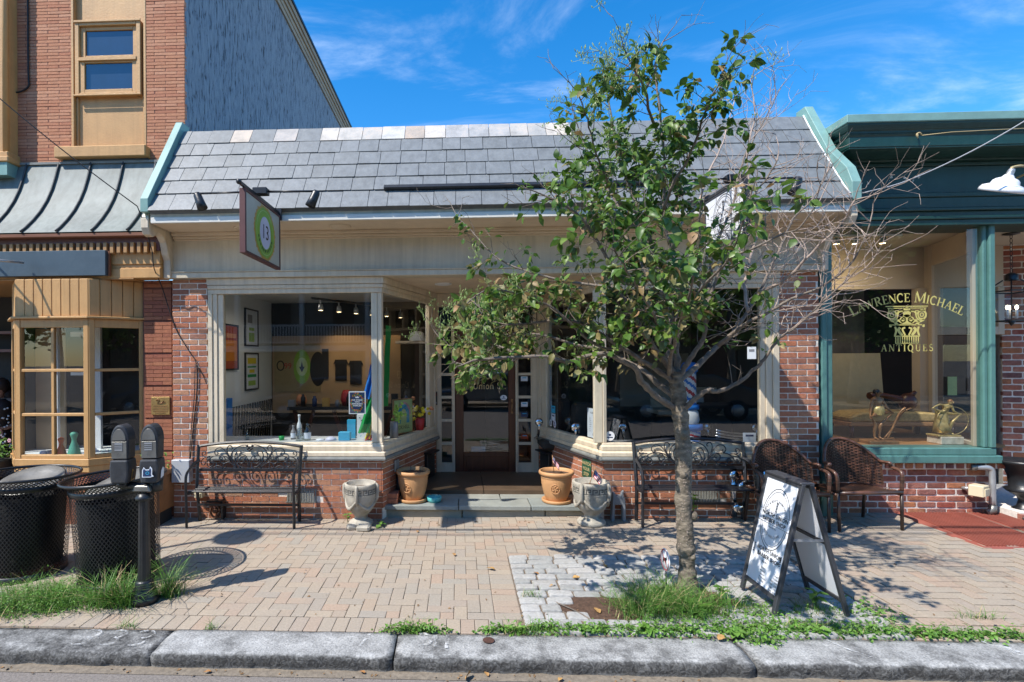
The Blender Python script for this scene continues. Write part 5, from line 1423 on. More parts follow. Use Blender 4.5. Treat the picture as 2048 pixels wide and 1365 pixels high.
# sign on the oblique wall
f0 = Vector((OBL_R[1][0], OBL_R[1][1], 0)); u_ = Vector((cos(aR), sin(aR), 0)); n_ = Vector((sin(aR), -cos(aR), 0))
cc = f0 + u_*(lenR-.36)
ws = thing('step_sign', 'small green notice with gold lettering on the brick right of the doorway', 'notice', cc + Vector((0,0,.53)))
m = MB(); m.prism([(-.105,-.11),(.105,-.11),(.105,.09),(.08,.12),(-.08,.12),(-.105,.09)], cc + n_*.002 + Vector((0,0,.53)), u_, (0,0,1), .010); m.build('plate', MT['green_sign'], ws, bevel=.003)
f = Face(cc + n_*.0125 + Vector((0,0,.53)), u_, (0,0,1), .001)
for tx, yy in (('WATCH',.065),('YOUR',.0),('STEP',-.065)): f.text(tx, 0, yy, .058, weight=.0012)
f.build('lettering', MT['gold_dull'], ws)
mt = thing('doormat', 'black rubber doormat in front of the wooden shop door', 'doormat', (.38,7.55,.152))
MB().box(-.19,.97,7.40,7.80,.153,.166).build('mat', MT['rubber'], mt, bevel=.004)
m = MB(); rr = random.Random(3)
for k in range(26):
    x = -.15+k*.043; m.box(x, x+.02, 7.44, 7.76, .1665, .172)
m.build('ribs', MT['rubber'], mt, kind='stuff')
lbr = thing('loose_bricks', 'two loose red bricks stacked at the left corner of the step', 'bricks', (-.80,6.40,.155))
MB().box(-.885,-.745,6.31,6.50,.154,.214).build('brick', MT['brick'], lbr, bevel=.005); MB().box(-.88,-.74,6.315,6.505,.215,.275).build('brick', MT['brick'], lbr, bevel=.005)
dv_ = thing('alarm_pad', 'small black entry keypad with red top on the left door frame', 'keypad', (-.345,7.85,1.30))
MB().box(-.43,-.325,7.80,7.86,1.20,1.40).build('case', MT['black_frame'], dv_, bevel=.008); MB().box(-.415,-.34,7.794,7.7995,1.335,1.385).build('lens', MT['apple'], dv_); MB().box(-.415,-.34,7.7945,7.7995,1.225,1.25).build('label', MT['paper'], dv_)
cm = thing('security_camera', 'white dome security camera with dark lens on the cream frieze', 'camera', (3.80,6.15,3.13))
m = MB(); m.lathe([(.001,.055),(.03,.052),(.05,.03),(.068,.012),(.07,-.01)], (0,0,0), 20, mat=Matrix.Translation((3.80,6.155,3.13)) @ Matrix.Rotation(pi/2, 4, 'X')); m.build('housing', MT['white_paint'], cm)
m = MB(); m.lathe([(.001,.062),(.022,.058),(.028,.05)], (0,0,0), 16, mat=Matrix.Translation((3.80,6.155,3.13)) @ Matrix.Rotation(pi/2, 4, 'X')); m.build('lens', MT['black_frame'], cm)
# small dark letter box and glass cover plate on the left oblique wall
f0 = Vector((OBL_L[0][0], OBL_L[0][1], 0)); uL = Vector((cos(aL), sin(aL), 0)); nL = Vector((sin(aL), -cos(aL), 0))
def on_oblique(u, z, w, h, d, rzm, org, a):
    return Matrix.Translation(org) @ rot_z(a)
for (org, a, u, nm, lab) in ((f0, aL, 1.42, 'vent_hood', 'black iron vent hood low on the brick left of the door'), (Vector((OBL_R[1][0], OBL_R[1][1], 0)), aR, .28, 'vent_hood', 'black iron vent hood low on the brick right of the door')):
    m_ = Matrix.Translation(org) @ rot_z(a); c0 = m_ @ Vector((u, -.05, .45))
    t = thing(nm, lab, 'vent', c0)
    b_ = MB(); b_.box(u-.14, u+.14, -.05, -.004, .20, .55, 0, m_); b_.build('box', MT['black_iron'], t, bevel=.006)
    b_ = MB(); b_.box(u-.16, u+.16, -.12, -.003, .551, .575, 0, m_); b_.build('hood', MT['black_iron'], t, bevel=.005)
m_ = Matrix.Translation(f0) @ rot_z(aL)
b_ = MB(); b_.box(.30,.42,-.02,-.004,.50,.64,0,m_); tag(b_.build('socket_cover', MT['galv'], org=tuple(m_ @ Vector((.36,0,.57))), bevel=.005), 'clear and grey socket cover on the brick left of the doorway', 'socket')
dp = thing('drain_pipe', 'black drain pipe at the corner of the left oblique brick wall', 'drain pipe', m_ @ Vector((.38,-.03,.16)))
b_ = MB(); b_.tube([m_ @ Vector((.37,-.03,.155)), m_ @ Vector((.37,-.03,.48))], .03, 10); b_.build('pipe', MT['black_iron'], dp)

# ------------------------------------------------------------------ hanging shop signs with their spot lamps
def bullet(parent, tip, d, n=18):
    d = Vector(d).normalized(); m = Matrix.Translation(tip) @ d.to_track_quat('Z', 'Y').to_matrix().to_4x4()
    b = MB(); b.lathe([(.001,-.005),(.03,.0),(.038,.02),(.043,.10),(.05,.165),(.047,.166),(.04,.12),(.001,.10)], (0,0,0), n, mat=m)
    return b.build('spot_lamp', MT['black_iron'], parent)
s13 = thing('hanging_sign', 'maroon framed hanging sign with a green wreath and number 13', 'shop sign', (-1.9,5.62,3.43))
X13 = -1.9
m = MB(); y0_, y1_, z0_, z1_ = 4.665, 5.60, 2.845, 3.425
m.box(X13-.055, X13+.0, y0_, y0_+.028, z0_, z1_); m.box(X13-.055, X13+.0, y1_-.02, y1_, z0_, z1_); m.box(X13-.055, X13+.0, y0_+.0285, y1_-.0205, z1_-.02, z1_); m.box(X13-.055, X13+.0, y0_+.0285, y1_-.0205, z0_, z0_+.028)
m.build('frame', MT['burgundy'], s13, bevel=.003)
MB().box(X13-.048, X13-.008, y0_+.029, y1_-.021, z0_+.029, z1_-.021).build('panel', MT['sign_cream'], s13)
f = Face((X13-.008, 5.165, 3.135), (0,1,0), (0,0,1), .0012)
rw = random.Random(8); jag = [1+.10*rw.random()*(i % 2) for i in range(64)]
f.disc(0, 0, .275, .26, 2, 1, 64, lambda i, n: jag[i]); f.disc(0, 0, .255, .243, 0, 2, 48, lambda i, n: 1+.02*sin(i*5)); f.ellipse(0, 0, .222, .215, .006, 1, 3); f.disc(0, .09, .16, .09, 1, 2.5, 30); f.disc(0,.0,.214,.205,0,2.8,40)
f.disc(0, 0, .145, .158, 3, 4); f.text('13', 0, 0, .20, 4, .95, k=5)
for a in range(200, 341, 14): f.disc(.185*cos(radians(a)), .178*sin(radians(a)), .012, .016, 5, 4, 8)
f.build('print', [MT['lime'], MT['lime2'], MT['orange_print'], MT['lilac'], MT['ink'], MT['green_sign']], s13)
m = MB(); m.bar((X13-.027,4.60,3.455),(X13-.027,5.655,3.455), .025, .028); m.box(X13-.065,X13+.01,5.6,5.627,3.38,3.50); m.ball((X13-.027,4.59,3.455), .024, 6); m.tube([(X13-.027,4.69,3.42),(X13-.027,4.69,3.46)], .008, 6); m.tube([(X13-.027,5.5,3.42),(X13-.027,5.5,3.46)], .008, 6)
m.build('bracket', MT['black_iron'], s13)
m = MB(); m.box(X13-.07,X13+.07,5.0,5.09,3.475,3.54); m.build('junction_box', MT['black_iron'], s13, bevel=.006)
for s, tipx in ((-1, X13-.66), (1, X13+.53)):
    m = MB(); m.tube([(X13+s*.06,5.05,3.51),(tipx,5.10,3.52)], .010, 6); m.build('lamp_arm', MT['black_iron'], s13)
    bullet(s13, (tipx, 5.10, 3.52), (-s*.42,-.08,-1) if s < 0 else (-.42,-.1,-1))
s2 = thing('hanging_sign', 'white barber shop hanging sign partly hidden by the tree branches', 'shop sign', (2.6,5.62,3.48))
X2 = 2.55
m = MB(); m.box(X2, X2+.055, 4.845, 4.868, 2.965, 3.485); m.box(X2, X2+.055, 5.582, 5.605, 2.965, 3.485); m.box(X2, X2+.055, 4.8685, 5.5815, 3.463, 3.485); m.box(X2, X2+.055, 4.8685, 5.5815, 2.965, 2.987)
m.build('frame', MT['frame_grey'], s2, bevel=.003)
MB().box(X2+.004, X2+.05, 4.869, 5.581, 2.988, 3.462).build('panel', MT['white_panel'], s2)
def barber_print(f, s, mi=0, sy=1.0):
    f.ellipse(0, 0, .47*s, .50*s*sy, .016*s, mi); f.ellipse(0, 0, .42*s, .45*s*sy, .010*s, mi)
    f.rect(-.56*s, .56*s, -.135*s, .135*s, mi+1, 2)
    for a, b, c, d in ((-.56,.56,.128,.135),(-.56,.56,-.135,-.128),(-.56,-.553,-.135,.135),(.553,.56,-.135,.135)): f.rect(a*s, b*s, c*s, d*s, mi, 3)
    f.text('NORTH UNION', 0, .062*s, .118*s, mi, 1.12, k=3, weight=.0014); f.text('BARBER SHOP', 0, -.062*s, .118*s, mi, 1.12, k=3, weight=.0014)
    f.text("MEN'S & BOY'S HAIRCUTTING", 0, 0, .075*s, mi, 1.1, arc=.335*s*(.5+.5*sy), k=3); f.text('KIDS WELCOME', 0, 0, .075*s, mi, 1.1, arc=-.335*s*(.5+.5*sy), k=3)
    f.text('www.barbers', 0, -.195*s, .05*s, mi, k=3)
    for k in range(5): f.poly([(-.03*s,(.17+k*.034)*s),(.03*s,(.185+k*.034)*s),(.03*s,(.203+k*.034)*s),(-.03*s,(.188+k*.034)*s)], mi, 3)
    f.rect(-.04*s, .04*s, .345*s, .36*s, mi, 3); f.rect(-.04*s, .04*s, .152*s, .165*s, mi, 3)
f = Face((X2+.004, 5.225, 3.235), (0,-1,0), (0,0,1), .0012); barber_print(f, .43); f.build('print', [MT['ink'], MT['white_panel']], s2)
m = MB(); m.bar((X2+.027,4.79,3.515),(X2+.027,5.655,3.515), .025, .028); m.box(X2-.01,X2+.065,5.6,5.627,3.44,3.56); m.ball((X2+.027,4.78,3.515), .024, 6); m.tube([(X2+.027,4.92,3.48),(X2+.027,4.92,3.52)], .008, 6); m.tube([(X2+.027,5.5,3.48),(X2+.027,5.5,3.52)], .008, 6); m.build('bracket', MT['black_iron'], s2)
m = MB(); m.box(X2-.04,X2+.10,5.05,5.14,3.53,3.59); m.build('junction_box', MT['black_iron'], s2, bevel=.006)
for s, tipx in ((-1, X2-.50), (1, X2+.66)):
    m = MB(); m.tube([(X2+.03+s*.06,5.10,3.56),(tipx,5.14,3.57)], .010, 6); m.build('lamp_arm', MT['black_iron'], s2)
    bullet(s2, (tipx, 5.14, 3.57), (-s*.42,-.1,-1))

# ------------------------------------------------------------------ A-frame pavement sign
af = thing('sandwich_board', 'grey framed white barber shop sandwich board standing in the weeds', 'sandwich board', (2.5, 4.13, 0))
RX, RZ = 2.49, .965
def panel(xb, sgn, name):
    """sgn -1: the leaf facing left (-X), +1: the leaf facing right"""
    b0 = Vector((xb, 0, .03)); top = Vector((RX + sgn*.028, 0, RZ)); v = (top-b0); L_ = v.length; v.normalize()
    n = Vector((-v.z, 0, v.x)) if sgn < 0 else Vector((v.z, 0, -v.x))
    Ya, Yb = 3.90, 4.365
    mb = MB(); up = n
    mb.bar(b0 + Vector((0,Ya+.018,0)), top + Vector((0,Ya+.018,0)), .036, .026, up); mb.bar(b0 + Vector((0,Yb-.018,0)), top + Vector((0,Yb-.018,0)), .036, .026, up)
    for t_, w_ in ((.105,.034),(L_-.017,.034)):
        c = b0 + v*t_; mb.bar(c + Vector((0,Ya+.0365,0)), c + Vector((0,Yb-.0365,0)), w_, .0255, up)
    if sgn > 0:
        c = b0 + v*(L_*.55); mb.bar(c + Vector((0,Ya+.0365,0)), c + Vector((0,Yb-.0365,0)), .03, .0255, up)
    fr = mb.build(name, MT['frame_grey'], af, bevel=.003)
    pm_ = MB(); c0 = b0 + v*.123; c1 = b0 + v*(L_-.035)
    vs = []
    for dn in (-.004, .004):
        for p in (c0, c1):
            for yy in (Ya+.0365, Yb-.0365): vs.append(p + n*dn + Vector((0,yy,0)))
    pm_.add(vs, [(0,1,3,2),(4,6,7,5),(0,2,6,4),(1,5,7,3),(0,4,5,1),(2,3,7,6)])
    pm_.build('poster_panel', MT['white_panel'], fr)
    return b0, v, n, L_, fr
b0, v, n, L_, fr = panel(2.255, -1, 'front_leaf')
cen = b0 + v*(L_*.66) + Vector((0, 4.132, 0)) + n*.004
f = Face(cen, (0,-1,0), v, .0012); f.mb = MB()
barber_print(f, .352, 0, 1.32)
lo = -.335
f.text('NORTH UNION', .02, lo+.085, .042, 0, 1.05, k=2, weight=.001); f.text('BARBER SHOP', .02, lo+.04, .042, 0, 1.05, k=2, weight=.001); f.text('HOURS', -.01, lo-.002, .02, 0, k=2)
for xx in (-.17, .165):
    for k in range(5): f.poly([(xx-.009,lo+.03+k*.015),(xx+.009,lo+.036+k*.015),(xx+.009,lo+.044+k*.015),(xx-.009,lo+.038+k*.015)], 0, 2)
for k, (d_, h_) in enumerate((('Sunday','Closed'),('Monday','Closed'),('Tuesday','9:00 - 6:00'),('Wednesday','9:00 - 6:00'),('Thursday','9:00 - 7:00'),('Friday','9:00 - 6:00'),('Saturday','8:00 - 3:00'))):
    f.text(d_, -.04, lo-.045-k*.024, .019, 0, align='LEFT', k=2); f.text(h_, .185, lo-.045-k*.024, .019, 0, align='RIGHT', k=2)
f.build('print', [MT['ink'], MT['white_panel']], fr)
panel(2.765, 1, 'rear_leaf')
m = MB(); m.bar((2.40,3.925,.56),(2.62,3.925,.56), .004, .018); m.bar((2.40,4.34,.56),(2.62,4.34,.56), .004, .018); m.build('stay', MT['galv'], af)
m = MB(); m.box(RX-.05, RX+.05, 3.905, 4.36, RZ-.005, RZ+.012); m.build('hinge_cap', MT['frame_grey'], af, bevel=.004)

# ------------------------------------------------------------------ wicker armchairs
def make_chair():
    t = thing('wicker_chair', 'brown wicker armchair with rounded back beside the teal post', 'armchair', (0,0,0), 'wicker armchairs by the brick pier')
    def S(u, z):           # surface of the rounded back, u -1..1
        bend = .22*abs(u)**2.0
        return Vector((.325*u*(1-.04*(.9-z)), .135 - bend*.85 + (z-.42)*.12, z))
    def topz(u): return .90 - .235*abs(u)**2.3
    rows = 31; mb = MB(); N = 40
    for j in range(rows):
        z = .425 + j*.0155
        us = [(-1+2*i/N) for i in range(N+1)]
        vs = []; ok = []
        for i, u in enumerate(us):
            nn = Vector((-u*.8, -1, .2)).normalized(); off = .0065*(1 if (i//2+j) % 2 else -1)
            vs += [S(u, z)+nn*off, S(u, z+.0125)+nn*off]; ok.append(z + .008 < topz(u))
        mb.add(vs, [(2*i, 2*i+2, 2*i+3, 2*i+1) for i in range(N) if ok[i] and ok[i+1]], 0, False)
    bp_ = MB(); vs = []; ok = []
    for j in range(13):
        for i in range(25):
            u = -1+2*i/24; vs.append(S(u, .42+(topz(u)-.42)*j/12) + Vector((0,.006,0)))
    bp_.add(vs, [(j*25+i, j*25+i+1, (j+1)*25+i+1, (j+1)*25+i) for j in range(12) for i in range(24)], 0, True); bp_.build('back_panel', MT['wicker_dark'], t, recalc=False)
    for i in range(0, 23):
        u = -1+2*i/22
        mb.tube([S(u, .42 + (topz(u)-.42)*q/5) for q in range(6)], .0042, 4, 0, False)
    mb.build('back_weave', MT['wicker'], t, kind='stuff', recalc=False)
    mb = MB(); us = [(-1+2*i/28) for i in range(29)]
    mb.tube([S(u, topz(u)) for u in us], .017, 7); mb.build('back_rim', MT['wicker'], t)
    for s in (-1, 1):
        e = S(s*.98, topz(s*.98))
        mb = MB(); mb.tube(smooth_path([e, e+Vector((s*.02,-.10,.0)), (s*.355,-.10,.635), (s*.362,-.20,.612), (s*.355,-.235,.56), (s*.345,-.235,.40)], 4), .020, 8, 0, True, .8); mb.build('arm', MT['wicker'], t)
        MB().tube([(s*.345,-.235,.41),(s*.34,-.245,0)], .016, 8).build('leg', MT['bronze_dark'], t)
        MB().tube([(s*.27,.13,.41),(s*.29,.185,0)], .016, 8).build('leg', MT['bronze_dark'], t)
    mb = MB(); nseg = 26
    for j in range(25):
        y = -.235 + j*.0155; hw = .325 - .06*max(0, (y-.05)/.2)**2
        vs = []
        for i in range(nseg+1):
            x = -hw+2*hw*i/nseg; off = .003*(1 if (i+j) % 2 else -1); dip = -.015*(1-(x/hw)**2)*sin(pi*(j+.5)/30)
            vs += [(x, y, .405+off+dip), (x, y+.0138, .405+off+dip)]
        mb.add(vs, [(2*i, 2*i+2, 2*i+3, 2*i+1) for i in range(nseg)])
    mb.build('seat_weave', MT['wicker'], t, kind='stuff', recalc=False)
    mb = MB(); mb.box(-.315,.315,-.225,.20,.372,.392); mb.build('seat', MT['black_frame'], t)
    mb = MB(); mb.tube([(-.345,-.24,.395),(.345,-.24,.395)], .022, 8); mb.tube([(-.345,-.24,.37),(-.27,.14,.37)], .016, 6); mb.tube([(.345,-.24,.37),(.27,.14,.37)], .016, 6); mb.build('apron', MT['wicker'], t)
    return t
ch = make_chair(); ch.location = (4.26, 5.96, .062); ch.rotation_euler = (0,0,radians(5)); ch['label'] = 'brown wicker armchair in front of the teal post and antiques window'
c2 = copy_tree(ch); c2.location = (3.49, 5.92, .05); c2.rotation_euler = (0,0,radians(3)); c2['label'] = 'brown wicker armchair half hidden behind the sandwich board'

# ------------------------------------------------------------------ right-hand frontage: cellar hatch, pipe, lamps, urn
gr = thing('cellar_hatch', 'red painted steel cellar doors set in the pavement', 'cellar doors', (5.8, 5.8, .05))
def gq(x, y): return .045 + (y-5.27)*.045
for a, b in ((5.03,5.76),(5.775,6.52),(6.535,7.4)):
    lf = MB(); lf.add([(a,5.29,gq(a,5.29)),(b,5.29,gq(b,5.29)),(b+.02,6.30,gq(b,6.30)),(a+.02,6.30,gq(a,6.30)),(a,5.29,-.02),(b,5.29,-.02),(b+.02,6.30,-.02),(a+.02,6.30,-.02)], [(0,1,2,3),(0,4,5,1),(1,5,6,2),(2,6,7,3),(3,7,4,0)])
    o = lf.build('leaf', MT['red_steel'], gr, bevel=.004)
    rb_ = MB(); x = a+.04
    while x < b-.03:
        p0, p1 = Vector((x,5.32,gq(x,5.32)+.004)), Vector((x+.02,6.28,gq(x,6.28)+.004)); rb_.bar(p0, p1, .013, .016); x += .034
    rb_.build('rib', MT['red_steel'], o, kind='stuff')
m = MB(); m.add([(4.96,5.24,.0+.035),(8,5.24,.035),(8,5.285,.06),(5.005,5.285,.06)], [(0,1,2,3)]); m.add([(4.96,5.24,.035),(5.005,5.285,.06),(5.03,6.32,.105),(4.985,6.32,.08)], [(0,1,2,3)])
m.build('rim', MT['red_steel'], gr)
pp = thing('conduit_pipe', 'grey conduit pipe with elbow down the antiques shop brick base', 'pipe', (5.98,6.2,.15))
m = MB(); m.tube(smooth_path([(5.83,6.27,.615),(5.92,6.24,.62),(5.965,6.23,.61),(5.985,6.225,.57),(5.985,6.22,.4),(5.985,6.22,.19)], 3), .03, 10); m.build('pipe', MT['galv'], pp)
m = MB(); m.tube([(5.985,6.22,.20),(5.985,6.22,.14),(5.93,6.24,.115)], [.038,.04,.036], 10); m.tube([(5.80,6.28,.615),(5.85,6.265,.617)], .038, 10); m.build('elbow', MT['gunmetal'], pp)
fl_ = thing('floodlight', 'cream plastic floodlight box low on the antiques shop brick base', 'floodlight', (5.82,6.2,.36))
m = MB(); m.cbox((5.815,6.20,.37), (.15,.13,.125), .5); m.build('housing', MT['beige_box'], fl_, bevel=.008)
m = MB(); m.cbox((5.845,6.135,.36), (.115,.012,.08), .5); m.build('lens', MT['beige_box'], fl_, bevel=.003); m = MB(); m.tube([(5.76,6.25,.38),(5.74,6.31,.37)], .02, 8); m.build('mount', MT['galv'], fl_)
def gooseneck(name, label, loc, dirx, mat, matarm, arm):
    t = thing(name, label, 'lamp', loc)
    m = Matrix.Translation(loc) @ Matrix.Rotation(dirx[0], 4, 'Y') @ Matrix.Rotation(dirx[1], 4, 'X')
    MB().lathe([(.001,.17),(.022,.17),(.028,.15),(.03,.115),(.036,.11)], (0,0,0), 20, mat=m).build('socket', MT['galv'], t)
    MB().lathe([(.034,.112),(.05,.085),(.085,.07),(.105,.05),(.112,.022),(.118,.018),(.165,.0),(.180,-.03),(.184,-.055),(.180,-.056),(.16,-.01),(.10,.03),(.001,.06)], (0,0,0), 32, mat=m).build('shade', mat, t)
    MB().tube(smooth_path([m @ Vector((0,0,.165))] + arm, 5), .012, 8).build('arm', matarm, t)
    return t
gooseneck('gooseneck_lamp', 'white enamel gooseneck lamp hanging before the teal cornice', (5.535,5.62,3.60), (radians(8),radians(22)), MT['white_enamel'], MT['gold_dull'], [(5.62,5.62,3.79),(5.80,5.70,3.83),(6.1,5.9,3.85),(6.2,6.19,3.85)])
gooseneck('gooseneck_lamp', 'copper gooseneck lamp cut by the left edge of the picture', (-5.60,5.45,3.43), (radians(10),radians(-10)), MT['copper_lamp'], MT['galv'], [(-5.62,5.5,3.62),(-5.7,5.75,3.5),(-5.75,5.95,3.1)])
m = MB(); m.tube([(-5.6,5.5,3.02),(-5.08,5.62,3.0),(-5.0,5.9,3.02)], .014, 8); tag(m.build('lamp_arm', MT['galv'], org=(-5.08,5.6,3.0)), 'bare grey metal arm reaching out before the blue sign board', 'bracket')
ln_ = thing('hanging_lantern', 'dark metal lantern with three candle bulbs hanging in the right doorway', 'lantern', (6.70,6.72,3.36))
lx, ly = 6.70, 6.72
MB().lathe([(.001,.0),(.075,.0),(.08,-.012),(.03,-.025),(.001,-.03)], (lx,ly,3.364), 20).build('canopy', MT['black_iron'], ln_)
m = MB()
for k in range(9):
    z = 3.325-k*.052
    m.tube([(lx+(.014*cos(a) if k % 2 else 0), ly+(0 if k % 2 else .014*cos(a)), z+.03*sin(a)) for a in [2*pi*q/10 for q in range(11)]], .0045, 4)
m.build('chain', MT['black_iron'], ln_)
m = MB(); m.lathe([(.06,2.79),(.06,2.86),(.03,2.88),(.001,2.89)], (lx,ly,0), 8); m.build('cap', MT['black_iron'], ln_)
m = MB()
top = [(lx+.175*a, ly+.175*b, 2.655) for a, b in ((-1,-1),(1,-1),(1,1),(-1,1))]; bot = [(lx+.115*a, ly+.115*b, 2.30) for a, b in ((-1,-1),(1,-1),(1,1),(-1,1))]
for q in range(4):
    m.bar(top[q], bot[q], .014, .014); m.bar(top[q], (lx+.05*((-1,1,1,-1)[q]), ly+.05*((-1,-1,1,1)[q]), 2.80), .014, .014); m.bar(top[q], top[(q+1) % 4], .016, .016); m.bar(bot[q], bot[(q+1) % 4], .018, .016)
    c_ = [(Vector(top[q])*.55+Vector(bot[q])*.45), (Vector(top[(q+1) % 4])*.55+Vector(bot[(q+1) % 4])*.45)]
m.tube([(lx,ly,2.30),(lx,ly,2.24)], [.04,.005], 8); m.build('cage', MT['black_iron'], ln_)
for q in range(4):
    g = MB(); g.add([top[q], top[(q+1) % 4], bot[(q+1) % 4], bot[q]], [(0,1,2,3)]); g.build('glass', MT['glass_clear'], ln_, recalc=False); g = MB(); q2 = (q+1) % 4; g.add([top[q], top[q2], (lx+.05*((-1,1,1,-1)[q2]), ly+.05*((-1,-1,1,1)[q2]), 2.80), (lx+.05*((-1,1,1,-1)[q]), ly+.05*((-1,-1,1,1)[q]), 2.80)], [(0,1,2,3)]); g.build('roof_glass', MT['glass_clear'], ln_, recalc=False)
for dx, dy in ((-.05,0),(.04,-.02),(.03,.05)):
    m = MB(); m.tube([(lx+dx,ly+dy,2.33),(lx+dx,ly+dy,2.44)], .013, 8); c_ = m.build('candle', MT['white_paint'], ln_)
    m = MB(); m.ball((lx+dx,ly+dy,2.465), .016, 6, 0, (1,1,1.7)); m.build('bulb', MT['candle'], c_)
iu = thing('iron_urn', 'black iron garden urn on a square plinth at the right edge', 'urn', (6.32,6.22,.12))
MB().lathe([(.001,.10),(.10,.10),(.12,.13),(.06,.17),(.045,.24),(.06,.28),(.14,.33),(.165,.36),(.12,.38),(.13,.50),(.17,.62),(.235,.655),(.24,.685),(.21,.69),(.19,.67),(.001,.66)], (6.32,6.22,.02), 32).build('body', MT['black_iron'], iu)
MB().box(6.13,6.51,6.03,6.41,.02,.12).build('plinth', MT['black_iron'], iu, bevel=.01)

# ------------------------------------------------------------------ cables
m = MB(); m.tube([Vector((-5.15,5.0,5.05)).lerp(Vector((-3.48,5.62,3.56)), k/12) + Vector((0,0,-.05*sin(pi*k/12))) for k in range(13)], .006, 5)
tag(m.build('service_cable', MT['cable'], org=(-3.48,5.62,3.56)), 'thin black cable crossing the metal roof down to the left eave bracket', 'cable')
m = MB(); m.tube(smooth_path([(-3.48,5.62,3.56),(-3.46,5.70,3.40),(-3.50,5.92,3.15),(-3.52,6.0,2.95),(-3.52,6.17,2.74),(-3.38,6.19,2.28),(-3.20,6.185,1.98),(-3.12,6.18,1.84),(-3.12,6.185,1.5),(-3.17,6.185,1.05),(-3.20,6.18,.71)], 5), .006, 5)
m.tube(smooth_path([(-3.12,6.18,1.84),(-3.04,6.185,1.70),(-3.0,6.185,1.60)], 4), .005, 5); m.tube(smooth_path([(-3.135,6.18,1.84),(-3.15,6.185,1.45),(-3.19,6.185,1.05),(-3.21,6.18,.71)], 4), .005, 5)
tag(m.build('wall_cable', MT['cable'], org=(-3.2,6.19,.71)), 'black cable hanging down the left brick pier to the grey box', 'cable')
m = MB(); m.tube(smooth_path([(-5.46,6.535,6.9),(-5.46,6.535,5.6),(-5.45,6.535,5.42),(-5.5,6.535,5.35),(-5.62,6.53,5.31),(-5.75,6.5,5.33)], 5), .011, 5)
tag(m.build('wall_cable', MT['cable'], org=(-5.46,6.54,5.6)), 'dark cable running down the upper left orange brick wall', 'cable')
m = MB(); m.tube(smooth_path([(4.15,5.64,3.56),(4.55,5.55,3.66),(5.1,5.35,3.93),(5.6,5.05,4.30),(6.2,4.6,4.85)], 6), .0065, 5)
tag(m.build('service_cable', MT['cable_grey'], org=(4.15,5.64,3.56)), 'grey cable rising from the right eave in front of the teal cornice', 'cable')
m = MB(); m.tube([(4.92,5.83,4.22),(5.2,5.81,4.24),(6.4,5.8,4.27)], .004, 5); m.tube(smooth_path([(4.92,5.84,4.23),(4.89,5.83,4.25),(4.86,5.83,4.23),(4.88,5.84,4.20),(4.90,5.87,4.26)], 4), .007, 5)
tag(m.build('guy_wire', MT['gold_dull'], org=(4.9,5.85,4.22)), 'thin brass wire hooked to the teal cornice', 'wire')
# wires above the street: their shadows fall along the foot of the shop
for k, (y, z) in enumerate(((2.95,6.6),(2.86,6.75),(1.98,8.4))):
    m = MB(); m.tube([(x, y, z + .00012*x*x) for x in range(-30, 31, 3)], .016, 5)
    tag(m.build('street_wire', MT['cable'], org=(0,y,z)), ['lowest of the wires strung above the kerb','middle one of the wires strung above the kerb','highest of the wires strung above the kerb'][k], 'wire', 'overhead wires along the street')
# crook-necked lamp standing by the kerb, left of the picture
sl_ = thing('street_lamp', 'tall dark street lamp with a crook neck and round shade beside the kerb', 'street lamp', (-5.2, 3.62, 0))
m = MB(); m.tube(smooth_path([(-5.2,3.62,0),(-5.2,3.62,2.0),(-5.2,3.62,3.9),(-5.12,3.66,4.25),(-4.95,3.74,4.32),(-4.82,3.80,4.2),(-4.80,3.81,4.08)], 6), .03, 8); m.build('pole', MT['black_iron'], sl_)
MB().lathe([(.001,.1),(.05,.08),(.12,.03),(.25,-.02),(.255,-.04),(.001,-.03)], (-4.80,3.81,4.02), 28).build('lamp_shade', MT['black_iron'], sl_)
# little round sign on a stake in the weeds
ds = thing('stake_sign', 'small round no dogs sign on a thin stake beside the tree trunk', 'sign', (1.66,4.37,0))
MB().tube([(1.665,4.37,0),(1.662,4.37,.20)], .005, 6).build('stake', MT['black_iron'], ds)
nrm = Vector((-1,-.02,.0)).normalized(); m4 = Matrix.Translation((1.66,4.372,.245)) @ nrm.to_track_quat('Z','Y').to_matrix().to_4x4()
MB().lathe([(.001,.004),(.088,.004),(.09,.0),(.088,-.004),(.001,-.004)], (0,0,0), 32, mat=m4).build('disc', MT['white_paint'], ds)
uu = Vector((-nrm.y, nrm.x, 0)).normalized(); f = Face(Vector((1.66,4.372,.245)) + nrm*.004, uu, (0,0,1), .001)
if f.n.dot(nrm) < 0: f = Face(Vector((1.66,4.372,.245)) + nrm*.004, -uu, (0,0,1), .001)
f.ellipse(0,0,.078,.078,.008,0); f.poly([(-.04,-.03),(-.03,.012),(.02,.02),(.035,.042),(.045,.02),(.03,0),(.032,-.035),(.02,-.035),(.015,-.008),(-.018,-.012),(-.028,-.035)], 1, 2); f.line([(-.05,.05),(.05,-.05)], .009, 0, 3)
f.build('print', [MT['flag_red'], MT['ink']], ds)
# planter box by the left pier
pb = thing('planter_box', 'brown wooden planter box with wilting flowers beside the left pier', 'planter', (-3.50,5.95,0))
MB().box(-3.62,-3.41,5.84,6.2,.15,.56).build('box', MT['planter_wood'], pb, bevel=.006); MB().box(-3.66,-3.385,5.82,6.22,.5605,.61).build('rim', MT['planter_wood'], pb, bevel=.005)
MB().box(-3.60,-3.43,5.86,6.18,.0,.149).build('foot', MT['int_dark'], pb)
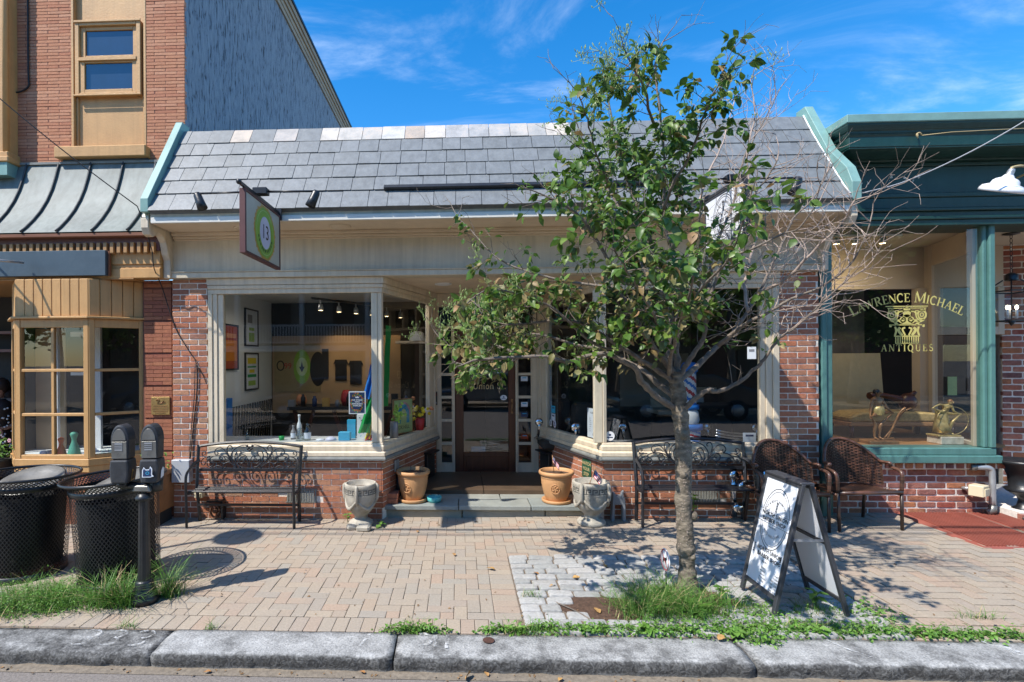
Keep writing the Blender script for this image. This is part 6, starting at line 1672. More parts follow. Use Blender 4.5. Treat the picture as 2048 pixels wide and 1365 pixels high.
# ------------------------------------------------------------------ the street tree: trunk, limbs, twigs, leaves
BRANCHES = [
  ('trunk', 0.069, 0.053, [(1.822, 4.334, -0.028), (1.82, 4.334, 0.14), (1.809, 4.334, 0.341), (1.798, 4.334, 0.541), (1.788, 4.334, 0.742), (1.793, 4.334, 0.942), (1.794, 4.334, 1.143), (1.776, 4.334, 1.359), (1.765, 4.334, 1.484), (1.758, 4.334, 1.604), (1.738, 4.334, 1.705), (1.735, 4.334, 1.765)]),
  ('b', 0.028, 0.009, [(1.737, 4.334, 1.472), (1.564, 4.229, 1.564), (1.43, 4.15, 1.667), (1.365, 4.08, 1.724), (1.314, 4.014, 1.801), (1.164, 3.952, 1.877), (1.046, 3.892, 1.917), (0.871, 3.834, 1.886), (0.771, 3.777, 1.858), (0.598, 3.722, 1.894), (0.419, 3.669, 1.895), (0.21, 3.616, 1.883), (0.09, 3.564, 1.87)]),
  ('b', 0.027, 0.008, [(1.753, 4.334, 1.544), (1.659, 4.429, 1.644), (1.559, 4.499, 1.753), (1.514, 4.562, 1.802), (1.429, 4.621, 1.858), (1.227, 4.678, 1.955), (1.024, 4.732, 2.001), (0.77, 4.784, 2.085), (0.553, 4.835, 2.107), (0.33, 4.884, 2.093)]),
  ('b', 0.024, 0.006, [(1.73, 4.334, 1.685), (1.57, 4.271, 1.783), (1.464, 4.225, 1.84), (1.29, 4.183, 1.946), (1.012, 4.144, 2.121), (0.814, 4.107, 2.178), (0.618, 4.072, 2.158), (0.387, 4.037, 2.139), (0.197, 4.004, 2.176)]),
  ('b', 0.026, 0.006, [(1.735, 4.334, 1.737), (1.586, 4.229, 1.89), (1.512, 4.152, 1.944), (1.409, 4.082, 2.057), (1.284, 4.017, 2.223), (1.168, 3.955, 2.403), (1.08, 3.895, 2.595), (0.959, 3.838, 2.765), (0.859, 3.782, 2.877), (0.709, 3.727, 2.97), (0.597, 3.674, 3.001)]),
  ('b', 0.03, 0.006, [(1.735, 4.334, 1.745), (1.726, 4.391, 1.82), (1.727, 4.432, 1.939), (1.742, 4.47, 2.043), (1.769, 4.505, 2.169), (1.767, 4.539, 2.369), (1.698, 4.571, 2.628), (1.635, 4.602, 2.89), (1.563, 4.632, 3.113), (1.497, 4.662, 3.339), (1.413, 4.691, 3.611), (1.371, 4.719, 3.842), (1.346, 4.747, 4.097), (1.319, 4.774, 4.266)]),
  ('b', 0.028, 0.005, [(1.739, 4.334, 1.745), (1.76, 4.347, 1.78), (1.757, 4.357, 1.897), (1.757, 4.366, 1.994), (1.781, 4.374, 2.104), (1.809, 4.382, 2.189), (1.829, 4.39, 2.352), (1.793, 4.397, 2.557), (1.709, 4.404, 2.844), (1.673, 4.411, 3.092), (1.694, 4.418, 3.38), (1.678, 4.425, 3.67), (1.646, 4.431, 4.002), (1.63, 4.438, 4.293), (1.69, 4.444, 4.481)]),
  ('b', 0.024, 0.005, [(1.743, 4.334, 1.737), (1.774, 4.304, 1.765), (1.812, 4.282, 1.845), (1.877, 4.261, 1.951), (1.916, 4.243, 2.033), (1.92, 4.225, 2.137), (1.932, 4.208, 2.292), (2.021, 4.191, 2.56), (2.128, 4.175, 2.825), (2.195, 4.159, 2.974), (2.263, 4.144, 3.121), (2.385, 4.129, 3.304), (2.418, 4.114, 3.373)]),
  ('b', 0.026, 0.006, [(1.746, 4.334, 1.684), (1.851, 4.414, 1.738), (1.97, 4.473, 1.81), (2.092, 4.526, 1.913), (2.186, 4.576, 1.98), (2.309, 4.624, 2.061), (2.387, 4.669, 2.132), (2.504, 4.713, 2.276), (2.634, 4.756, 2.449), (2.745, 4.797, 2.652), (2.856, 4.838, 2.835), (2.933, 4.878, 2.985), (3.045, 4.917, 3.164), (3.216, 4.956, 3.308), (3.375, 4.994, 3.568)]),
  ('b', 0.018, 0.004, [(2.07, 4.334, 1.975), (2.139, 4.23, 2.07), (2.213, 4.153, 2.149), (2.327, 4.083, 2.222), (2.441, 4.018, 2.304), (2.616, 3.956, 2.386), (2.751, 3.897, 2.501), (2.813, 3.84, 2.631), (2.847, 3.784, 2.809)]),
  ('b', 0.024, 0.005, [(1.764, 4.334, 1.444), (1.809, 4.281, 1.504), (1.866, 4.241, 1.574), (1.935, 4.206, 1.631), (1.961, 4.172, 1.618), (2.013, 4.141, 1.635), (2.136, 4.111, 1.704), (2.199, 4.081, 1.776), (2.242, 4.053, 1.829), (2.292, 4.025, 1.914), (2.352, 3.998, 2.02), (2.447, 3.971, 2.098), (2.573, 3.945, 2.222), (2.661, 3.919, 2.327), (2.755, 3.894, 2.429)]),
  ('b', 0.018, 0.004, [(2.04, 4.444, 2.315), (2.11, 4.548, 2.534), (2.168, 4.625, 2.78), (2.308, 4.695, 3.03), (2.419, 4.76, 3.264), (2.504, 4.822, 3.547), (2.624, 4.881, 3.791), (2.789, 4.938, 4.037), (2.948, 4.994, 4.32)]),
  ('b', 0.016, 0.004, [(1.687, 4.334, 2.347), (1.596, 4.496, 2.533), (1.513, 4.617, 2.809), (1.441, 4.725, 2.964), (1.318, 4.826, 3.08), (1.209, 4.922, 3.243), (1.093, 5.015, 3.412), (0.924, 5.104, 3.395)]),
  ('b', 0.015, 0.004, [(1.644, 4.334, 3.071), (1.658, 4.177, 3.22), (1.705, 4.06, 3.331), (1.741, 3.955, 3.475), (1.744, 3.857, 3.577), (1.754, 3.764, 3.673), (1.779, 3.674, 3.748)]),
  ('b', 0.015, 0.004, [(1.618, 4.554, 2.879), (1.479, 4.706, 3.09), (1.383, 4.818, 3.323), (1.256, 4.919, 3.654), (1.166, 5.014, 3.925), (1.117, 5.104, 4.177)]),
  ('b', 0.014, 0.004, [(2.302, 4.334, 2.245), (2.333, 4.427, 2.473), (2.411, 4.496, 2.688), (2.528, 4.557, 2.992), (2.479, 4.615, 3.305), (2.489, 4.67, 3.666), (2.583, 4.723, 3.989), (2.57, 4.774, 4.32)]),
  ('b', 0.014, 0.004, [(2.401, 4.334, 2.399), (2.487, 4.152, 2.471), (2.55, 4.017, 2.597), (2.613, 3.895, 2.717), (2.638, 3.782, 2.794), (2.661, 3.674, 2.935)]),
  ('b', 0.013, 0.004, [(2.09, 4.334, 2.583), (2.096, 4.152, 2.648), (2.155, 4.017, 2.677), (2.3, 3.895, 2.757), (2.369, 3.782, 2.782), (2.433, 3.674, 2.939)]),
  ('b', 0.013, 0.004, [(1.28, 4.334, 2.452), (1.1, 4.496, 2.497), (0.874, 4.617, 2.56), (0.632, 4.725, 2.645), (0.376, 4.826, 2.778), (0.154, 4.922, 3.031), (0.017, 5.015, 3.196), (-0.054, 5.104, 3.341)]),
  ('b', 0.012, 0.004, [(1.336, 4.334, 1.948), (1.036, 4.091, 1.984), (0.703, 3.911, 2.238), (0.431, 3.749, 2.331), (0.212, 3.598, 2.349), (0.073, 3.454, 2.267)]),
  ('b', 0.012, 0.003, [(0.495, 4.334, 1.897), (0.298, 4.407, 1.998), (0.092, 4.46, 2.001), (-0.055, 4.509, 1.995), (-0.163, 4.554, 2.005)]),
  ('b', 0.01, 0.003, [(0.469, 4.114, 1.896), (0.366, 4.259, 1.834), (0.253, 4.367, 1.772), (0.153, 4.464, 1.715), (0.071, 4.554, 1.682)]),
  ('b', 0.014, 0.004, [(1.727, 4.554, 3.722), (1.508, 4.227, 3.788), (1.386, 3.985, 3.865), (1.26, 3.768, 3.863), (1.15, 3.564, 3.84)]),
  ('b', 0.014, 0.004, [(1.462, 4.334, 3.034), (1.259, 4.124, 3.057), (1.14, 3.969, 3.125), (1.03, 3.829, 3.225), (0.945, 3.698, 3.318), (0.865, 3.573, 3.471), (0.789, 3.454, 3.548)]),
  ('b', 0.014, 0.004, [(1.682, 4.334, 2.829), (1.905, 4.544, 3.041), (2.099, 4.699, 3.252), (2.229, 4.839, 3.515), (2.403, 4.97, 3.786), (2.534, 5.095, 4.067), (2.665, 5.214, 4.356)]),
  ('b', 0.018, 0.004, [(1.67,4.334,1.72),(1.58,4.0,1.92),(1.48,3.6,2.12),(1.42,3.25,2.40),(1.34,2.98,2.75)]),
  ('b', 0.016, 0.004, [(1.66,4.334,1.95),(1.45,3.9,2.1),(1.22,3.5,2.25),(1.0,3.2,2.4),(.86,3.0,2.52)]),
  ('b', 0.014, 0.004, [(1.66,4.334,2.1),(1.72,3.9,2.35),(1.76,3.5,2.55),(1.70,3.15,2.85)]),
]
CROWN = [
  (1.45,2.35,.30,1.0), (1.05,2.35,.25,.9), (1.70,2.6,.25,.8), (1.64,4.15,.20,1.4), (1.60,3.85,.25,1.1),
  (1.504,3.435,0.605,1.00),
  (1.626,3.955,0.242,0.80),
  (1.648,4.316,0.113,1.00),
  (1.382,2.995,0.565,0.80),
  (0.944,3.083,0.444,0.60),
  (1.066,3.445,0.282,0.70),
  (1.221,2.675,0.524,0.70),
  (0.741,2.682,0.403,0.50),
  (0.658,2.318,0.524,0.80),
  (0.254,2.200,0.323,1.00),
  (0.333,1.955,0.242,0.90),
  (0.939,2.194,0.484,0.90),
  (1.377,2.189,0.444,0.70),
  (1.537,2.429,0.403,0.70),
  (0.417,2.442,0.282,0.70),
  (0.176,2.853,0.202,0.40),
  (1.938,3.426,0.323,0.45),
  (2.091,2.743,0.242,0.40),
  (1.737,2.828,0.363,0.70),
  (2.245,2.341,0.141,0.30),
  (0.015,3.100,0.089,0.40),
  (2.566,3.990,0.089,0.40),
  (1.256,1.767,0.161,0.60),
  (-0.094,1.991,0.137,1.00),
  (0.129,1.712,0.141,0.90),
  (2.281,2.001,0.105,0.60),
  (1.979,3.745,0.202,0.25),
]
tree = thing('street_tree', 'half bare small street tree in a cobbled pit before the right shop window', 'tree', (1.823, 4.334, 0))
def roughen(pts, r, amp, seed, n):
    rr = random.Random(seed)
    P = smooth_path(pts, n); m = len(P); out = []
    for i, p in enumerate(P):
        out.append(p + Vector((rr.uniform(-1,1), rr.uniform(-1,1), rr.uniform(-1,1)*.4))*amp)
    R_ = [r[0] + (r[1]-r[0])*(i/(m-1))**.8 for i in range(m)]
    return out, [max(.0015, a*(1+rr.uniform(-.09,.12))) for a in R_]
mb = MB()
nm, r0, r1, w = BRANCHES[0]
P, R_ = roughen(w, (r0, r1), .002, 3, 7)
for i, p in enumerate(P):
    h = p.z
    R_[i] *= 1 + .55*max(0, .10-h)/.10 + .03*sin(h*19) + (.22 if .0 else 0)
for zc, a, s in ((.62,.4,.018),(.95,2.4,.02),(1.27,4.0,.022),(.30,5.2,.015)):
    mb.ball((1.815+.055*cos(a), 4.334-.055*abs(sin(a)), zc), s*1.6, 6, 0, (1,1,1.3))
mb.tube(P, R_, 18)
trunk = mb.build('trunk', MT['bark'], tree)
rr = random.Random(17)
tips = []                                    # (point, direction, level)
twb = MB(); twp = MB(); ntw = 0
def bare(p): return p.x > 2.02 and not (p.x < 2.3 and p.z < 2.6) or (p.x > 1.85 and p.z > 3.6)
def density(p):
    d = 0
    for x, z, r, w_ in CROWN:
        if z > 3.7 and p.y < 4.1: continue
        q = ((p.x-x)**2 + (p.z-z)**2)/(r*r)
        if q < 1.2: d = max(d, w_*max(0, 1.15-q*.6))
    return d
def twig(p, d, ln, r, lev):
    """a crooked twig; calls itself for side shoots"""
    global ntw
    n = max(3, int(ln/.06)); pts = [p.copy()]; q = p.copy(); dd = d.normalized()
    for i in range(n):
        dd = (dd + Vector((rr.gauss(0,.16), rr.gauss(0,.16), rr.gauss(.05,.13)))).normalized()
        q = q + dd*(ln/n); pts.append(q.copy())
        if lev < 3 and i > 0 and rr.random() < (.62 if lev == 1 else .42):
            side = dd.cross(Vector((rr.gauss(0,1), rr.gauss(0,1), rr.gauss(0,1)))).normalized()
            twig(q, dd*.65 + side*.75, ln*rr.uniform(.35,.62), r*.6, lev+1)
    for k, a in enumerate(pts[1:]): tips.append((a, (pts[k+1]-pts[k]).normalized(), lev))
    tips.append((pts[-1], dd, 9))
    (twp if bare(p) else twb).tube(pts, [max(.0011, r*(1-.72*i/n)) for i in range(n+1)], 4 if lev > 1 else 5, 0, False)
    ntw += 1
for bi, (nm, r0, r1, w) in enumerate(BRANCHES[1:]):
    P, R_ = roughen(w, (r0, r1), .006, 40+bi, 4)
    mb = MB(); mb.tube(P, R_, 8)
    mb.build('limb', MT['bark2'] if r0 > .015 else MT['twig'] if w[-1][0] > 2.5 else MT['bark2'], tree)
    L_ = 0
    m = len(P)
    for i in range(2, m):
        t = i/m
        if t < .22 and r0 > .02: continue
        if r0 > .02 and P[i].z < 1.95 and rr.random() < .7: continue
        tg = (P[i]-P[i-1]).normalized()
        if rr.random() < (.75 if bare(P[i]) else .75):
            side = tg.cross(Vector((rr.gauss(0,1), rr.gauss(0,1), rr.gauss(0,1)))).normalized()
            dirn = tg*.55 + side*.8 + Vector((0,0,.18))
            ln = rr.uniform(.16,.42)*(1.15 if bare(P[i]) else .85)
            if P[i].z < 1.9: ln *= .7
            twig(P[i], dirn, ln, .0042, 1)
    twig(P[-1], (P[-1]-P[-2]), rr.uniform(.12,.3), R_[-1], 1)
twb.build('twigs', MT['bark2'], tree, kind='stuff', recalc=False); twp.build('bare_twigs', MT['twig'], tree, kind='stuff', recalc=False)
# leaf shapes: oval with a tip, folded on the midrib, drooping
def leaf_mesh(seed, w=.62, n=6):
    r_ = random.Random(seed); fold = r_.uniform(.12,.5); droop = r_.uniform(.1,.7); tw = r_.uniform(-.5,.5)
    vs = []; prof = [0,.30,.46,.50,.42,.24,0]
    for i in range(n+1):
        t = i/n; hw = prof[i]*w; z = -droop*t*t*.6
        a = tw*t
        for s in (-1, 0, 1):
            x, zz = s*hw*cos(fold), abs(s)*hw*sin(fold)
            vs.append((x*cos(a)-zz*sin(a), t - .08*droop*t, z + zz*cos(a) + x*sin(a) + .03*sin(i*2.1+seed)*abs(s)))
    fs = []
    for i in range(n):
        for s in (0, 1):
            a = i*3+s; fs.append((a, a+1, a+4, a+3))
    me = bpy.data.meshes.new('leaf'); me.from_pydata(vs, [], fs)
    me.polygons.foreach_set('use_smooth', [True]*len(fs)); me.update()
    return me, vs, fs
LEAFS = [leaf_mesh(s) for s in range(6)]
for me, _, _ in LEAFS: me.materials.append(MT['leaf'])
LEAFD = []
for me, vs, fs in LEAFS:
    m2 = me.copy(); m2.materials.clear(); m2.materials.append(MT['leaf_dry']); LEAFD.append(m2)
leaves = []
for nm, r0, r1, w in BRANCHES[1:]:                 # leaves set straight on the thin ends of the limbs
    Q = smooth_path(w, 6)
    for i in range(int(len(Q)*.45), len(Q)):
        if density(Q[i]) > .3 and not bare(Q[i]):
            for _ in range(2): tips.append((Q[i] + Vector((rr.gauss(0,.02), rr.gauss(0,.02), rr.gauss(0,.02))), (Q[i]-Q[i-1]).normalized(), 2))
for p, d, lev in tips:
    k = density(p)
    if bare(p): k *= .5
    n_ = 0
    if lev == 9: n_ = 4 if rr.random() < k*.9 else (1 if rr.random() < k else 0)
    elif rr.random() < k*.72: n_ = 1
    for _ in range(n_):
        side = d.cross(Vector((rr.gauss(0,1), rr.gauss(0,1), rr.gauss(0,1)))).normalized()
        ax = (d*.4 + side*.8 + Vector((0, 0, rr.uniform(-.75,.15)))).normalized()
        low = p.z < 2.55
        big = rr.random() < (.10 if low else .05)
        sz = rr.uniform(.042,.082)*(1.3 if big else 1)*(1.0 if low else 1.05)
        up = (Vector((rr.gauss(0,.55), rr.gauss(-.25,.55), 1))).normalized()
        x = ax.cross(up).normalized(); z = x.cross(ax)
        M_ = Matrix((x, ax, z)).transposed()
        dry = rr.random() < (.42 if low and p.x < 2.2 else .12)
        leaves.append((p + ax*.012, M_, sz, dry, seen(p)*sz))
# the two long drooping sprays on the left
for (x0, z0, n_) in ((-.16,1.99,10),(.02,1.86,8)):
    for k in range(n_):
        p = Vector((x0 + k*.038*(1 if z0 > 1.9 else .75), 4.33+rr.uniform(-.04,.04), z0 + (.0 if z0 > 1.9 else .028*k) - .005*k + rr.uniform(-.02,.02)))
        ax = Vector((rr.gauss(-.15,.3), rr.gauss(-.2,.3), -1)).normalized(); x = ax.cross(Vector((rr.gauss(0,.4),1,.2))).normalized(); z = x.cross(ax)
        leaves.append((p, Matrix((x, ax, z)).transposed(), rr.uniform(.075,.105), rr.random() < .8, 9))
leaves.sort(key=lambda l: -l[4])
for p, M_, sz, dry, s in leaves[:300]:
    i = rr.randrange(6); o = place(LEAFD[i] if dry else LEAFS[i][0], 'leaf', tree, p, (sz,)*3); o.rotation_euler = M_.to_euler()
fm = MB()
for p, M_, sz, dry, s in leaves[300:]:
    me, vs, fs = LEAFS[rr.randrange(6)]
    fm.add([p + M_ @ (Vector(v)*sz) for v in vs], fs, 1 if dry else 0, True)
fm.build('foliage', [MT['leaf'], MT['leaf_dry']], tree, kind='stuff', recalc=False)
# pale seed sprays at some tips
bd = MB()
for p, d, lev in tips:
    zone = (p.z > 3.35 and p.x < 1.42 and p.x > .8) or (p.x < .55 and 2.0 < p.z < 2.75) or (p.z > 3.55 and 1.85 < p.x < 2.15 and p.z < 3.9)
    if lev == 9 and zone and rr.random() < .75:
        for q in range(9):
            a = p + d*rr.uniform(-.05,.09) + Vector((rr.gauss(0,.022), rr.gauss(0,.022), rr.gauss(0,.02))); b = a + Vector((rr.gauss(0,.006), rr.gauss(0,.006), .02))
            bd.tube([a, (a+b)/2, b], [.0012,.0042,.001], 4, 0, False); bd.tube([p, a], .0011, 3, 0, False)
bd.build('seed_sprays', MT['bud'], tree, kind='stuff', recalc=False)
# a short band of vine on the drain, none built: bark lenticels on the trunk
lt = MB()
for k in range(260):
    z = rr.uniform(.05,1.5); a = rr.uniform(pi, 2*pi); i = min(range(len(P0 := [Vector(q) for q in BRANCHES[0][3]])), key=lambda j: abs(P0[j].z-z))
    c = P0[i]; r_ = .074 - .012*z
    x, y = c.x + r_*1.02*cos(a), c.y + r_*1.02*sin(a)
    t_ = Vector((-sin(a), cos(a), 0)); s_ = rr.uniform(.0022,.0045)
    lt.add([Vector((x,y,z)) + t_*s_*1.4*cos(q) + Vector((0,0,s_*sin(q))) + Vector((cos(a),sin(a),0))*.001 for q in [2*pi*j/6 for j in range(6)]], [range(6)])
lt.build('lenticels', MT['twig'], tree, kind='stuff', recalc=False)
# ------------------------------------------------------------------ grass, weeds, fallen leaves
rg = random.Random(77)
def blade(mb, p, h, lean, w, mi=0):
    az = rg.uniform(0, 2*pi); dv_ = Vector((cos(az), sin(az), 0)); sd = Vector((-sin(az), cos(az), 0))
    pts = [p + dv_*(lean*h*t*t) + Vector((0,0,h*(t - .22*lean*t*t))) for t in (0,.35,.7,1)]
    ws = (w, w*.9, w*.6, .0004); vs = []
    for q, ww in zip(pts, ws): vs += [q-sd*ww, q+sd*ww]
    mb.add(vs, [(0,1,3,2),(2,3,5,4),(4,5,7,6)], mi, True)
def gauss_xy(cx, cy, sx, sy): return Vector((rg.gauss(cx, sx), rg.gauss(cy, sy), 0))
def tuft(name, label, spots, n, h, w=.0022, dry=.11):
    mb = MB()
    for (cx, cy, sx, sy, k) in spots:
        for _ in range(int(n*k)):
            p = gauss_xy(cx, cy, sx, sy); p.z = gz(p.x, p.y) - .004
            if p.y < 3.40: continue
            e = math.exp(-((p.x-cx)/(sx*2))**2 - ((p.y-cy)/(sy*2))**2)
            blade(mb, p, h*rg.uniform(.25,1.25)*(.4+.7*e), rg.uniform(.2,1.7), w*rg.uniform(.6,1.3), 1 if rg.random() < dry else 0)
    o = mb.build(name, [MT['grass'], MT['straw']], kind='stuff', recalc=False)
    tag(o, label, 'grass'); return o
tuft('grass_tuft', 'bright green grass tuft growing around the foot of the parking meter', [(-2.72,3.98,.10,.045,1.3),(-2.58,3.98,.06,.04,.7),(-2.34,4.16,.05,.04,.7)], 330, .29, .0028)
tuft('grass_tuft', 'tall grass clump left of the tree trunk behind the kerb', [(1.42,4.08,.12,.12,1.2),(1.60,3.95,.14,.09,.9),(1.30,3.95,.09,.08,.5),(1.86,4.02,.13,.06,.55),(1.62,4.20,.10,.06,.5)], 560, .21)
tuft('grass', 'rough grass filling the left corner in front of the trash cans', [(-3.42,4.05,.20,.14,1.5),(-3.20,4.02,.14,.10,1),(-3.55,3.85,.2,.07,.8),(-3.12,3.95,.08,.06,.5)], 420, .17)
tuft('grass', 'sparse grass standing along the back edge of the kerb', [(.45,3.66,.10,.018,.7),(2.35,3.75,.22,.05,1),(2.62,4.02,.10,.08,.8),(3.1,3.72,.28,.03,.5),(.66,3.70,.12,.02,.5),(2.15,4.05,.09,.07,.5),(-.32,3.655,.09,.012,.5),(-1.75,3.65,.03,.01,.12),(-2.35,3.66,.04,.012,.15),(.55,4.22,.05,.03,.2),(3.70,3.95,.09,.02,.25)], 300, .085, .0018, .12)
# low broad-leaved cover
WLEAF = leaf_mesh(2, .6)
def cover(name, label, spots, n, size, hgt):
    mb = MB(); me, vs, fs = WLEAF
    for (cx, cy, sx, sy, k) in spots:
        for _ in range(int(n*k)):
            p = gauss_xy(cx, cy, sx, sy)
            if p.y < 3.46: continue
            p.z = gz(p.x, p.y) + hgt*abs(rg.gauss(0,.5))*math.exp(-((p.x-cx)/(sx*2))**2)
            az = rg.uniform(0, 2*pi); pitch_ = rg.uniform(-.35,.8); s = size*rg.uniform(.4,1.25)
            M_ = rot_z(az).to_3x3() @ Matrix.Rotation(pitch_, 3, 'X') @ Matrix.Rotation(rg.uniform(-.5,.5), 3, 'Y')
            mb.add([p + M_ @ (Vector(v)*s) for v in vs], fs, 0, True)
            if rg.random() < .3: blade(mb, Vector((p.x,p.y,0)), p.z+.01, .2, .0012)
    o = mb.build(name, MT['weed'], kind='stuff', recalc=False); tag(o, label, 'weeds')
cover('weeds', 'low leafy weeds creeping along the kerb below the tree', [(1.05,3.69,.25,.03,1),(1.55,3.70,.28,.04,1.4),(2.05,3.74,.22,.06,1.3),(2.55,3.75,.22,.05,1.1),(3.05,3.71,.30,.035,1.3),(3.70,3.70,.35,.028,1.3),(.60,3.685,.16,.022,.7),(.30,3.67,.10,.015,.4),(1.75,4.02,.18,.12,.8),(2.2,3.98,.15,.12,.6),(-.32,3.66,.12,.016,.8),(2.0,3.60,.06,.035,.3),(2.95,3.98,.12,.10,.6)], 460, .030, .06)
cover('weeds', 'feathery low weeds in the left corner before the trash cans', [(-3.35,4.0,.22,.13,1.3),(-3.15,4.08,.12,.10,1),(-3.5,3.80,.18,.06,.9),(-3.08,3.9,.10,.06,.4)], 820, .022, .13)
def weed_plant(loc, n, size, h, label, seed, spread=1.0, group=None):
    r_ = random.Random(seed); t = thing('weed_plant', label, 'weed', loc, group)
    L0 = Vector(loc)
    mb = MB(); mb.tube([L0, L0 + Vector((.004,0,h*.6)), L0 + Vector((.006,.004,h))], .0035, 5); mb.build('stem', MT['weed'], t)
    for k in range(n):
        az = 2.4*k + r_.uniform(-.3,.3); e = r_.uniform(.15,.75)*(1-.4*k/n); zz = h*(.35+.65*k/n)
        me = LW[r_.randrange(len(LW))]
        o = place(me, 'leaf', t, L0 + Vector((.004,.002,zz)), (size*r_.uniform(.8,1.2)*spread,)*3)
        o.rotation_euler = (rot_z(az) @ Matrix.Rotation(e, 4, 'X')).to_euler()
    return t
LW = []
for s in range(4):
    me = LEAFS[s][0].copy(); me.materials.clear(); me.materials.append(MT['weed']); LW.append(me)
weed_plant((2.64,4.06,.01), 9, .075, .13, 'bright broad leaved weed under the open side of the sandwich board', 3)
weed_plant((2.03,4.20,.01), 8, .07, .10, 'leafy weed just right of the tree trunk', 5)
weed_plant((1.28,3.69,.0), 10, .075, .03, 'flat rosette weed at the kerb in front of the grass clump', 6)
weed_plant((1.85,3.66,.0), 10, .07, .03, 'flat rosette weed spilling over the kerb joint', 7)
weed_plant((.86,3.70,.0), 8, .06, .02, 'flat rosette weed at the kerb below the bare soil', 8)
weed_plant((1.72,3.97,.01), 9, .12, .05, 'long leaved dock weed below the tree trunk', 9)
weed_plant((2.42,3.70,.0), 9, .07, .04, 'broad leaved weed at the kerb in front of the sandwich board', 10)
weed_plant((2.62,6.08,.05), 12, .075, .30, 'tall leafy weed growing under the right bench', 12)
weed_plant((-3.58,6.02,.0), 10, .06, .16, 'leafy weed at the foot of the left brick pier', 13)
weed_plant((-1.30,6.08,.0), 8, .055, .11, 'little weed beside the broken foot of the left urn', 14)
weed_plant((-.90,5.93,.0), 6, .075, .05, 'thin spiky weed right of the left urn', 15)
# broken stones at the foot of the left urn
bs = MB(); bs.cbox((-1.20,5.83,.025), (.11,.08,.06), .3, 0, .1, .2); tag(bs.build('broken_stone', MT['concrete'], org=(-1.2,5.83,0), bevel=.018), 'small broken stone at the foot of the left urn', 'stone')
bs = MB(); bs.cbox((-1.06,5.80,.03), (.16,.10,.07), -.2, 0, .1, -.08); tag(bs.build('broken_stone', MT['concrete'], org=(-1.06,5.80,0), bevel=.02), 'larger broken stone in front of the left urn', 'stone')
# fallen leaves
FL = leaf_mesh(9, .62)[0].copy(); FL.materials.append(pmat('fallen_leaf_brown', (1,1,1), .8, .3, 40, ramp=[(.42,.20,.06),(.36,.16,.06),(.50,.30,.10),(.30,.13,.05)]))
def fallen(x, y, s, az, label, z=None, roll=0):
    o = bpy.data.objects.new('fallen_leaf', FL); COL.objects.link(o); o.location = (x, y, (gz(x,y) if z is None else z) + .012); o.scale = (s,)*3; o.rotation_euler = (.25, roll, az)
    tag(o, label, 'leaf', 'dry leaves fallen on the ground')
fallen(.31,4.72,.085,1.3,'tan dry leaf on the paver border left of the cobbled pit')
fallen(-.05,5.05,.06,.4,'brown dry leaf on the open herringbone pavers')
fallen(1.70,3.58,.08,-.9,'curled brown leaf lying on top of the kerb', .004)
fallen(1.02,3.93,.085,.3,'curled brown leaf on the bare soil patch')
fallen(.78,4.40,.07,2.2,'brown leaf on the cobbles above the bare soil')
fallen(.68,4.62,.06,.9,'tan leaf on the upper left cobbles')
fallen(.95,4.55,.07,-1.4,'tan leaf among the middle cobbles')
fallen(1.30,4.78,.065,.2,'yellowing leaf on the shaded cobbles')
fallen(.06,3.315,.085,2.8,'orange brown leaf standing in the gutter', -.085, .9)
fallen(.17,3.30,.05,.5,'small tan leaf in the gutter', -.098)
fallen(-.60,3.31,.045,1.2,'little brown leaf in the gutter before the kerb joint', -.098)
fallen(.62,3.30,.05,2.6,'pale leaf in the gutter left of the tree', -.098)
fallen(-1.58,3.30,.05,2.0,'small orange leaf in the gutter at the left kerb stone', -.098)
fallen(-.46,5.72,.05,.2,'yellow leaf on the pavers before the stone step')
fallen(2.75,3.36,.05,.2,'small dry leaf in the gutter below the sandwich board', -.098)
tb = MB(); tb.tube(smooth_path([(.72,4.12,.01),(.85,3.96,.015),(.93,3.84,.012),(1.0,3.76,.01)], 4), [.006]*13 if False else .005, 5); tag(tb.build('fallen_twig', MT['bark2'], org=(.85,3.95,0)), 'dry fallen twig lying across the cobbles by the soil', 'twig')
dbr = MB()
for _ in range(420):
    x, y = rg.uniform(-3.2, 4.4), rg.choice((rg.gauss(6.10,.05), rg.gauss(3.31,.03), rg.gauss(4.3,.5)))
    if y > 6.15: y = 6.14
    z = (gz(x,y)+.002) if y > 3.66 else -.095
    if 3.33 < y < 3.66: continue
    s = rg.uniform(.004,.016); az = rg.uniform(0,6)
    dbr.add([(x+s*cos(az+a)*k, y+s*sin(az+a)*k, z+.003*j) for j, (a, k) in enumerate(((0,1),(1.9,.6),(3.1,1),(4.6,.5)))], [(0,1,2,3)])
tag(dbr.build('leaf_litter', pmat('litter', (.22,.13,.06), .9, .4, 60), kind='stuff', recalc=False), 'scattered bits of dry leaf litter along wall and gutter', 'litter')
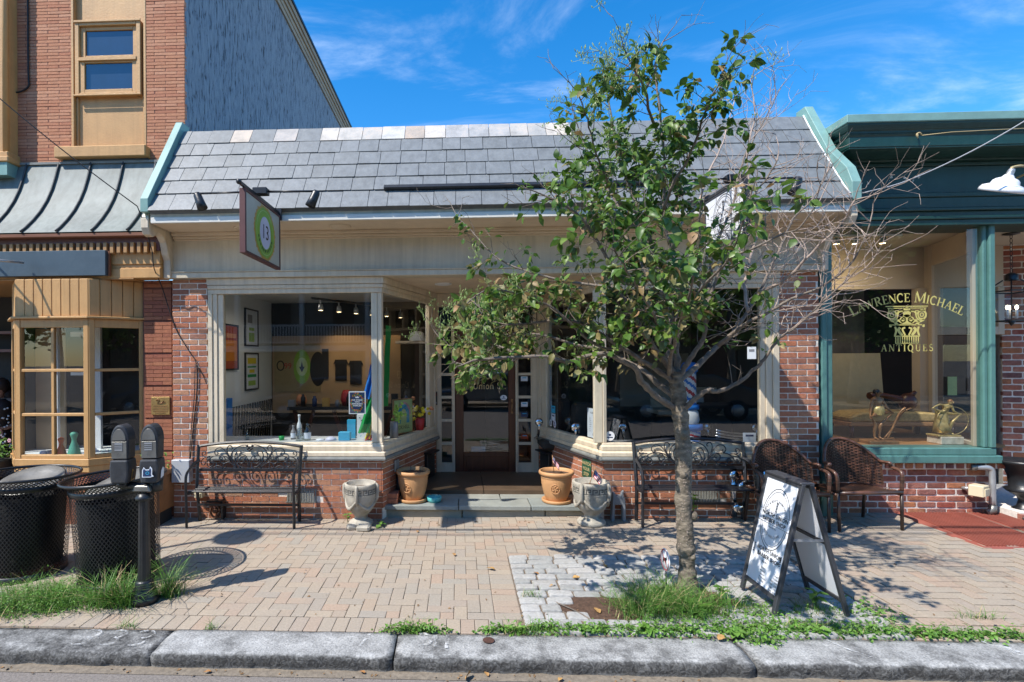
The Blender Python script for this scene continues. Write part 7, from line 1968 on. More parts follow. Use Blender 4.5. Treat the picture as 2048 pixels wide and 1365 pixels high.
# flowers in boxes
def flowers(name, label, c, sx, sy, h, nl, nf, mats, seed):
    r_ = random.Random(seed); t = thing(name, label, 'flowers', c)
    mb = MB(); me, vs, fs = WLEAF
    for _ in range(nl):
        p = Vector((r_.gauss(c[0], sx), r_.gauss(c[1], sy), c[2] + abs(r_.gauss(0, h*.55)))); s = r_.uniform(.03,.06)
        M_ = rot_z(r_.uniform(0,6.3)).to_3x3() @ Matrix.Rotation(r_.uniform(-.6,.8), 3, 'X')
        mb.add([p + M_ @ (Vector(v)*s) for v in vs], fs, 0, True)
    mb.build('leaves', MT['weed'], t, kind='stuff', recalc=False)
    for k in range(nf):
        p = Vector((r_.gauss(c[0], sx), r_.gauss(c[1]-sy*.5, sy), c[2] + h*r_.uniform(.3,1.1))); fb = MB(); s = r_.uniform(.018,.03)
        for q in range(5):
            a = 2*pi*q/5 + k; fb.ball(p + Vector((s*.7*cos(a), -.004, s*.7*sin(a))), s*.55, 4, 0, (1,.5,1))
        fb.build('blossom', MT[mats[k % len(mats)]], t)
flowers('flower_plant', 'leafy plant with pale pink and white blossoms at the left edge', (-5.47,6.05,.75), .08, .06, .20, 160, 9, ('flower_white','pink'), 3)
flowers('wilting_flowers', 'wilting flowers with small red blooms in the wooden planter box', (-3.50,5.98,.62), .06, .06, .14, 60, 4, ('red','ochre'), 5)
fb = MB(); fb.box(-5.75,-5.36,5.93,6.2,.0,.72); tag(fb.build('flower_box', MT['int_dark'], org=(-5.5,6.05,0), bevel=.01), 'dark wooden flower box at the left edge', 'planter')
# ------------------------------------------------------------------ what shows through the glass
# left shop room
room = thing('left_shop_room', 'white walled shop room behind the left window', 'room', (-2, 7.8, .2)); 
MB().box(-3.40,-3.30,6.42,9.4,.0,2.9).build('side_wall', MT['int_white'], room)
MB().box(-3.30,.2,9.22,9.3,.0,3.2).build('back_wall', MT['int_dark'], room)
MB().box(-3.28,-1.02,9.20,9.2195,.95,2.30).build('wall_panel', MT['int_tan'], room)
MB().box(-3.30,.3,6.42,9.4,2.882,2.898).build('room_ceiling', MT['int_white'], room)
MB().prism([(-3.30,6.252),(-.915,6.252),(-.735,6.78),(-3.30,6.78)],(0,0,.845),(1,0,0),(0,1,0),.053).build('display_deck', pmat('deck_paint', (.55,.56,.55), .5, .06, 4), room)
MB().box(-3.30,.3,6.80,9.4,.15,.2).build('floor', MT['int_floor'], room)
MB().box(-3.30,-.76,6.76,6.7795,.2,.8445).build('deck_front', MT['int_dark'], room)
# partition with the right shop and a hall behind the door
room2 = thing('right_shop_room', 'dim barber shop room behind the right window', 'room', (2.6, 7.8, .2))
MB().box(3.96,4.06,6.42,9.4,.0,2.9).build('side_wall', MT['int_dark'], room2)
MB().box(.45,3.96,9.22,9.3,.0,3.2).build('back_wall', MT['int_reflection'], room2)
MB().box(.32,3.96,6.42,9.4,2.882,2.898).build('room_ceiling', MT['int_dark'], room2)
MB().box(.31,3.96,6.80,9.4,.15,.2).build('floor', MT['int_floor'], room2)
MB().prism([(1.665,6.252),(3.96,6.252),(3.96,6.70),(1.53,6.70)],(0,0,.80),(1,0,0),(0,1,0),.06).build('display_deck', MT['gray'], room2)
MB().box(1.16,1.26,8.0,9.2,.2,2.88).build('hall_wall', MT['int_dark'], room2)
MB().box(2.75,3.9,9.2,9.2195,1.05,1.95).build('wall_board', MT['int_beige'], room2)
MB().box(-.42,-.32,8.0,9.2,.2,2.88).build('hall_wall', MT['int_dark'], room)
# inner strip beside the oblique windows
for s, (x, y) in ((1,(-.44,7.75)),(-1,(1.29,7.75))):
    MB().box(x-.05,x+.05,y,y+.03,.9,2.66).build('inner_jamb', MT['int_white'], room if s > 0 else room2)
def picture(label, y0, y1, z0, z1, fill, strips):
    t = thing('framed_picture', label, 'picture', (-3.29,(y0+y1)/2,z0))
    m = MB(); w = .022
    m.box(-3.299,-3.272,y0,y0+w,z0,z1); m.box(-3.299,-3.272,y1-w,y1,z0,z1); m.box(-3.299,-3.272,y0+w,y1-w,z1-w,z1); m.box(-3.299,-3.272,y0+w,y1-w,z0,z0+w); m.build('frame', MT['black_frame'], t)
    MB().box(-3.298,-3.284,y0+w,y1-w,z0+w,z1-w).build('sheet', MT[fill], t)
    f = Face((-3.284,(y0+y1)/2,(z0+z1)/2), (0,1,0), (0,0,1), .0015)
    mats = []
    for k, (c, a, b, d, e) in enumerate(strips): f.rect(a*(y1-y0), b*(y1-y0), d*(z1-z0), e*(z1-z0), k); mats.append(MT[c])
    if strips: f.build('print', mats, t)
picture('framed orange picture on the white wall, nearest the window', 7.30,7.76,1.74,2.40,'apple',[('orange',-.4,.4,-.3,.15),('peach',-.35,.35,.2,.3)])
picture('upper black framed print with green blocks on the white wall', 8.02,8.55,2.10,2.69,'paper',[('lime_paper',-.22,.2,-.38,-.14),('gray',-.3,.05,.12,.34),('lime_paper',-.2,.2,-.08,.0)])
picture('lower black framed print with yellow and green blocks on the white wall', 8.02,8.55,1.41,2.0,'paper',[('yellow',-.33,.33,.2,.36),('green',-.33,.33,.10,.14),('yellow',-.2,.2,-.04,.05),('green',-.33,.33,-.16,-.08),('lime_paper',-.28,.28,-.38,-.25)])
tp = thing('wall_poster', 'large tan poster with a green bottle on the back wall', 'poster', (-2.85,9.19,1.3))
MB().box(-3.24,-2.42,9.185,9.1995,1.32,2.16).build('sheet', MT['panel_tan'], tp)
f = Face((-2.83,9.185,1.74),(1,0,0),(0,0,1),.002)
f.disc(.08,.02,.15,.30,0); f.disc(.08,.02,.10,.16,1,2); f.disc(.36,-.02,.14,.30,2); f.ellipse(-.30,.04,.06,.08,.02,2); f.text('99',-.17,.03,.14,3); f.poly([(.08,-.08),(.03,.02),(.06,.02),(.08,.12),(.10,.02),(.13,.02)],2,3)
f.build('print', [MT['lime'],MT['lime2'],MT['black_frame'],MT['red']], tp)
p_ = MB().box(-2.39,-2.28,9.17,9.2,1.55,2.07).build('framed_picture', MT['black_frame'], org=(-2.33,9.2,1.6)); tag(p_, 'narrow dark framed picture on the lit back wall', 'picture')
for k, (a, b, c, d, lab) in enumerate(((-2.16,-1.96,1.52,1.88,'dark folded shirt hanging left on the lit back wall'),(-1.90,-1.70,1.45,1.86,'dark folded shirt hanging right on the lit back wall'))):
    m = MB(); m.prism([(a,c),(b,c),(b,d-.06),(b+.03,d-.08),(b,d),(a,d),(a-.03,d-.08),(a,d-.06)], (0,9.17,0), (1,0,0), (0,0,1), -.02); tag(m.build('shirt', MT['black_frame'], org=(a,9.17,c)), lab, 'shirt')
rk = thing('card_rack', 'dark iron rack at the foot of the white wall', 'rack', (-3.2,8.2,.9))
m = MB()
for k in range(16): m.tube([(-3.24,7.4+.1*k,.55),(-3.20,7.4+.1*k,1.22)], .016, 5)
m.build('rail', MT['black_iron'], rk); MB().box(-3.28,-3.2,7.2,7.36,.5,1.35).build('blue_board', MT['blue'], rk)
tb_ = thing('shop_table', 'dark display table with crossed legs inside the left shop', 'table', (-1.9,8.2,.2))
MB().box(-2.6,-.7,7.9,8.5,1.12,1.17).build('top', MT['int_dark'], tb_)
for x in (-2.5,-1.9,-1.3,-.8): m = MB(); m.bar((x,7.95,.2),(x+.3,7.95,1.12),.05,.05); m.bar((x+.3,7.95,.2),(x,7.95,1.12),.05,.05); m.build('crossed_leg', MT['wood_door'], tb_)
for k, (x, h, c, lab) in enumerate(((-2.45,.17,'peach','peach coloured sack on the display table'),(-1.75,.24,'red','red flowers on the display table'),(-1.2,.25,'black_frame','dark jar on the display table'))):
    m = MB(); m.lathe([(.001,0),(.06,0),(.09,h*.4),(.07,h*.8),(.05,h),(.001,h)], (x,8.15,1.171), 14); tag(m.build('jar', MT[c], org=(x,8.15,1.17)), lab, 'jar')
for k in range(11):
    x = -2.55 + .175*k; h = .10 + .09*((k*7) % 4)/3; m = MB()
    if k % 3: m.lathe([(.001,0),(.035,0),(.038,h*.7),(.02,h*.85),(.022,h),(.001,h)], (x,7.98,1.171), 12)
    else: m.box(x-.05,x+.05,7.95,8.02,1.171,1.171+h)
    tag(m.build('jar', MT[('gray','black_frame','navy','ochre')[k % 4]], org=(x,7.98,1.171)), 'small jar or carton in the row along the front of the dark table', 'jar', 'small wares along the display table')
tk = thing('track_lamps', 'row of lit spot lamps on a ceiling rail in the left shop', 'lamps', (-1.6,8.0,2.5))
MB().bar((-2.05,7.3,2.74),(-.9,9.0,2.74),.03,.03).build('rail', MT['black_frame'], tk)
for k in range(6):
    p = Vector((-2.05,7.3,2.74)).lerp(Vector((-.9,9.0,2.74)), .08+k*.17)
    m = MB(); m.tube([p, p+Vector((0,.02,-.08))], .01, 6); m.lathe([(.001,0),(.03,0),(.04,-.09),(.034,-.09)], p+Vector((0,.02,-.07)), 12); l_ = m.build('spot_lamp', MT['galv'], tk)
    m = MB(); m.lathe([(.001,-.086),(.035,-.088)], p+Vector((0,.02,-.07)), 12); m.build('bulb', MT['bulb'], l_)
for k, (x, y) in enumerate(((-1.05,6.95),(-.75,7.3),(-.62,7.7),(-.55,8.2),(-.5,8.8))):
    m = MB(); m.lathe([(.001,2.879),(.055,2.879),(.06,2.8815)], (x,y,0), 16); tag(m.build('downlight', MT['downlight'], org=(x,y,2.88)), ['lit recessed ceiling light nearest the left corner post','second lit recessed ceiling light behind the oblique glass','third lit recessed ceiling light behind the oblique glass','fourth lit recessed ceiling light behind the oblique glass','farthest lit recessed ceiling light behind the oblique glass'][k], 'ceiling light')
for x, y in ((-1.05,6.95),(-.75,7.3),(-2.4,7.4)):  # last one has no fixture: added fill to brighten the white side wall
    ld = bpy.data.lights.new('spot_light', 'SPOT'); ld.energy = 9; ld.color = (1,.9,.78); ld.spot_size = radians(160); ld.spot_blend = .6; ld.shadow_soft_size = .05
    lo_ = bpy.data.objects.new('spot_light', ld); COL.objects.link(lo_); lo_.parent = tk; lo_.location = Vector((x,y,2.86)) - tk.location
for x, y in ((-1.95,8.5),(-1.2,8.6)):
    ld = bpy.data.lights.new('spot_light', 'SPOT'); ld.energy = 11; ld.color = (1,.68,.36); ld.spot_size = radians(75); ld.spot_blend = .8; ld.shadow_soft_size = .04
    lo_ = bpy.data.objects.new('spot_light', ld); COL.objects.link(lo_); lo_.location = (x,y,2.6); lo_.rotation_euler = (radians(48),0,0); lo_.parent = tk; lo_.location = Vector((x,y,2.6)) - tk.location
# things on the deck of the left window
def bottle(x, y, h, r, mat, label, cap=None, lab=True):
    t = thing('glass_bottle', label, 'bottle', (x,y,.899))
    MB().lathe([(.001,0),(r,0),(r,h*.52),(r*.8,h*.62),(r*.42,h*.72),(r*.40,h*.92),(r*.5,h*.94),(r*.5,h),(.001,h)], (x,y,.899), 18).build('body', MT[mat], t)
    if lab: MB().lathe([(r*1.03,h*.12),(r*1.03,h*.46)], (x,y,.899), 18).build('label', MT['paper'], t)
bottle(-1.86,6.42,.205,.042,'glass_bottle','small clear bottle with a white label in the left window'); bottle(-2.06,6.5,.17,.032,'gray','grey bottle in the left window'); bottle(-2.0,6.55,.30,.03,'int_white','tall pale bottle in the left window', lab=False); bottle(-2.62,6.45,.12,.028,'glass_bottle','short clear bottle at the left end of the window', lab=False); bottle(-1.95,6.40,.15,.05,'glass_bottle','round clear flask in the left window', lab=False)
m = MB(); m.box(-1.47,-1.33,6.38,6.48,.899,1.0); tag(m.build('blue_box', MT['sky_blue'], org=(-1.4,6.43,.9), bevel=.004), 'small bright blue carton on the window deck', 'box')
m = MB(); m.box(-1.40,-1.30,6.56,6.62,.899,1.13); tag(m.build('carton', MT['sky_blue'], org=(-1.35,6.6,.9)), 'pale blue carton behind the bright blue one', 'box')
pc_ = thing('carton', 'tall white carton printed with leaves beside the scarf', 'box', (-1.20,6.56,.9)); MB().box(-1.27,-1.10,6.52,6.62,.899,1.20).build('body', MT['white_paint'], pc_)
f = Face((-1.185,6.52,1.05),(1,0,0),(0,0,1),.0012); r_ = random.Random(4)
for k in range(16):
    x, y = r_.uniform(-.07,.07), r_.choice((r_.uniform(.06,.13), r_.uniform(-.13,-.06))); f.poly([(x,y),(x+.012,y+.006),(x+.02,y+.02),(x+.004,y+.012)], k % 3)
f.build('print', [MT['navy'],MT['sky_blue'],MT['pink']], pc_)
m = MB(); m.lathe([(.001,0),(.06,0),(.05,.015),(.001,.02)], (-1.70,6.42,.899), 14); tag(m.build('dish', MT['paper'], org=(-1.7,6.42,.9)), 'small white dish on the window deck', 'dish')
m = MB(); m.lathe([(.001,0),(.075,0),(.055,.03),(.02,.045),(.001,.045)], (-1.57,6.42,.899), 14); tag(m.build('folded_cloth', MT['lilac'], org=(-1.57,6.42,.9)), 'folded lilac cloth on the window deck', 'cloth')
m = MB(); m.lathe([(.001,0),(.03,0),(.035,.05),(.001,.05)], (-2.18,6.42,.899), 12); tag(m.build('green_tin', MT['green'], org=(-2.18,6.42,.9)), 'little green tin on the window deck', 'tin')
sc_ = thing('hanging_scarf', 'blue, green and yellow banner hanging inside the left corner post', 'banner', (-1.08,6.40,1.6))
def drape(z0, z1, xa, xb, w, mat):
    m = MB(); m.sheet((0,0,0), (1,0,0), (0,0,1), 10, 14, None)
    vs = []
    for j in range(15):
        t = j/14
        for i in range(11):
            u = i/10; vs.append((xa+(xb-xa)*t + (u-.5)*w*(.5+.5*t), 6.40+.025*sin(u*9+t*3), z0+(z1-z0)*t))
    m.v = vs; m.build('cloth', MT[mat], sc_, recalc=False)
drape(1.82,1.40,-1.05,-1.13,.10,'blue'); drape(1.42,.99,-1.06,-1.16,.15,'green'); drape(1.16,.92,-1.05,-1.12,.07,'yellow'); drape(.97,.90,-1.07,-1.11,.09,'red')
m = MB(); m.sheet((-.90,6.50,2.3),(-.04,.0,-1.0),(.05,.12,0),10,3,lambda u,v:(0,.02*sin(u*12),0)); m.build('cloth', MT['green'], sc_, recalc=False)
ps = thing('window_poster', 'dark flowery poster with white slogan taped inside the left window', 'poster', (-1.21,6.25,1.24))
MB().box(-1.312,-1.11,6.252,6.256,1.235,1.505).build('sheet', MT['white_paint'], ps)
f = Face((-1.211,6.252,1.37),(1,0,0),(0,0,1),.0012)
f.rect(-.088,.088,-.122,.122,0); r_ = random.Random(2)
for k in range(54):
    a = 2*pi*k/54; rx, ry = .070+r_.uniform(-.012,.014), .098+r_.uniform(-.014,.02); f.disc(rx*cos(a), ry*sin(a), .009, .009, 1+k % 4, 2, 8)
f.disc(0,0,.058,.082,0,3); 
for tx, yy, s in (('WE STAND',.030,.026),('WITH',.008,.022),('IMMIGRANT',-.014,.024),('FAMILIES',-.036,.026)): f.text(tx,0,yy,s,5,weight=.0006,k=4)
f.poly([(-.02,.055),(-.025,.075),(-.01,.065),(0,.08),(.01,.065),(.025,.075),(.02,.055)],5,4)
f.build('print', [MT['navy'],MT['orange'],MT['ochre'],MT['apple'],MT['green'],MT['white_paint']], ps)
# oblique window display
cp = thing('framed_poster', 'framed poster with a blue arch leaning inside the oblique left window', 'poster', (-.70,7.0,.9))
mm = Matrix.Translation((-.74,6.98,.9)) @ rot_z(aL-.25)
m = MB(); m.box(-.20,.20,0,.02,0,.46,0,mm); m.build('frame', MT['wood'], cp); m = MB(); m.box(-.185,.185,-.004,-.0005,.015,.445,0,mm); m.build('sheet', MT['lime2'], cp)
f = Face(mm @ Vector((0,-.004,.24)), mm.to_3x3() @ Vector((1,0,0)), (0,0,1), .0015); f.ellipse(0,0,.09,.12,.06,0,n=24,a0=0,a1=180); f.rect(-.12,-.06,-.1,0,0); f.rect(.06,.12,-.1,0,0); f.ellipse(0,.0,.135,.165,.03,1,n=24,a0=0,a1=180); f.text('(OR)NELL',0,-.155,.07,2,sx=.8); f.build('print', [MT['sky_blue'],MT['pink'],MT['ink']], cp)
fl2 = thing('flower_vase', 'red pot of yellow and white flowers inside the oblique left window', 'flowers', (-.55,7.35,.9))
MB().lathe([(.001,0),(.05,0),(.07,.16),(.001,.16)], (-.55,7.35,.9), 14).build('pot', MT['red'], fl2); r_ = random.Random(6)
for k in range(22):
    m = MB(); m.ball((-.55+r_.gauss(0,.09),7.33+r_.gauss(0,.06),1.17+r_.gauss(0,.06)), r_.uniform(.018,.032), 5); m.build('blossom', MT[('yellow','yellow','flower_white','peach')[k % 4]], fl2)
m = MB(); m.lathe([(.001,0),(.055,0),(.05,.2),(.001,.2)], (-.82,6.62,.9), 12); tag(m.build('jug', MT['gray'], org=(-.82,6.62,.9)), 'grey glass jug in the oblique left window', 'jug')
m = MB(); r_ = random.Random(9)
for k in range(40): m.ball((-.78+r_.gauss(0,.03),6.7+r_.gauss(0,.03),1.18+r_.gauss(0,.07)), .02, 4)
tag(m.build('green_plant', MT['lime_paper'], org=(-.78,6.7,1.1)), 'small bright green plant inside the oblique left window', 'plant')
ws_ = thing('white_cap', 'white cap standing on the high shelf behind the oblique glass', 'hat', (-.62,8.4,2.2)); MB().box(-1.0,-.4,8.3,8.6,2.13,2.17).build('shelf', MT['int_beige'], ws_); m = MB(); m.lathe([(.13,0),(.11,.12),(.05,.15),(.001,.15)], (-.66,8.4,2.171), 16); m.build('crown', MT['paper'], ws_)
# barber shop things
bp_ = thing('barber_pole', 'red white and blue floor standing barber pole behind the tree trunk', 'barber pole', (2.83,6.66,.86))
bx, by = 2.83, 6.66
def stripes(name, r, z0, z1, turns, parent):
    m = MB(); n, k = 36, 24; cols = []
    for j in range(k):
        for i in range(n):
            a0, a1 = 2*pi*i/n, 2*pi*(i+1)/n; y0_, y1_ = z0+(z1-z0)*j/k, z0+(z1-z0)*(j+1)/k
            ph = (i/n + turns*j/k) % 1.0*2 % 1.0
            m.add([(bx+r*cos(a0),by+r*sin(a0),y0_),(bx+r*cos(a1),by+r*sin(a1),y0_),(bx+r*cos(a1),by+r*sin(a1),y1_),(bx+r*cos(a0),by+r*sin(a0),y1_)], [(0,1,2,3)], 0 if ph < .25 else 2 if .5 < ph < .75 else 1)
    m.build(name, [MT['flag_red'],MT['white_paint'],MT['blue']], parent, recalc=False)
stripes('base', .125, .861, .99, .6, bp_)
MB().lathe([(.126,.99),(.15,1.0),(.15,1.06),(.126,1.07)], (bx,by,0), 28).build('lower_ring', MT['blue'], bp_)
MB().lathe([(.10,1.07),(.115,1.12),(.10,1.22),(.08,1.24)], (bx,by,0), 28).build('bulb', MT['white_paint'], bp_)
MB().lathe([(.085,1.24),(.11,1.25),(.11,1.30),(.085,1.31)], (bx,by,0), 28).build('middle_ring', MT['blue'], bp_)
stripes('cylinder', .08, 1.31, 1.70, 1.0, bp_)
MB().lathe([(.085,1.70),(.10,1.71),(.10,1.76),(.07,1.82),(.001,1.83)], (bx,by,0), 28).build('cap', MT['blue'], bp_)
def barber_chair(x, y, label, full=True):
    t = thing('barber_chair', label, 'barber chair', (x,y,.2))
    m = MB(); m.lathe([(.001,0),(.25,0),(.25,.03),(.06,.07),(.06,.4),(.001,.4)], (x,y,.2), 20); m.build('base', MT['chrome'], t)
    MB().box(x-.26,x+.26,y-.22,y+.28,.60,.74).build('seat', MT['int_dark'], t, bevel=.04)
    MB().box(x-.25,x+.25,y+.22,y+.32,.72,1.28).build('backrest', MT['int_dark'], t, bevel=.04)
    for s in (-1,1):
        m = MB(); m.tube(smooth_path([(x+s*.30,y+.2,.72),(x+s*.30,y-.1,.80),(x+s*.30,y-.22,.93),(x+s*.30,y-.18,1.0)], 4), .018, 8); m.lathe([(.001,-.02),(.055,-.02),(.055,.02),(.001,.02)], (0,0,0), 16, mat=Matrix.Translation((x+s*.30,y-.2,1.0)) @ Matrix.Rotation(pi/2,4,'X')); m.build('armrest', MT['chrome'], t)
    if full:
        for k in range(5): m = MB(); m.tube(smooth_path([(x-.30,y-.42,.86+.035*k),(x-.05,y-.40,.82+.035*k),(x+.22,y-.36,.80+.035*k)], 4), .013, 6); m.build('footrest_bar', MT['chrome'], t)
barber_chair(3.40,6.98,'chrome barber chair at the right end of the barber shop window'); barber_chair(1.78,7.05,'dark barber chair behind the round sticker in the barber window', False); barber_chair(1.40,7.6,'barber chair with chrome arm behind the price list', False)
ct = thing('counter', 'tan counter with papers at the back of the barber shop', 'counter', (3.4,8.0,.2)); MB().box(2.95,3.95,7.9,8.3,.2,1.05).build('body', MT['int_dark'], ct); MB().box(2.9,3.955,7.85,8.35,1.051,1.10).build('top', MT['int_beige'], ct); MB().box(2.95,3.95,8.32,8.34,1.11,1.42).build('mirror_board', MT['int_beige'], ct)
for (x, w, c, lab) in ((3.30,.10,'orange','orange box on the barber shop counter'),(3.55,.09,'paper','white paper propped on the barber shop counter'),(3.75,.12,'black_frame','black box on the barber shop counter')):
    m = MB(); m.box(x-w,x+w,8.05,8.1,1.101,1.101+w*2); tag(m.build('box', MT[c], org=(x,8.07,1.1)), lab, 'box')
mR = Matrix.Translation((OBL_R[1][0], OBL_R[1][1], 0)) @ rot_z(aR)
pl_ = thing('price_list', 'pale blue opening hours sheet taped inside the oblique right window', 'notice', mR @ Vector((lenR-.22,.05,.95)))
m = MB(); m.box(lenR-.42,lenR-.06,.042,.046,.915,1.27,0,mR); m.build('sheet', MT['paper'], pl_)
f = Face(mR @ Vector((lenR-.24,.042,1.09)), mR.to_3x3() @ Vector((1,0,0)), (0,0,1), .0012)
f.text('NORTH UNION',0,.125,.03,0); f.text('BARBER',0,.10,.024,0)
for k, d_ in enumerate(('Sun','Mon','Tues','Wed','Thur','Fri','Sat')): f.text(d_,-.13,.06-k*.026,.02,0,align='LEFT'); f.text('9 - 6' if k > 1 else 'Closed',.13,.06-k*.026,.02,0,align='RIGHT')
f.text('OPEN',0,-.135,.045,0,weight=.001); f.build('print', [MT['ink']], pl_)
def stick(label, c, u, w, h, mat, rnd=False, t2=None):
    t = thing('window_sticker', label, 'sticker', c); f = Face(c, u, (0,0,1), .0015)
    if rnd: f.disc(0,0,w/2,h/2,0); f.disc(0,h*.12,w*.13,h*.12,1,2,12); f.rect(-w*.3,w*.3,-h*.2,-h*.1,1,2)
    else: f.rect(-w/2,w/2,-h/2,h/2,0); f.rect(-w*.3,w*.3,h*.1,h*.3,1,2)
    f.build('print', [MT[mat], MT[t2 or 'navy']], t)
stick('round white sticker in the lower left corner of the barber window', Vector((1.745,F+.043,.975)), (1,0,0), .11, .11, 'white_paint', True)
uR = mR.to_3x3() @ Vector((1,0,0))
stick('blue accessibility sticker at the far end of the oblique right window', mR @ Vector((.42,.027,1.17)), uR, .12, .10, 'sky_blue'); stick('white card sticker below the blue one in the oblique right window', mR @ Vector((.42,.027,1.06)), uR, .12, .10, 'paper')
stick('small round badge low in the oblique right window', mR @ Vector((.34,.027,.97)), uR, .08, .10, 'white_paint', True); stick('round blue badge low in the oblique right window', mR @ Vector((.46,.027,.97)), uR, .09, .11, 'lilac', True)
stick('white oval sticker on the glass of the shop door', Vector((.66,DY+.043,1.30)), (1,0,0), .10, .075, 'paper', True, 'navy')
for k, (z, c, lab) in enumerate(((1.58,'paper','white notice in the right sidelight'),(1.20,'paper','card sticker in the right sidelight'),(1.05,'navy','dark blue sticker in the right sidelight'),(.72,'apple','small red figure in the right sidelight'))): stick(lab, Vector((.965,DY+.028,z)), (1,0,0), .10, .07, c, False, 'sky_blue')
stick('white notice high in the right end of the barber window', Vector((3.36,F+.043,1.93)), (1,0,0), .10, .14, 'int_white', False, 'gray'); stick('pale paper standing in the right corner of the barber window', Vector((3.36,F+.10,.95)), (1,0,0), .15, .11, 'paper')
# gold lettering on door and antiques window
gl_ = thing('door_lettering', 'gold painted street number and name on the door glass', 'lettering', (.40,DY+.04,1.5))
f = Face((.40,DY+.044,1.48),(1,0,0),(0,0,1),.0015); serif(f,'13',0,.10,.115); serif(f,'N. Union St.' if False else 'Union St.',.05,-.05,.095,0,.06); serif(f,'N.',-.30,-.05,.095,0,.06); f.build('letters', MT['gold_dull'], gl_)
al = thing('window_lettering', 'gold arched shop name and column emblem on the antiques window', 'lettering', (5.13,6.3,2.2))
f = Face((5.13,6.299,2.30),(1,0,0),(0,0,1),.0015)
BIG = (0, 9); serif(f,'LAWRENCE MICHAEL',0,.205,.094,0,.075,1.2,1.3); serif(f,'ANTIQUES',0,-.36,.075,0,.28)
f.build('letters', MT['gold'], al)
g = Face((5.13,6.299,2.30),(1,0,0),(0,0,1),.0015)
g.rect(-.235,.235,.148,.158); g.rect(-.215,.215,.128,.136); g.rect(-.20,.20,.098,.106)
for s in (-1,1):
    g.ellipse(s*.165,.055,.045,.05,.022); g.ellipse(s*.165,.055,.018,.02,.012); g.line([(s*p_.x,p_.y) for p_ in smooth_path([(.03,.10),(.09,.09),(.11,.03),(.14,-.02),(.19,.0)],5)],.022); g.line([(s*.2,.10),(s*.2,.13)],.012)
    g.line([(s*p_.x,p_.y) for p_ in smooth_path([(.05,-.04),(.09,-.01),(.13,-.03),(.10,-.06)],5)],.026); g.ellipse(s*.045,-.0,.028,.028,.014); g.rect(min(s*.17,s*.195),max(s*.17,s*.195),-.085,-.055)
    g.line([(s*p_.x,p_.y) for p_ in smooth_path([(.13,-.08),(.12,-.13),(.135,-.185)],5)],.022); g.line([(s*p_.x,p_.y) for p_ in smooth_path([(.02,-.18),(.05,-.11),(.02,-.09)],5)],.02); g.line([(s*p_.x,p_.y) for p_ in smooth_path([(.055,-.18),(.095,-.12),(.075,-.09)],5)],.03)
g.disc(0,.085,.045,.06); g.disc(0,.03,.05,.03); g.rect(-.18,.18,-.065,-.055); g.rect(-.145,.145,-.195,-.183); g.rect(-.13,.13,-.275,-.267); g.rect(-.06,.06,-.05,.0)
for k in range(11): x = -.125+.025*k; g.rect(x-.006,x+.006,-.267,-.196)
g.build('column_emblem', MT['gold'], al)
nb = thing('house_number', 'dark number fifteen on the frame over the antiques door', 'house number', (6.84,DY2-.01,2.21)); f = Face((6.84,DY2-.0125,2.175),(1,0,0),(0,0,1),.0015); serif(f,'15',0,0,.085); f.build('digits', MT['ink'], nb)
# antiques display: bench with ochre seat, panel, statues
sf = thing('window_bench', 'ochre upholstered wooden bench in the antiques window', 'bench', (5.6,7.25,.834))
MB().prism([(5.0,1.04),(6.2,1.04),(6.2,1.10),(6.05,1.155),(5.6,1.175),(5.15,1.16),(5.0,1.11)], (0,7.45,0), (1,0,0), (0,0,1), .45).build('cushion', pmat('gold_brocade', (.48,.33,.13), .8, .35, 22, .3, 60), sf, bevel=.02)
MB().box(4.99,6.21,7.0,7.45,.985,1.039).build('seat_rail', MT['wood'], sf, bevel=.01)
for x in (5.03,6.15): 
    for y in (7.03,7.40): MB().tube([(x,y,.835),(x,y,.985)], .028, 8).build('leg', MT['wood_door'], sf)
tpn = MB(); tpn.cbox((5.30,7.47,1.45), (1.0,.03,.95), .12, 0, -.08); tag(tpn.build('leaning_panel', MT['panel_tan'], org=(5.3,7.47,.98)), 'large tan panel leaning behind the ochre bench', 'panel')
def figure(name, label, cat, joints, edges, mat, root, mats=None, sub=1):
    me = bpy.data.meshes.new(name); names = list(joints); idx = {n: i for i, n in enumerate(names)}
    me.from_pydata([joints[n][0] for n in names], [(idx[a], idx[b]) for a, b in edges], [])
    me.materials.append(mat)
    o = bpy.data.objects.new(name, me); COL.objects.link(o)
    sk = o.modifiers.new('skin', 'SKIN'); sk.use_smooth_shade = True
    for i, n in enumerate(names):
        r = joints[n][1]; v = me.skin_vertices[0].data[i]; v.radius = (r, r) if not isinstance(r, tuple) else r; v.use_root = (n == root)
    su = o.modifiers.new('sub', 'SUBSURF'); su.levels = sub; su.render_levels = sub
    if label: tag(o, label, cat)
    return o
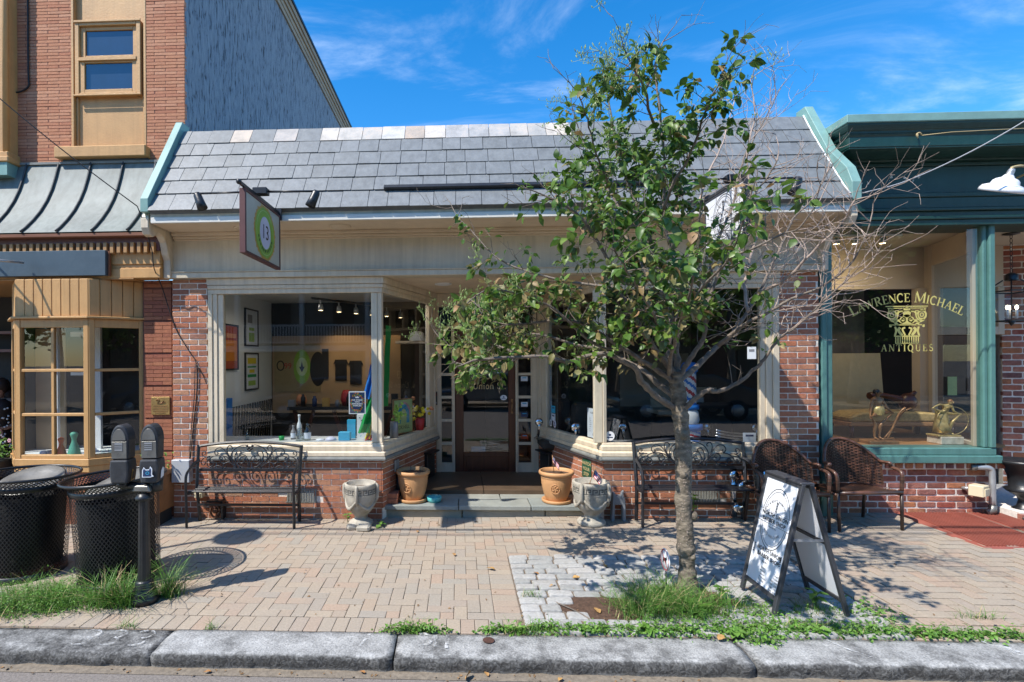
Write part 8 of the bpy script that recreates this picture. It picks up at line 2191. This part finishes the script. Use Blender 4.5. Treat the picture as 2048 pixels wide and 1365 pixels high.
def human(c, H, pose, facing, hand_fingers=True):
    """joint table of a standing figure; pose overrides joints in units of the height (x to the figure's right as seen from the front, y back, z up)"""
    J = {'pelvis':((0,0,.525),.070),'waist':((0,.005,.60),.060),'chest':((0,0,.70),.078),'upper':((0,.005,.785),.066),'neck':((0,.0,.835),.030),'jaw':((0,-.012,.872),.038),'head':((0,-.006,.918),.056),'crown':((0,.004,.962),.044),
         'sl':((-.095,.005,.795),.036),'el':((-.145,.01,.635),.026),'wl':((-.155,-.01,.49),.017),'hl':((-.158,-.02,.455),.018),
         'sr':((.095,.005,.795),.036),'er':((.145,.01,.635),.026),'wr':((.155,-.01,.49),.017),'hr':((.158,-.02,.455),.018),
         'tl':((-.048,0,.50),.058),'kl':((-.055,-.008,.285),.038),'cl':((-.056,.006,.20),.036),'al':((-.056,.01,.045),.020),'fl':((-.062,-.055,.018),.018),'ol':((-.066,-.085,.014),.012),
         'tr':((.048,0,.50),.058),'kr':((.055,-.008,.285),.038),'cr':((.056,.006,.20),.036),'ar':((.056,.01,.045),.020),'fr':((.062,-.055,.018),.018),'or':((.066,-.085,.014),.012)}
    E_ = [('pelvis','waist'),('waist','chest'),('chest','upper'),('upper','neck'),('neck','jaw'),('jaw','head'),('head','crown'),('upper','sl'),('sl','el'),('el','wl'),('wl','hl'),('upper','sr'),('sr','er'),('er','wr'),('wr','hr'),
          ('pelvis','tl'),('tl','kl'),('kl','cl'),('cl','al'),('al','fl'),('fl','ol'),('pelvis','tr'),('tr','kr'),('kr','cr'),('cr','ar'),('ar','fr'),('fr','or')]
    for k, v in pose.items():
        if k in J: J[k] = (v, J[k][1])
    if hand_fingers:
        for s in 'lr':
            w_, h_ = Vector(J['w'+s][0]), Vector(J['h'+s][0]); d = (h_-w_).normalized(); sd = d.cross(Vector((0,1,0))); sd = sd.normalized() if sd.length > .1 else Vector((0,0,1))
            for k, (o_, l_) in enumerate(((-.014,.038),(-.005,.045),(.005,.042),(.013,.032))):
                a = h_ + d*.008 + sd*o_; b = a + d*l_*.55; e = b + (d*.8+Vector((0,-.5,0))).normalized()*l_*.5
                J[f'f{s}{k}a'] = (tuple(b), .006); J[f'f{s}{k}b'] = (tuple(e), .005); E_ += [('h'+s, f'f{s}{k}a'), (f'f{s}{k}a', f'f{s}{k}b')]
            th = h_ - d*.005 + Vector((0,-.022,0)); J[f't{s}'] = (tuple(th + d*.015), .007); E_.append(('h'+s, f't{s}'))
    m = Matrix.Translation(c) @ rot_z(facing) @ Matrix.Scale(H, 4)
    return {k: (tuple(m @ Vector(p)), r*H) for k, (p, r) in J.items()}, E_
def face_bits(c, H, facing, mat, parent, hairmat, hair=True):
    m = Matrix.Translation(c) @ rot_z(facing) @ Matrix.Scale(H, 4)
    b = MB(); b.ball((0,-.066,.905), .011, 5, 0, (.8,1,1.5)); b.ball((-.052,0,.91), .012, 5, 0, (.5,.8,1.4)); b.ball((.052,0,.91), .012, 5, 0, (.5,.8,1.4)); b.v = [tuple(m @ Vector(p)) for p in b.v]; b.build('nose_and_ears', mat, parent)
    b = MB(); b.ball((-.02,-.056,.92), .007, 5); b.ball((.02,-.056,.92), .007, 5); b.ball((0,-.052,.88), .012, 5, 0, (1.2,.4,.35)); b.v = [tuple(m @ Vector(p)) for p in b.v]; b.build('eyes_and_mouth', hairmat, parent)
    if hair:
        b = MB(); b.ball((0,.012,.935), .06, 8, 0, (1,1,.95)); b.v = [tuple(m @ Vector(p)) for p in b.v]; b.build('hair', hairmat, parent)
s1 = (5.04,6.62,.875); t1 = thing('bronze_statue', 'dark bronze statue of a bare chested man leaning on a plough', 'statue', (5.04,6.62,.835))
MB().box(4.88,5.22,6.52,6.72,.835,.874).build('base', MT['bronze'], t1, bevel=.006)
J, E_ = human(s1, .62, {'el':(-.15,.0,.64),'wl':(-.19,-.02,.50),'hl':(-.20,-.03,.46),'er':(.16,-.03,.66),'wr':(.24,-.05,.56),'hr':(.275,-.055,.535),'kl':(-.05,-.01,.285),'head':(.012,-.01,.918),'crown':(.01,0,.962)}, radians(14)); bo = figure('body', None, None, J, E_, MT['bronze'], 'pelvis'); bo.parent = t1; bo.location = -Vector(t1.location); face_bits(s1, .62, radians(40), MT['bronze'], t1, MT['black_iron'])
MB().lathe([(.062,.30),(.068,.36),(.058,.40),(.045,.41),(.05,.36)], s1, 20, fn=lambda r, z, a: r*(1+.12*sin(a*7+z*20))).build('loin_cloth', MT['gilt'], t1)
m = MB(); m.tube(smooth_path([(5.14,6.60,.88),(5.20,6.58,1.05),(5.26,6.57,1.20),(5.32,6.56,1.27)],4), .011, 7); m.tube(smooth_path([(5.11,6.62,.88),(5.22,6.60,1.04),(5.31,6.59,1.20),(5.40,6.58,1.26)],4), .010, 7); m.bar((5.17,6.59,.97),(5.23,6.60,.97),.012,.012); m.bar((5.10,6.62,.885),(5.20,6.58,.90),.03,.02); m.build('plough', MT['bronze'], t1)
s2_ = (5.80,6.60,.945); t2 = thing('gilt_statue', 'gilt statue of a dancer holding a large thin hoop on a marble block', 'statue', (5.80,6.60,.835))
MB().box(5.68,5.94,6.50,6.70,.835,.925).build('marble_block', pmat('veined_marble', (.58,.50,.40), .4, .35, 12), t2, bevel=.006); MB().box(5.66,5.92,6.51,6.69,.9255,.944).build('base', MT['gilt'], t2, bevel=.004)
J, E_ = human(s2_, .46, {'waist':(.01,0,.59),'chest':(.03,-.02,.67),'upper':(.05,-.04,.745),'neck':(.07,-.06,.78),'jaw':(.085,-.075,.81),'head':(.10,-.08,.85),'crown':(.11,-.075,.89),'sl':(-.04,-.03,.755),'el':(-.16,-.05,.78),'wl':(-.28,-.05,.72),'hl':(-.32,-.05,.69),'sr':(.13,-.05,.75),'er':(.17,-.08,.60),'wr':(.27,-.09,.55),'hr':(.31,-.09,.54),'tr':(.05,-.02,.49),'kr':(.09,-.12,.33),'cr':(.10,-.06,.2),'ar':(.13,.0,.05),'fr':(.15,-.06,.02),'or':(.16,-.09,.015)}, 0); bo = figure('body', None, None, J, E_, MT['gilt'], 'pelvis'); bo.parent = t2; bo.location = -Vector(t2.location); face_bits((s2_[0]+.046,s2_[1]-.035,s2_[2]-.034), .46, .2, MT['gilt'], t2, MT['bronze'])
m = MB(); m.tube([(5.86+.20*cos(a),6.56+.02*cos(a),1.11+.165*sin(a)) for a in [2*pi*k/40 for k in range(41)]], .0045, 6); m.build('hoop', MT['gilt'], t2)
MB().lathe([(.05,.28),(.07,.12),(.085,.02),(.06,.02)], (5.79,6.62,.945), 18, fn=lambda r, z, a: r*(1+.18*sin(a*5+z*30))).build('skirt', MT['gilt'], t2)
m = MB(); m.lathe([(.075,.0),(.06,.02),(.05,.1),(.048,.25),(.06,.27),(.001,.27)], (5.95,6.78,.835), 14); tag(m.build('stone_pedestal', MT['int_beige'], org=(5.95,6.78,.835)), 'cream stone stump standing behind the gilt dancer', 'pedestal')
hs = thing('carved_bird', 'dark carved wooden bird with spread wings behind the gilt dancer', 'carving', (5.85,7.2,1.18))
m = MB(); m.ball((5.85,7.18,1.28), .09, 8, 0, (1.2,1,1.3)); m.tube(smooth_path([(5.80,7.18,1.30),(5.55,7.2,1.37),(5.38,7.2,1.36)],4), [.05,.045,.04,.035,.03,.03,.045,.05,.05], 8); m.tube([(5.88,7.17,1.36),(5.93,7.15,1.42)], [.04,.02], 8); m.build('body', MT['wood_door'], hs)
m = MB(); m.tube(smooth_path([(4.42,6.75,.835),(4.40,6.72,1.1),(4.42,6.70,1.25)],4), .03, 8); m.ball((4.42,6.7,1.28), .08, 7, 0, (1,1,.7)); tag(m.build('carved_stand', MT['wood_door'], org=(4.42,6.72,.835)), 'dark carved stand at the left edge of the antiques window', 'stand')
# left bay window: vases and glasses
def vase(x, y, h, r, mat, label):
    m = MB(); m.lathe([(.001,0),(r,0),(r*1.02,h*.04),(r*.72,h*.35),(r*.36,h*.60),(r*.32,h*.70),(r*.50,h*.84),(r*.58,h*.9),(r*.42,h*.965),(r*.12,h),(.001,h)], (x,y,.756), 24); tag(m.build('glass_vase', MT[mat], org=(x,y,.756)), label, 'vase')
vase(-4.675,6.04,.235,.062,'orange_glass','orange glass vase in the bay window of the tan building'); vase(-4.525,6.05,.30,.075,'green_glass','tall green glass vase in the bay window of the tan building')
for k, lab in enumerate(('leftmost of the three small tumblers in the bay window','middle one of the three small tumblers in the bay window','rightmost of the three small tumblers in the bay window')):
    m = MB(); m.lathe([(.001,.004),(.022,.004),(.026,.075),(.024,.075),(.02,.012),(.001,.012)], (-4.225+.065*k,6.12+.04*k,.757), 16); tag(m.build('tumbler', MT['glass_clear'], org=(-4.225+.065*k,6.12+.04*k,.757)), lab, 'glass')
for k, (x, c, lab) in enumerate(((-4.98,'int_white','white crumpled ornament in the bay window'),(-4.90,'gray','small grey tumbler in the bay window'))):
    m = MB(); m.lathe([(.001,0),(.035,0),(.04,.04),(.02,.06),(.001,.06)], (x,6.15,.757), 12); tag(m.build('ornament', MT[c], org=(x,6.15,.757)), lab, 'ornament')
# woman standing in the recessed doorway, cut by the left edge
wm = thing('person', 'person in a dark dotted dress with bare forearms standing in the left doorway', 'person', (-6.24,6.95,0))
J, E_ = human((-6.24,6.95,0), 1.66, {'er':(.16,.02,.66),'wr':(.085,-.05,.60),'hr':(.055,-.062,.595),'el':(-.15,.02,.64),'wl':(-.08,-.06,.60),'hl':(-.05,-.066,.60)}, radians(20)); bo = figure('body', None, None, J, E_, MT['skin'], 'pelvis', sub=2); bo.parent = wm; bo.location = -Vector(wm.location); face_bits((-6.24,6.95,0), 1.66, radians(20), MT['skin'], wm, MT['hair'], False)
m = MB(); m.lathe([(.10,.32),(.15,.55),(.135,.80),(.118,.92),(.105,1.0),(.135,1.14),(.150,1.24),(.145,1.32),(.07,1.38)], (-6.24,6.95,0), 28, fn=lambda r, z, a: r*(1.15+.10*abs(cos(a)))*(1+.03*sin(a*8)*(1 if z < .9 else 0))); dr = m.build('dress', MT['dress'], wm)
m = MB(); r_ = random.Random(1)
for k in range(110):
    a = r_.uniform(pi, 2*pi); z = r_.uniform(.45,1.28); R0 = .15 if z < .7 else .135 if z < .88 else .13 if z < 1.05 else .15
    rr_ = R0*(1.15+.10*abs(cos(a)))*1.10; m.ball((-6.24+rr_*cos(a),6.95+rr_*sin(a),z), .013, 4)
m.build('dots', MT['flower_white'], dr, kind='stuff')
m = MB(); m.ball((-6.24,6.97,1.55), .115, 8, 0, (.95,1,1.05)); m.tube([(-6.24,7.03,1.54),(-6.22,7.06,1.40),(-6.2,7.06,1.25)], [.09,.10,.06], 10); m.build('hair', MT['hair'], wm)
# ------------------------------------------------------------------ across the street, seen only as reflections
fh = thing('far_house', 'grey clapboard house with white balcony railing across the street', 'house', (-5,-12,0))
MB().box(-15,.5,-20,-12.2,0,6.6).build('wall', MT['opp_wall'], fh)
MB().prism([(-15.4,6.6),(.9,6.6),(-2,9),(-12,9)], (0,-19,0), (1,0,0), (0,0,1), -6.4).build('roof', MT['slate_old'], fh)
MB().box(-13,-1,-12.2,-10.6,2.25,2.5).build('balcony_deck', MT['white_paint'], fh)
m = MB(); m.box(-13,-1,-10.66,-10.60,3.35,3.43); m.box(-13,-1,-10.66,-10.60,2.62,2.68); m.build('railing', MT['white_paint'], fh)
ub = unit_mesh('baluster', MT['white_paint'], 0)
for k in range(92): place(ub, 'baluster', fh, (-12.95+.13*k,-10.63,3.015), (.045,.04,.67))
for x in (-12.9,-9.8,-6.9,-4.0,-1.1): MB().box(x-.09,x+.09,-10.75,-10.5,.0,5.6).build('post', MT['white_paint'], fh)
MB().box(-13.3,-.7,-12.2,-10.3,5.6,5.8).build('porch_roof', MT['white_paint'], fh)
for x in (-11.5,-8.4,-5.4,-2.5):
    for z0, z1 in ((.7,2.0),(3.0,4.9)): MB().box(x-.5,x+.5,-12.198,-12.15,z0,z1).build('window', MT['black_frame'], fh)
f2 = thing('far_building', 'dark brick building behind the trees across the street', 'building', (12,-13,0)); MB().box(3,24,-22,-13.5,0,8).build('wall', MT['opp_brick'], f2)
for x in (5,8,11,14,17):
    for z0, z1 in ((.8,2.6),(4,6)): MB().box(x-.7,x+.7,-13.498,-13.42,z0,z1).build('window', MT['black_frame'], f2)
rt = random.Random(31)
for k, (x, y, h, label) in enumerate(((2.2,-8.2,6.2,'dark leafy tree across the street beside the grey house'),(6.3,-8.8,7.0,'tallest leafy tree across the street'),(10.4,-8.4,6.4,'leafy tree across the street before the brick building'),(-16.5,-9.2,7.2,'leafy tree across the street left of the grey house'),(15.5,-9.0,6.4,'leafy tree farthest right across the street'))):
    t = thing('leafy_tree', label, 'tree', (x,y,0)); MB().tube([(x,y,0),(x+.1,y,1.4),(x,y,h*.6)], [.2,.16,.07], 8).build('trunk', MT['bark2'], t)
    m = MB(); me, vs, fs = LEAFS[0]
    for c in range(26):
        a = rt.uniform(0,6.28); ct_ = Vector((x+rt.uniform(.2,2.0)*cos(a), y+rt.uniform(.2,1.8)*sin(a), h*rt.uniform(.42,1.0)))
        for q in range(70):
            p = ct_ + Vector((rt.gauss(0,.38), rt.gauss(0,.38), rt.gauss(0,.3))); s = rt.uniform(.14,.3)
            ax = Vector((rt.gauss(0,1),rt.gauss(0,1),rt.gauss(-.3,.6))).normalized(); xx = ax.orthogonal().normalized(); zz = xx.cross(ax)
            m.add([p-xx*s*.4, p+ax*s*.5, p+xx*s*.4, p-ax*s*.5], [(0,1,2,3)], 0)
    m.build('crown', MT['leaf'], t, recalc=False)
def car(label, x, y, rz, paint):
    t = thing('parked_car', label, 'car', (0,0,0), 'cars parked across the street')
    side = [(-2.2,.35),(-2.22,.62),(-2.1,.78),(-1.2,.90),(-.55,1.38),(.75,1.45),(1.75,1.05),(2.2,.95),(2.25,.4)]
    MB().prism(side, (0,.86,0), (1,0,0), (0,0,1), 1.72).build('body', paint, t, bevel=.10, seg=2)
    for s in (-1,1): MB().prism([(-1.0,.92),(-.48,1.32),(.70,1.38),(1.4,1.05),(1.2,.92)], (0,s*.868+.004,0), (1,0,0), (0,0,1), .008).build('window', MT['glass_dark'], t)
    for wx in (-1.4,1.35):
        for s in (-1,1): w_ = MB().lathe([(.001,-.1),(.33,-.1),(.33,.1),(.001,.1)], (0,0,0), 24, mat=Matrix.Translation((wx,s*.80,.33)) @ Matrix.Rotation(pi/2,4,'X')).build('wheel', MT['rubber'], t); MB().lathe([(.001,-.11),(.2,-.11),(.2,.11),(.001,.11)], (0,0,0), 16, mat=Matrix.Translation((wx,s*.80,.33)) @ Matrix.Rotation(pi/2,4,'X')).build('rim', MT['galv'], w_)
    for s in (-1,1): MB().box(2.18,2.27,s*.62-.12,s*.62+.12,.66,.92).build('tail_lamp', MT['tail'], t)
    t.location = (x,y,-.1); t.rotation_euler = (0,0,rz)
car('black car parked at the far kerb in front of the grey house', -4.2, -5.1, 0, MT['car_paint']); car('silver car parked at the far kerb beyond the black one', 1.4, -5.15, 0, MT['car_paint2']); car('black car parked at the far kerb on the right', 7.2, -5.1, 0, MT['car_paint'])
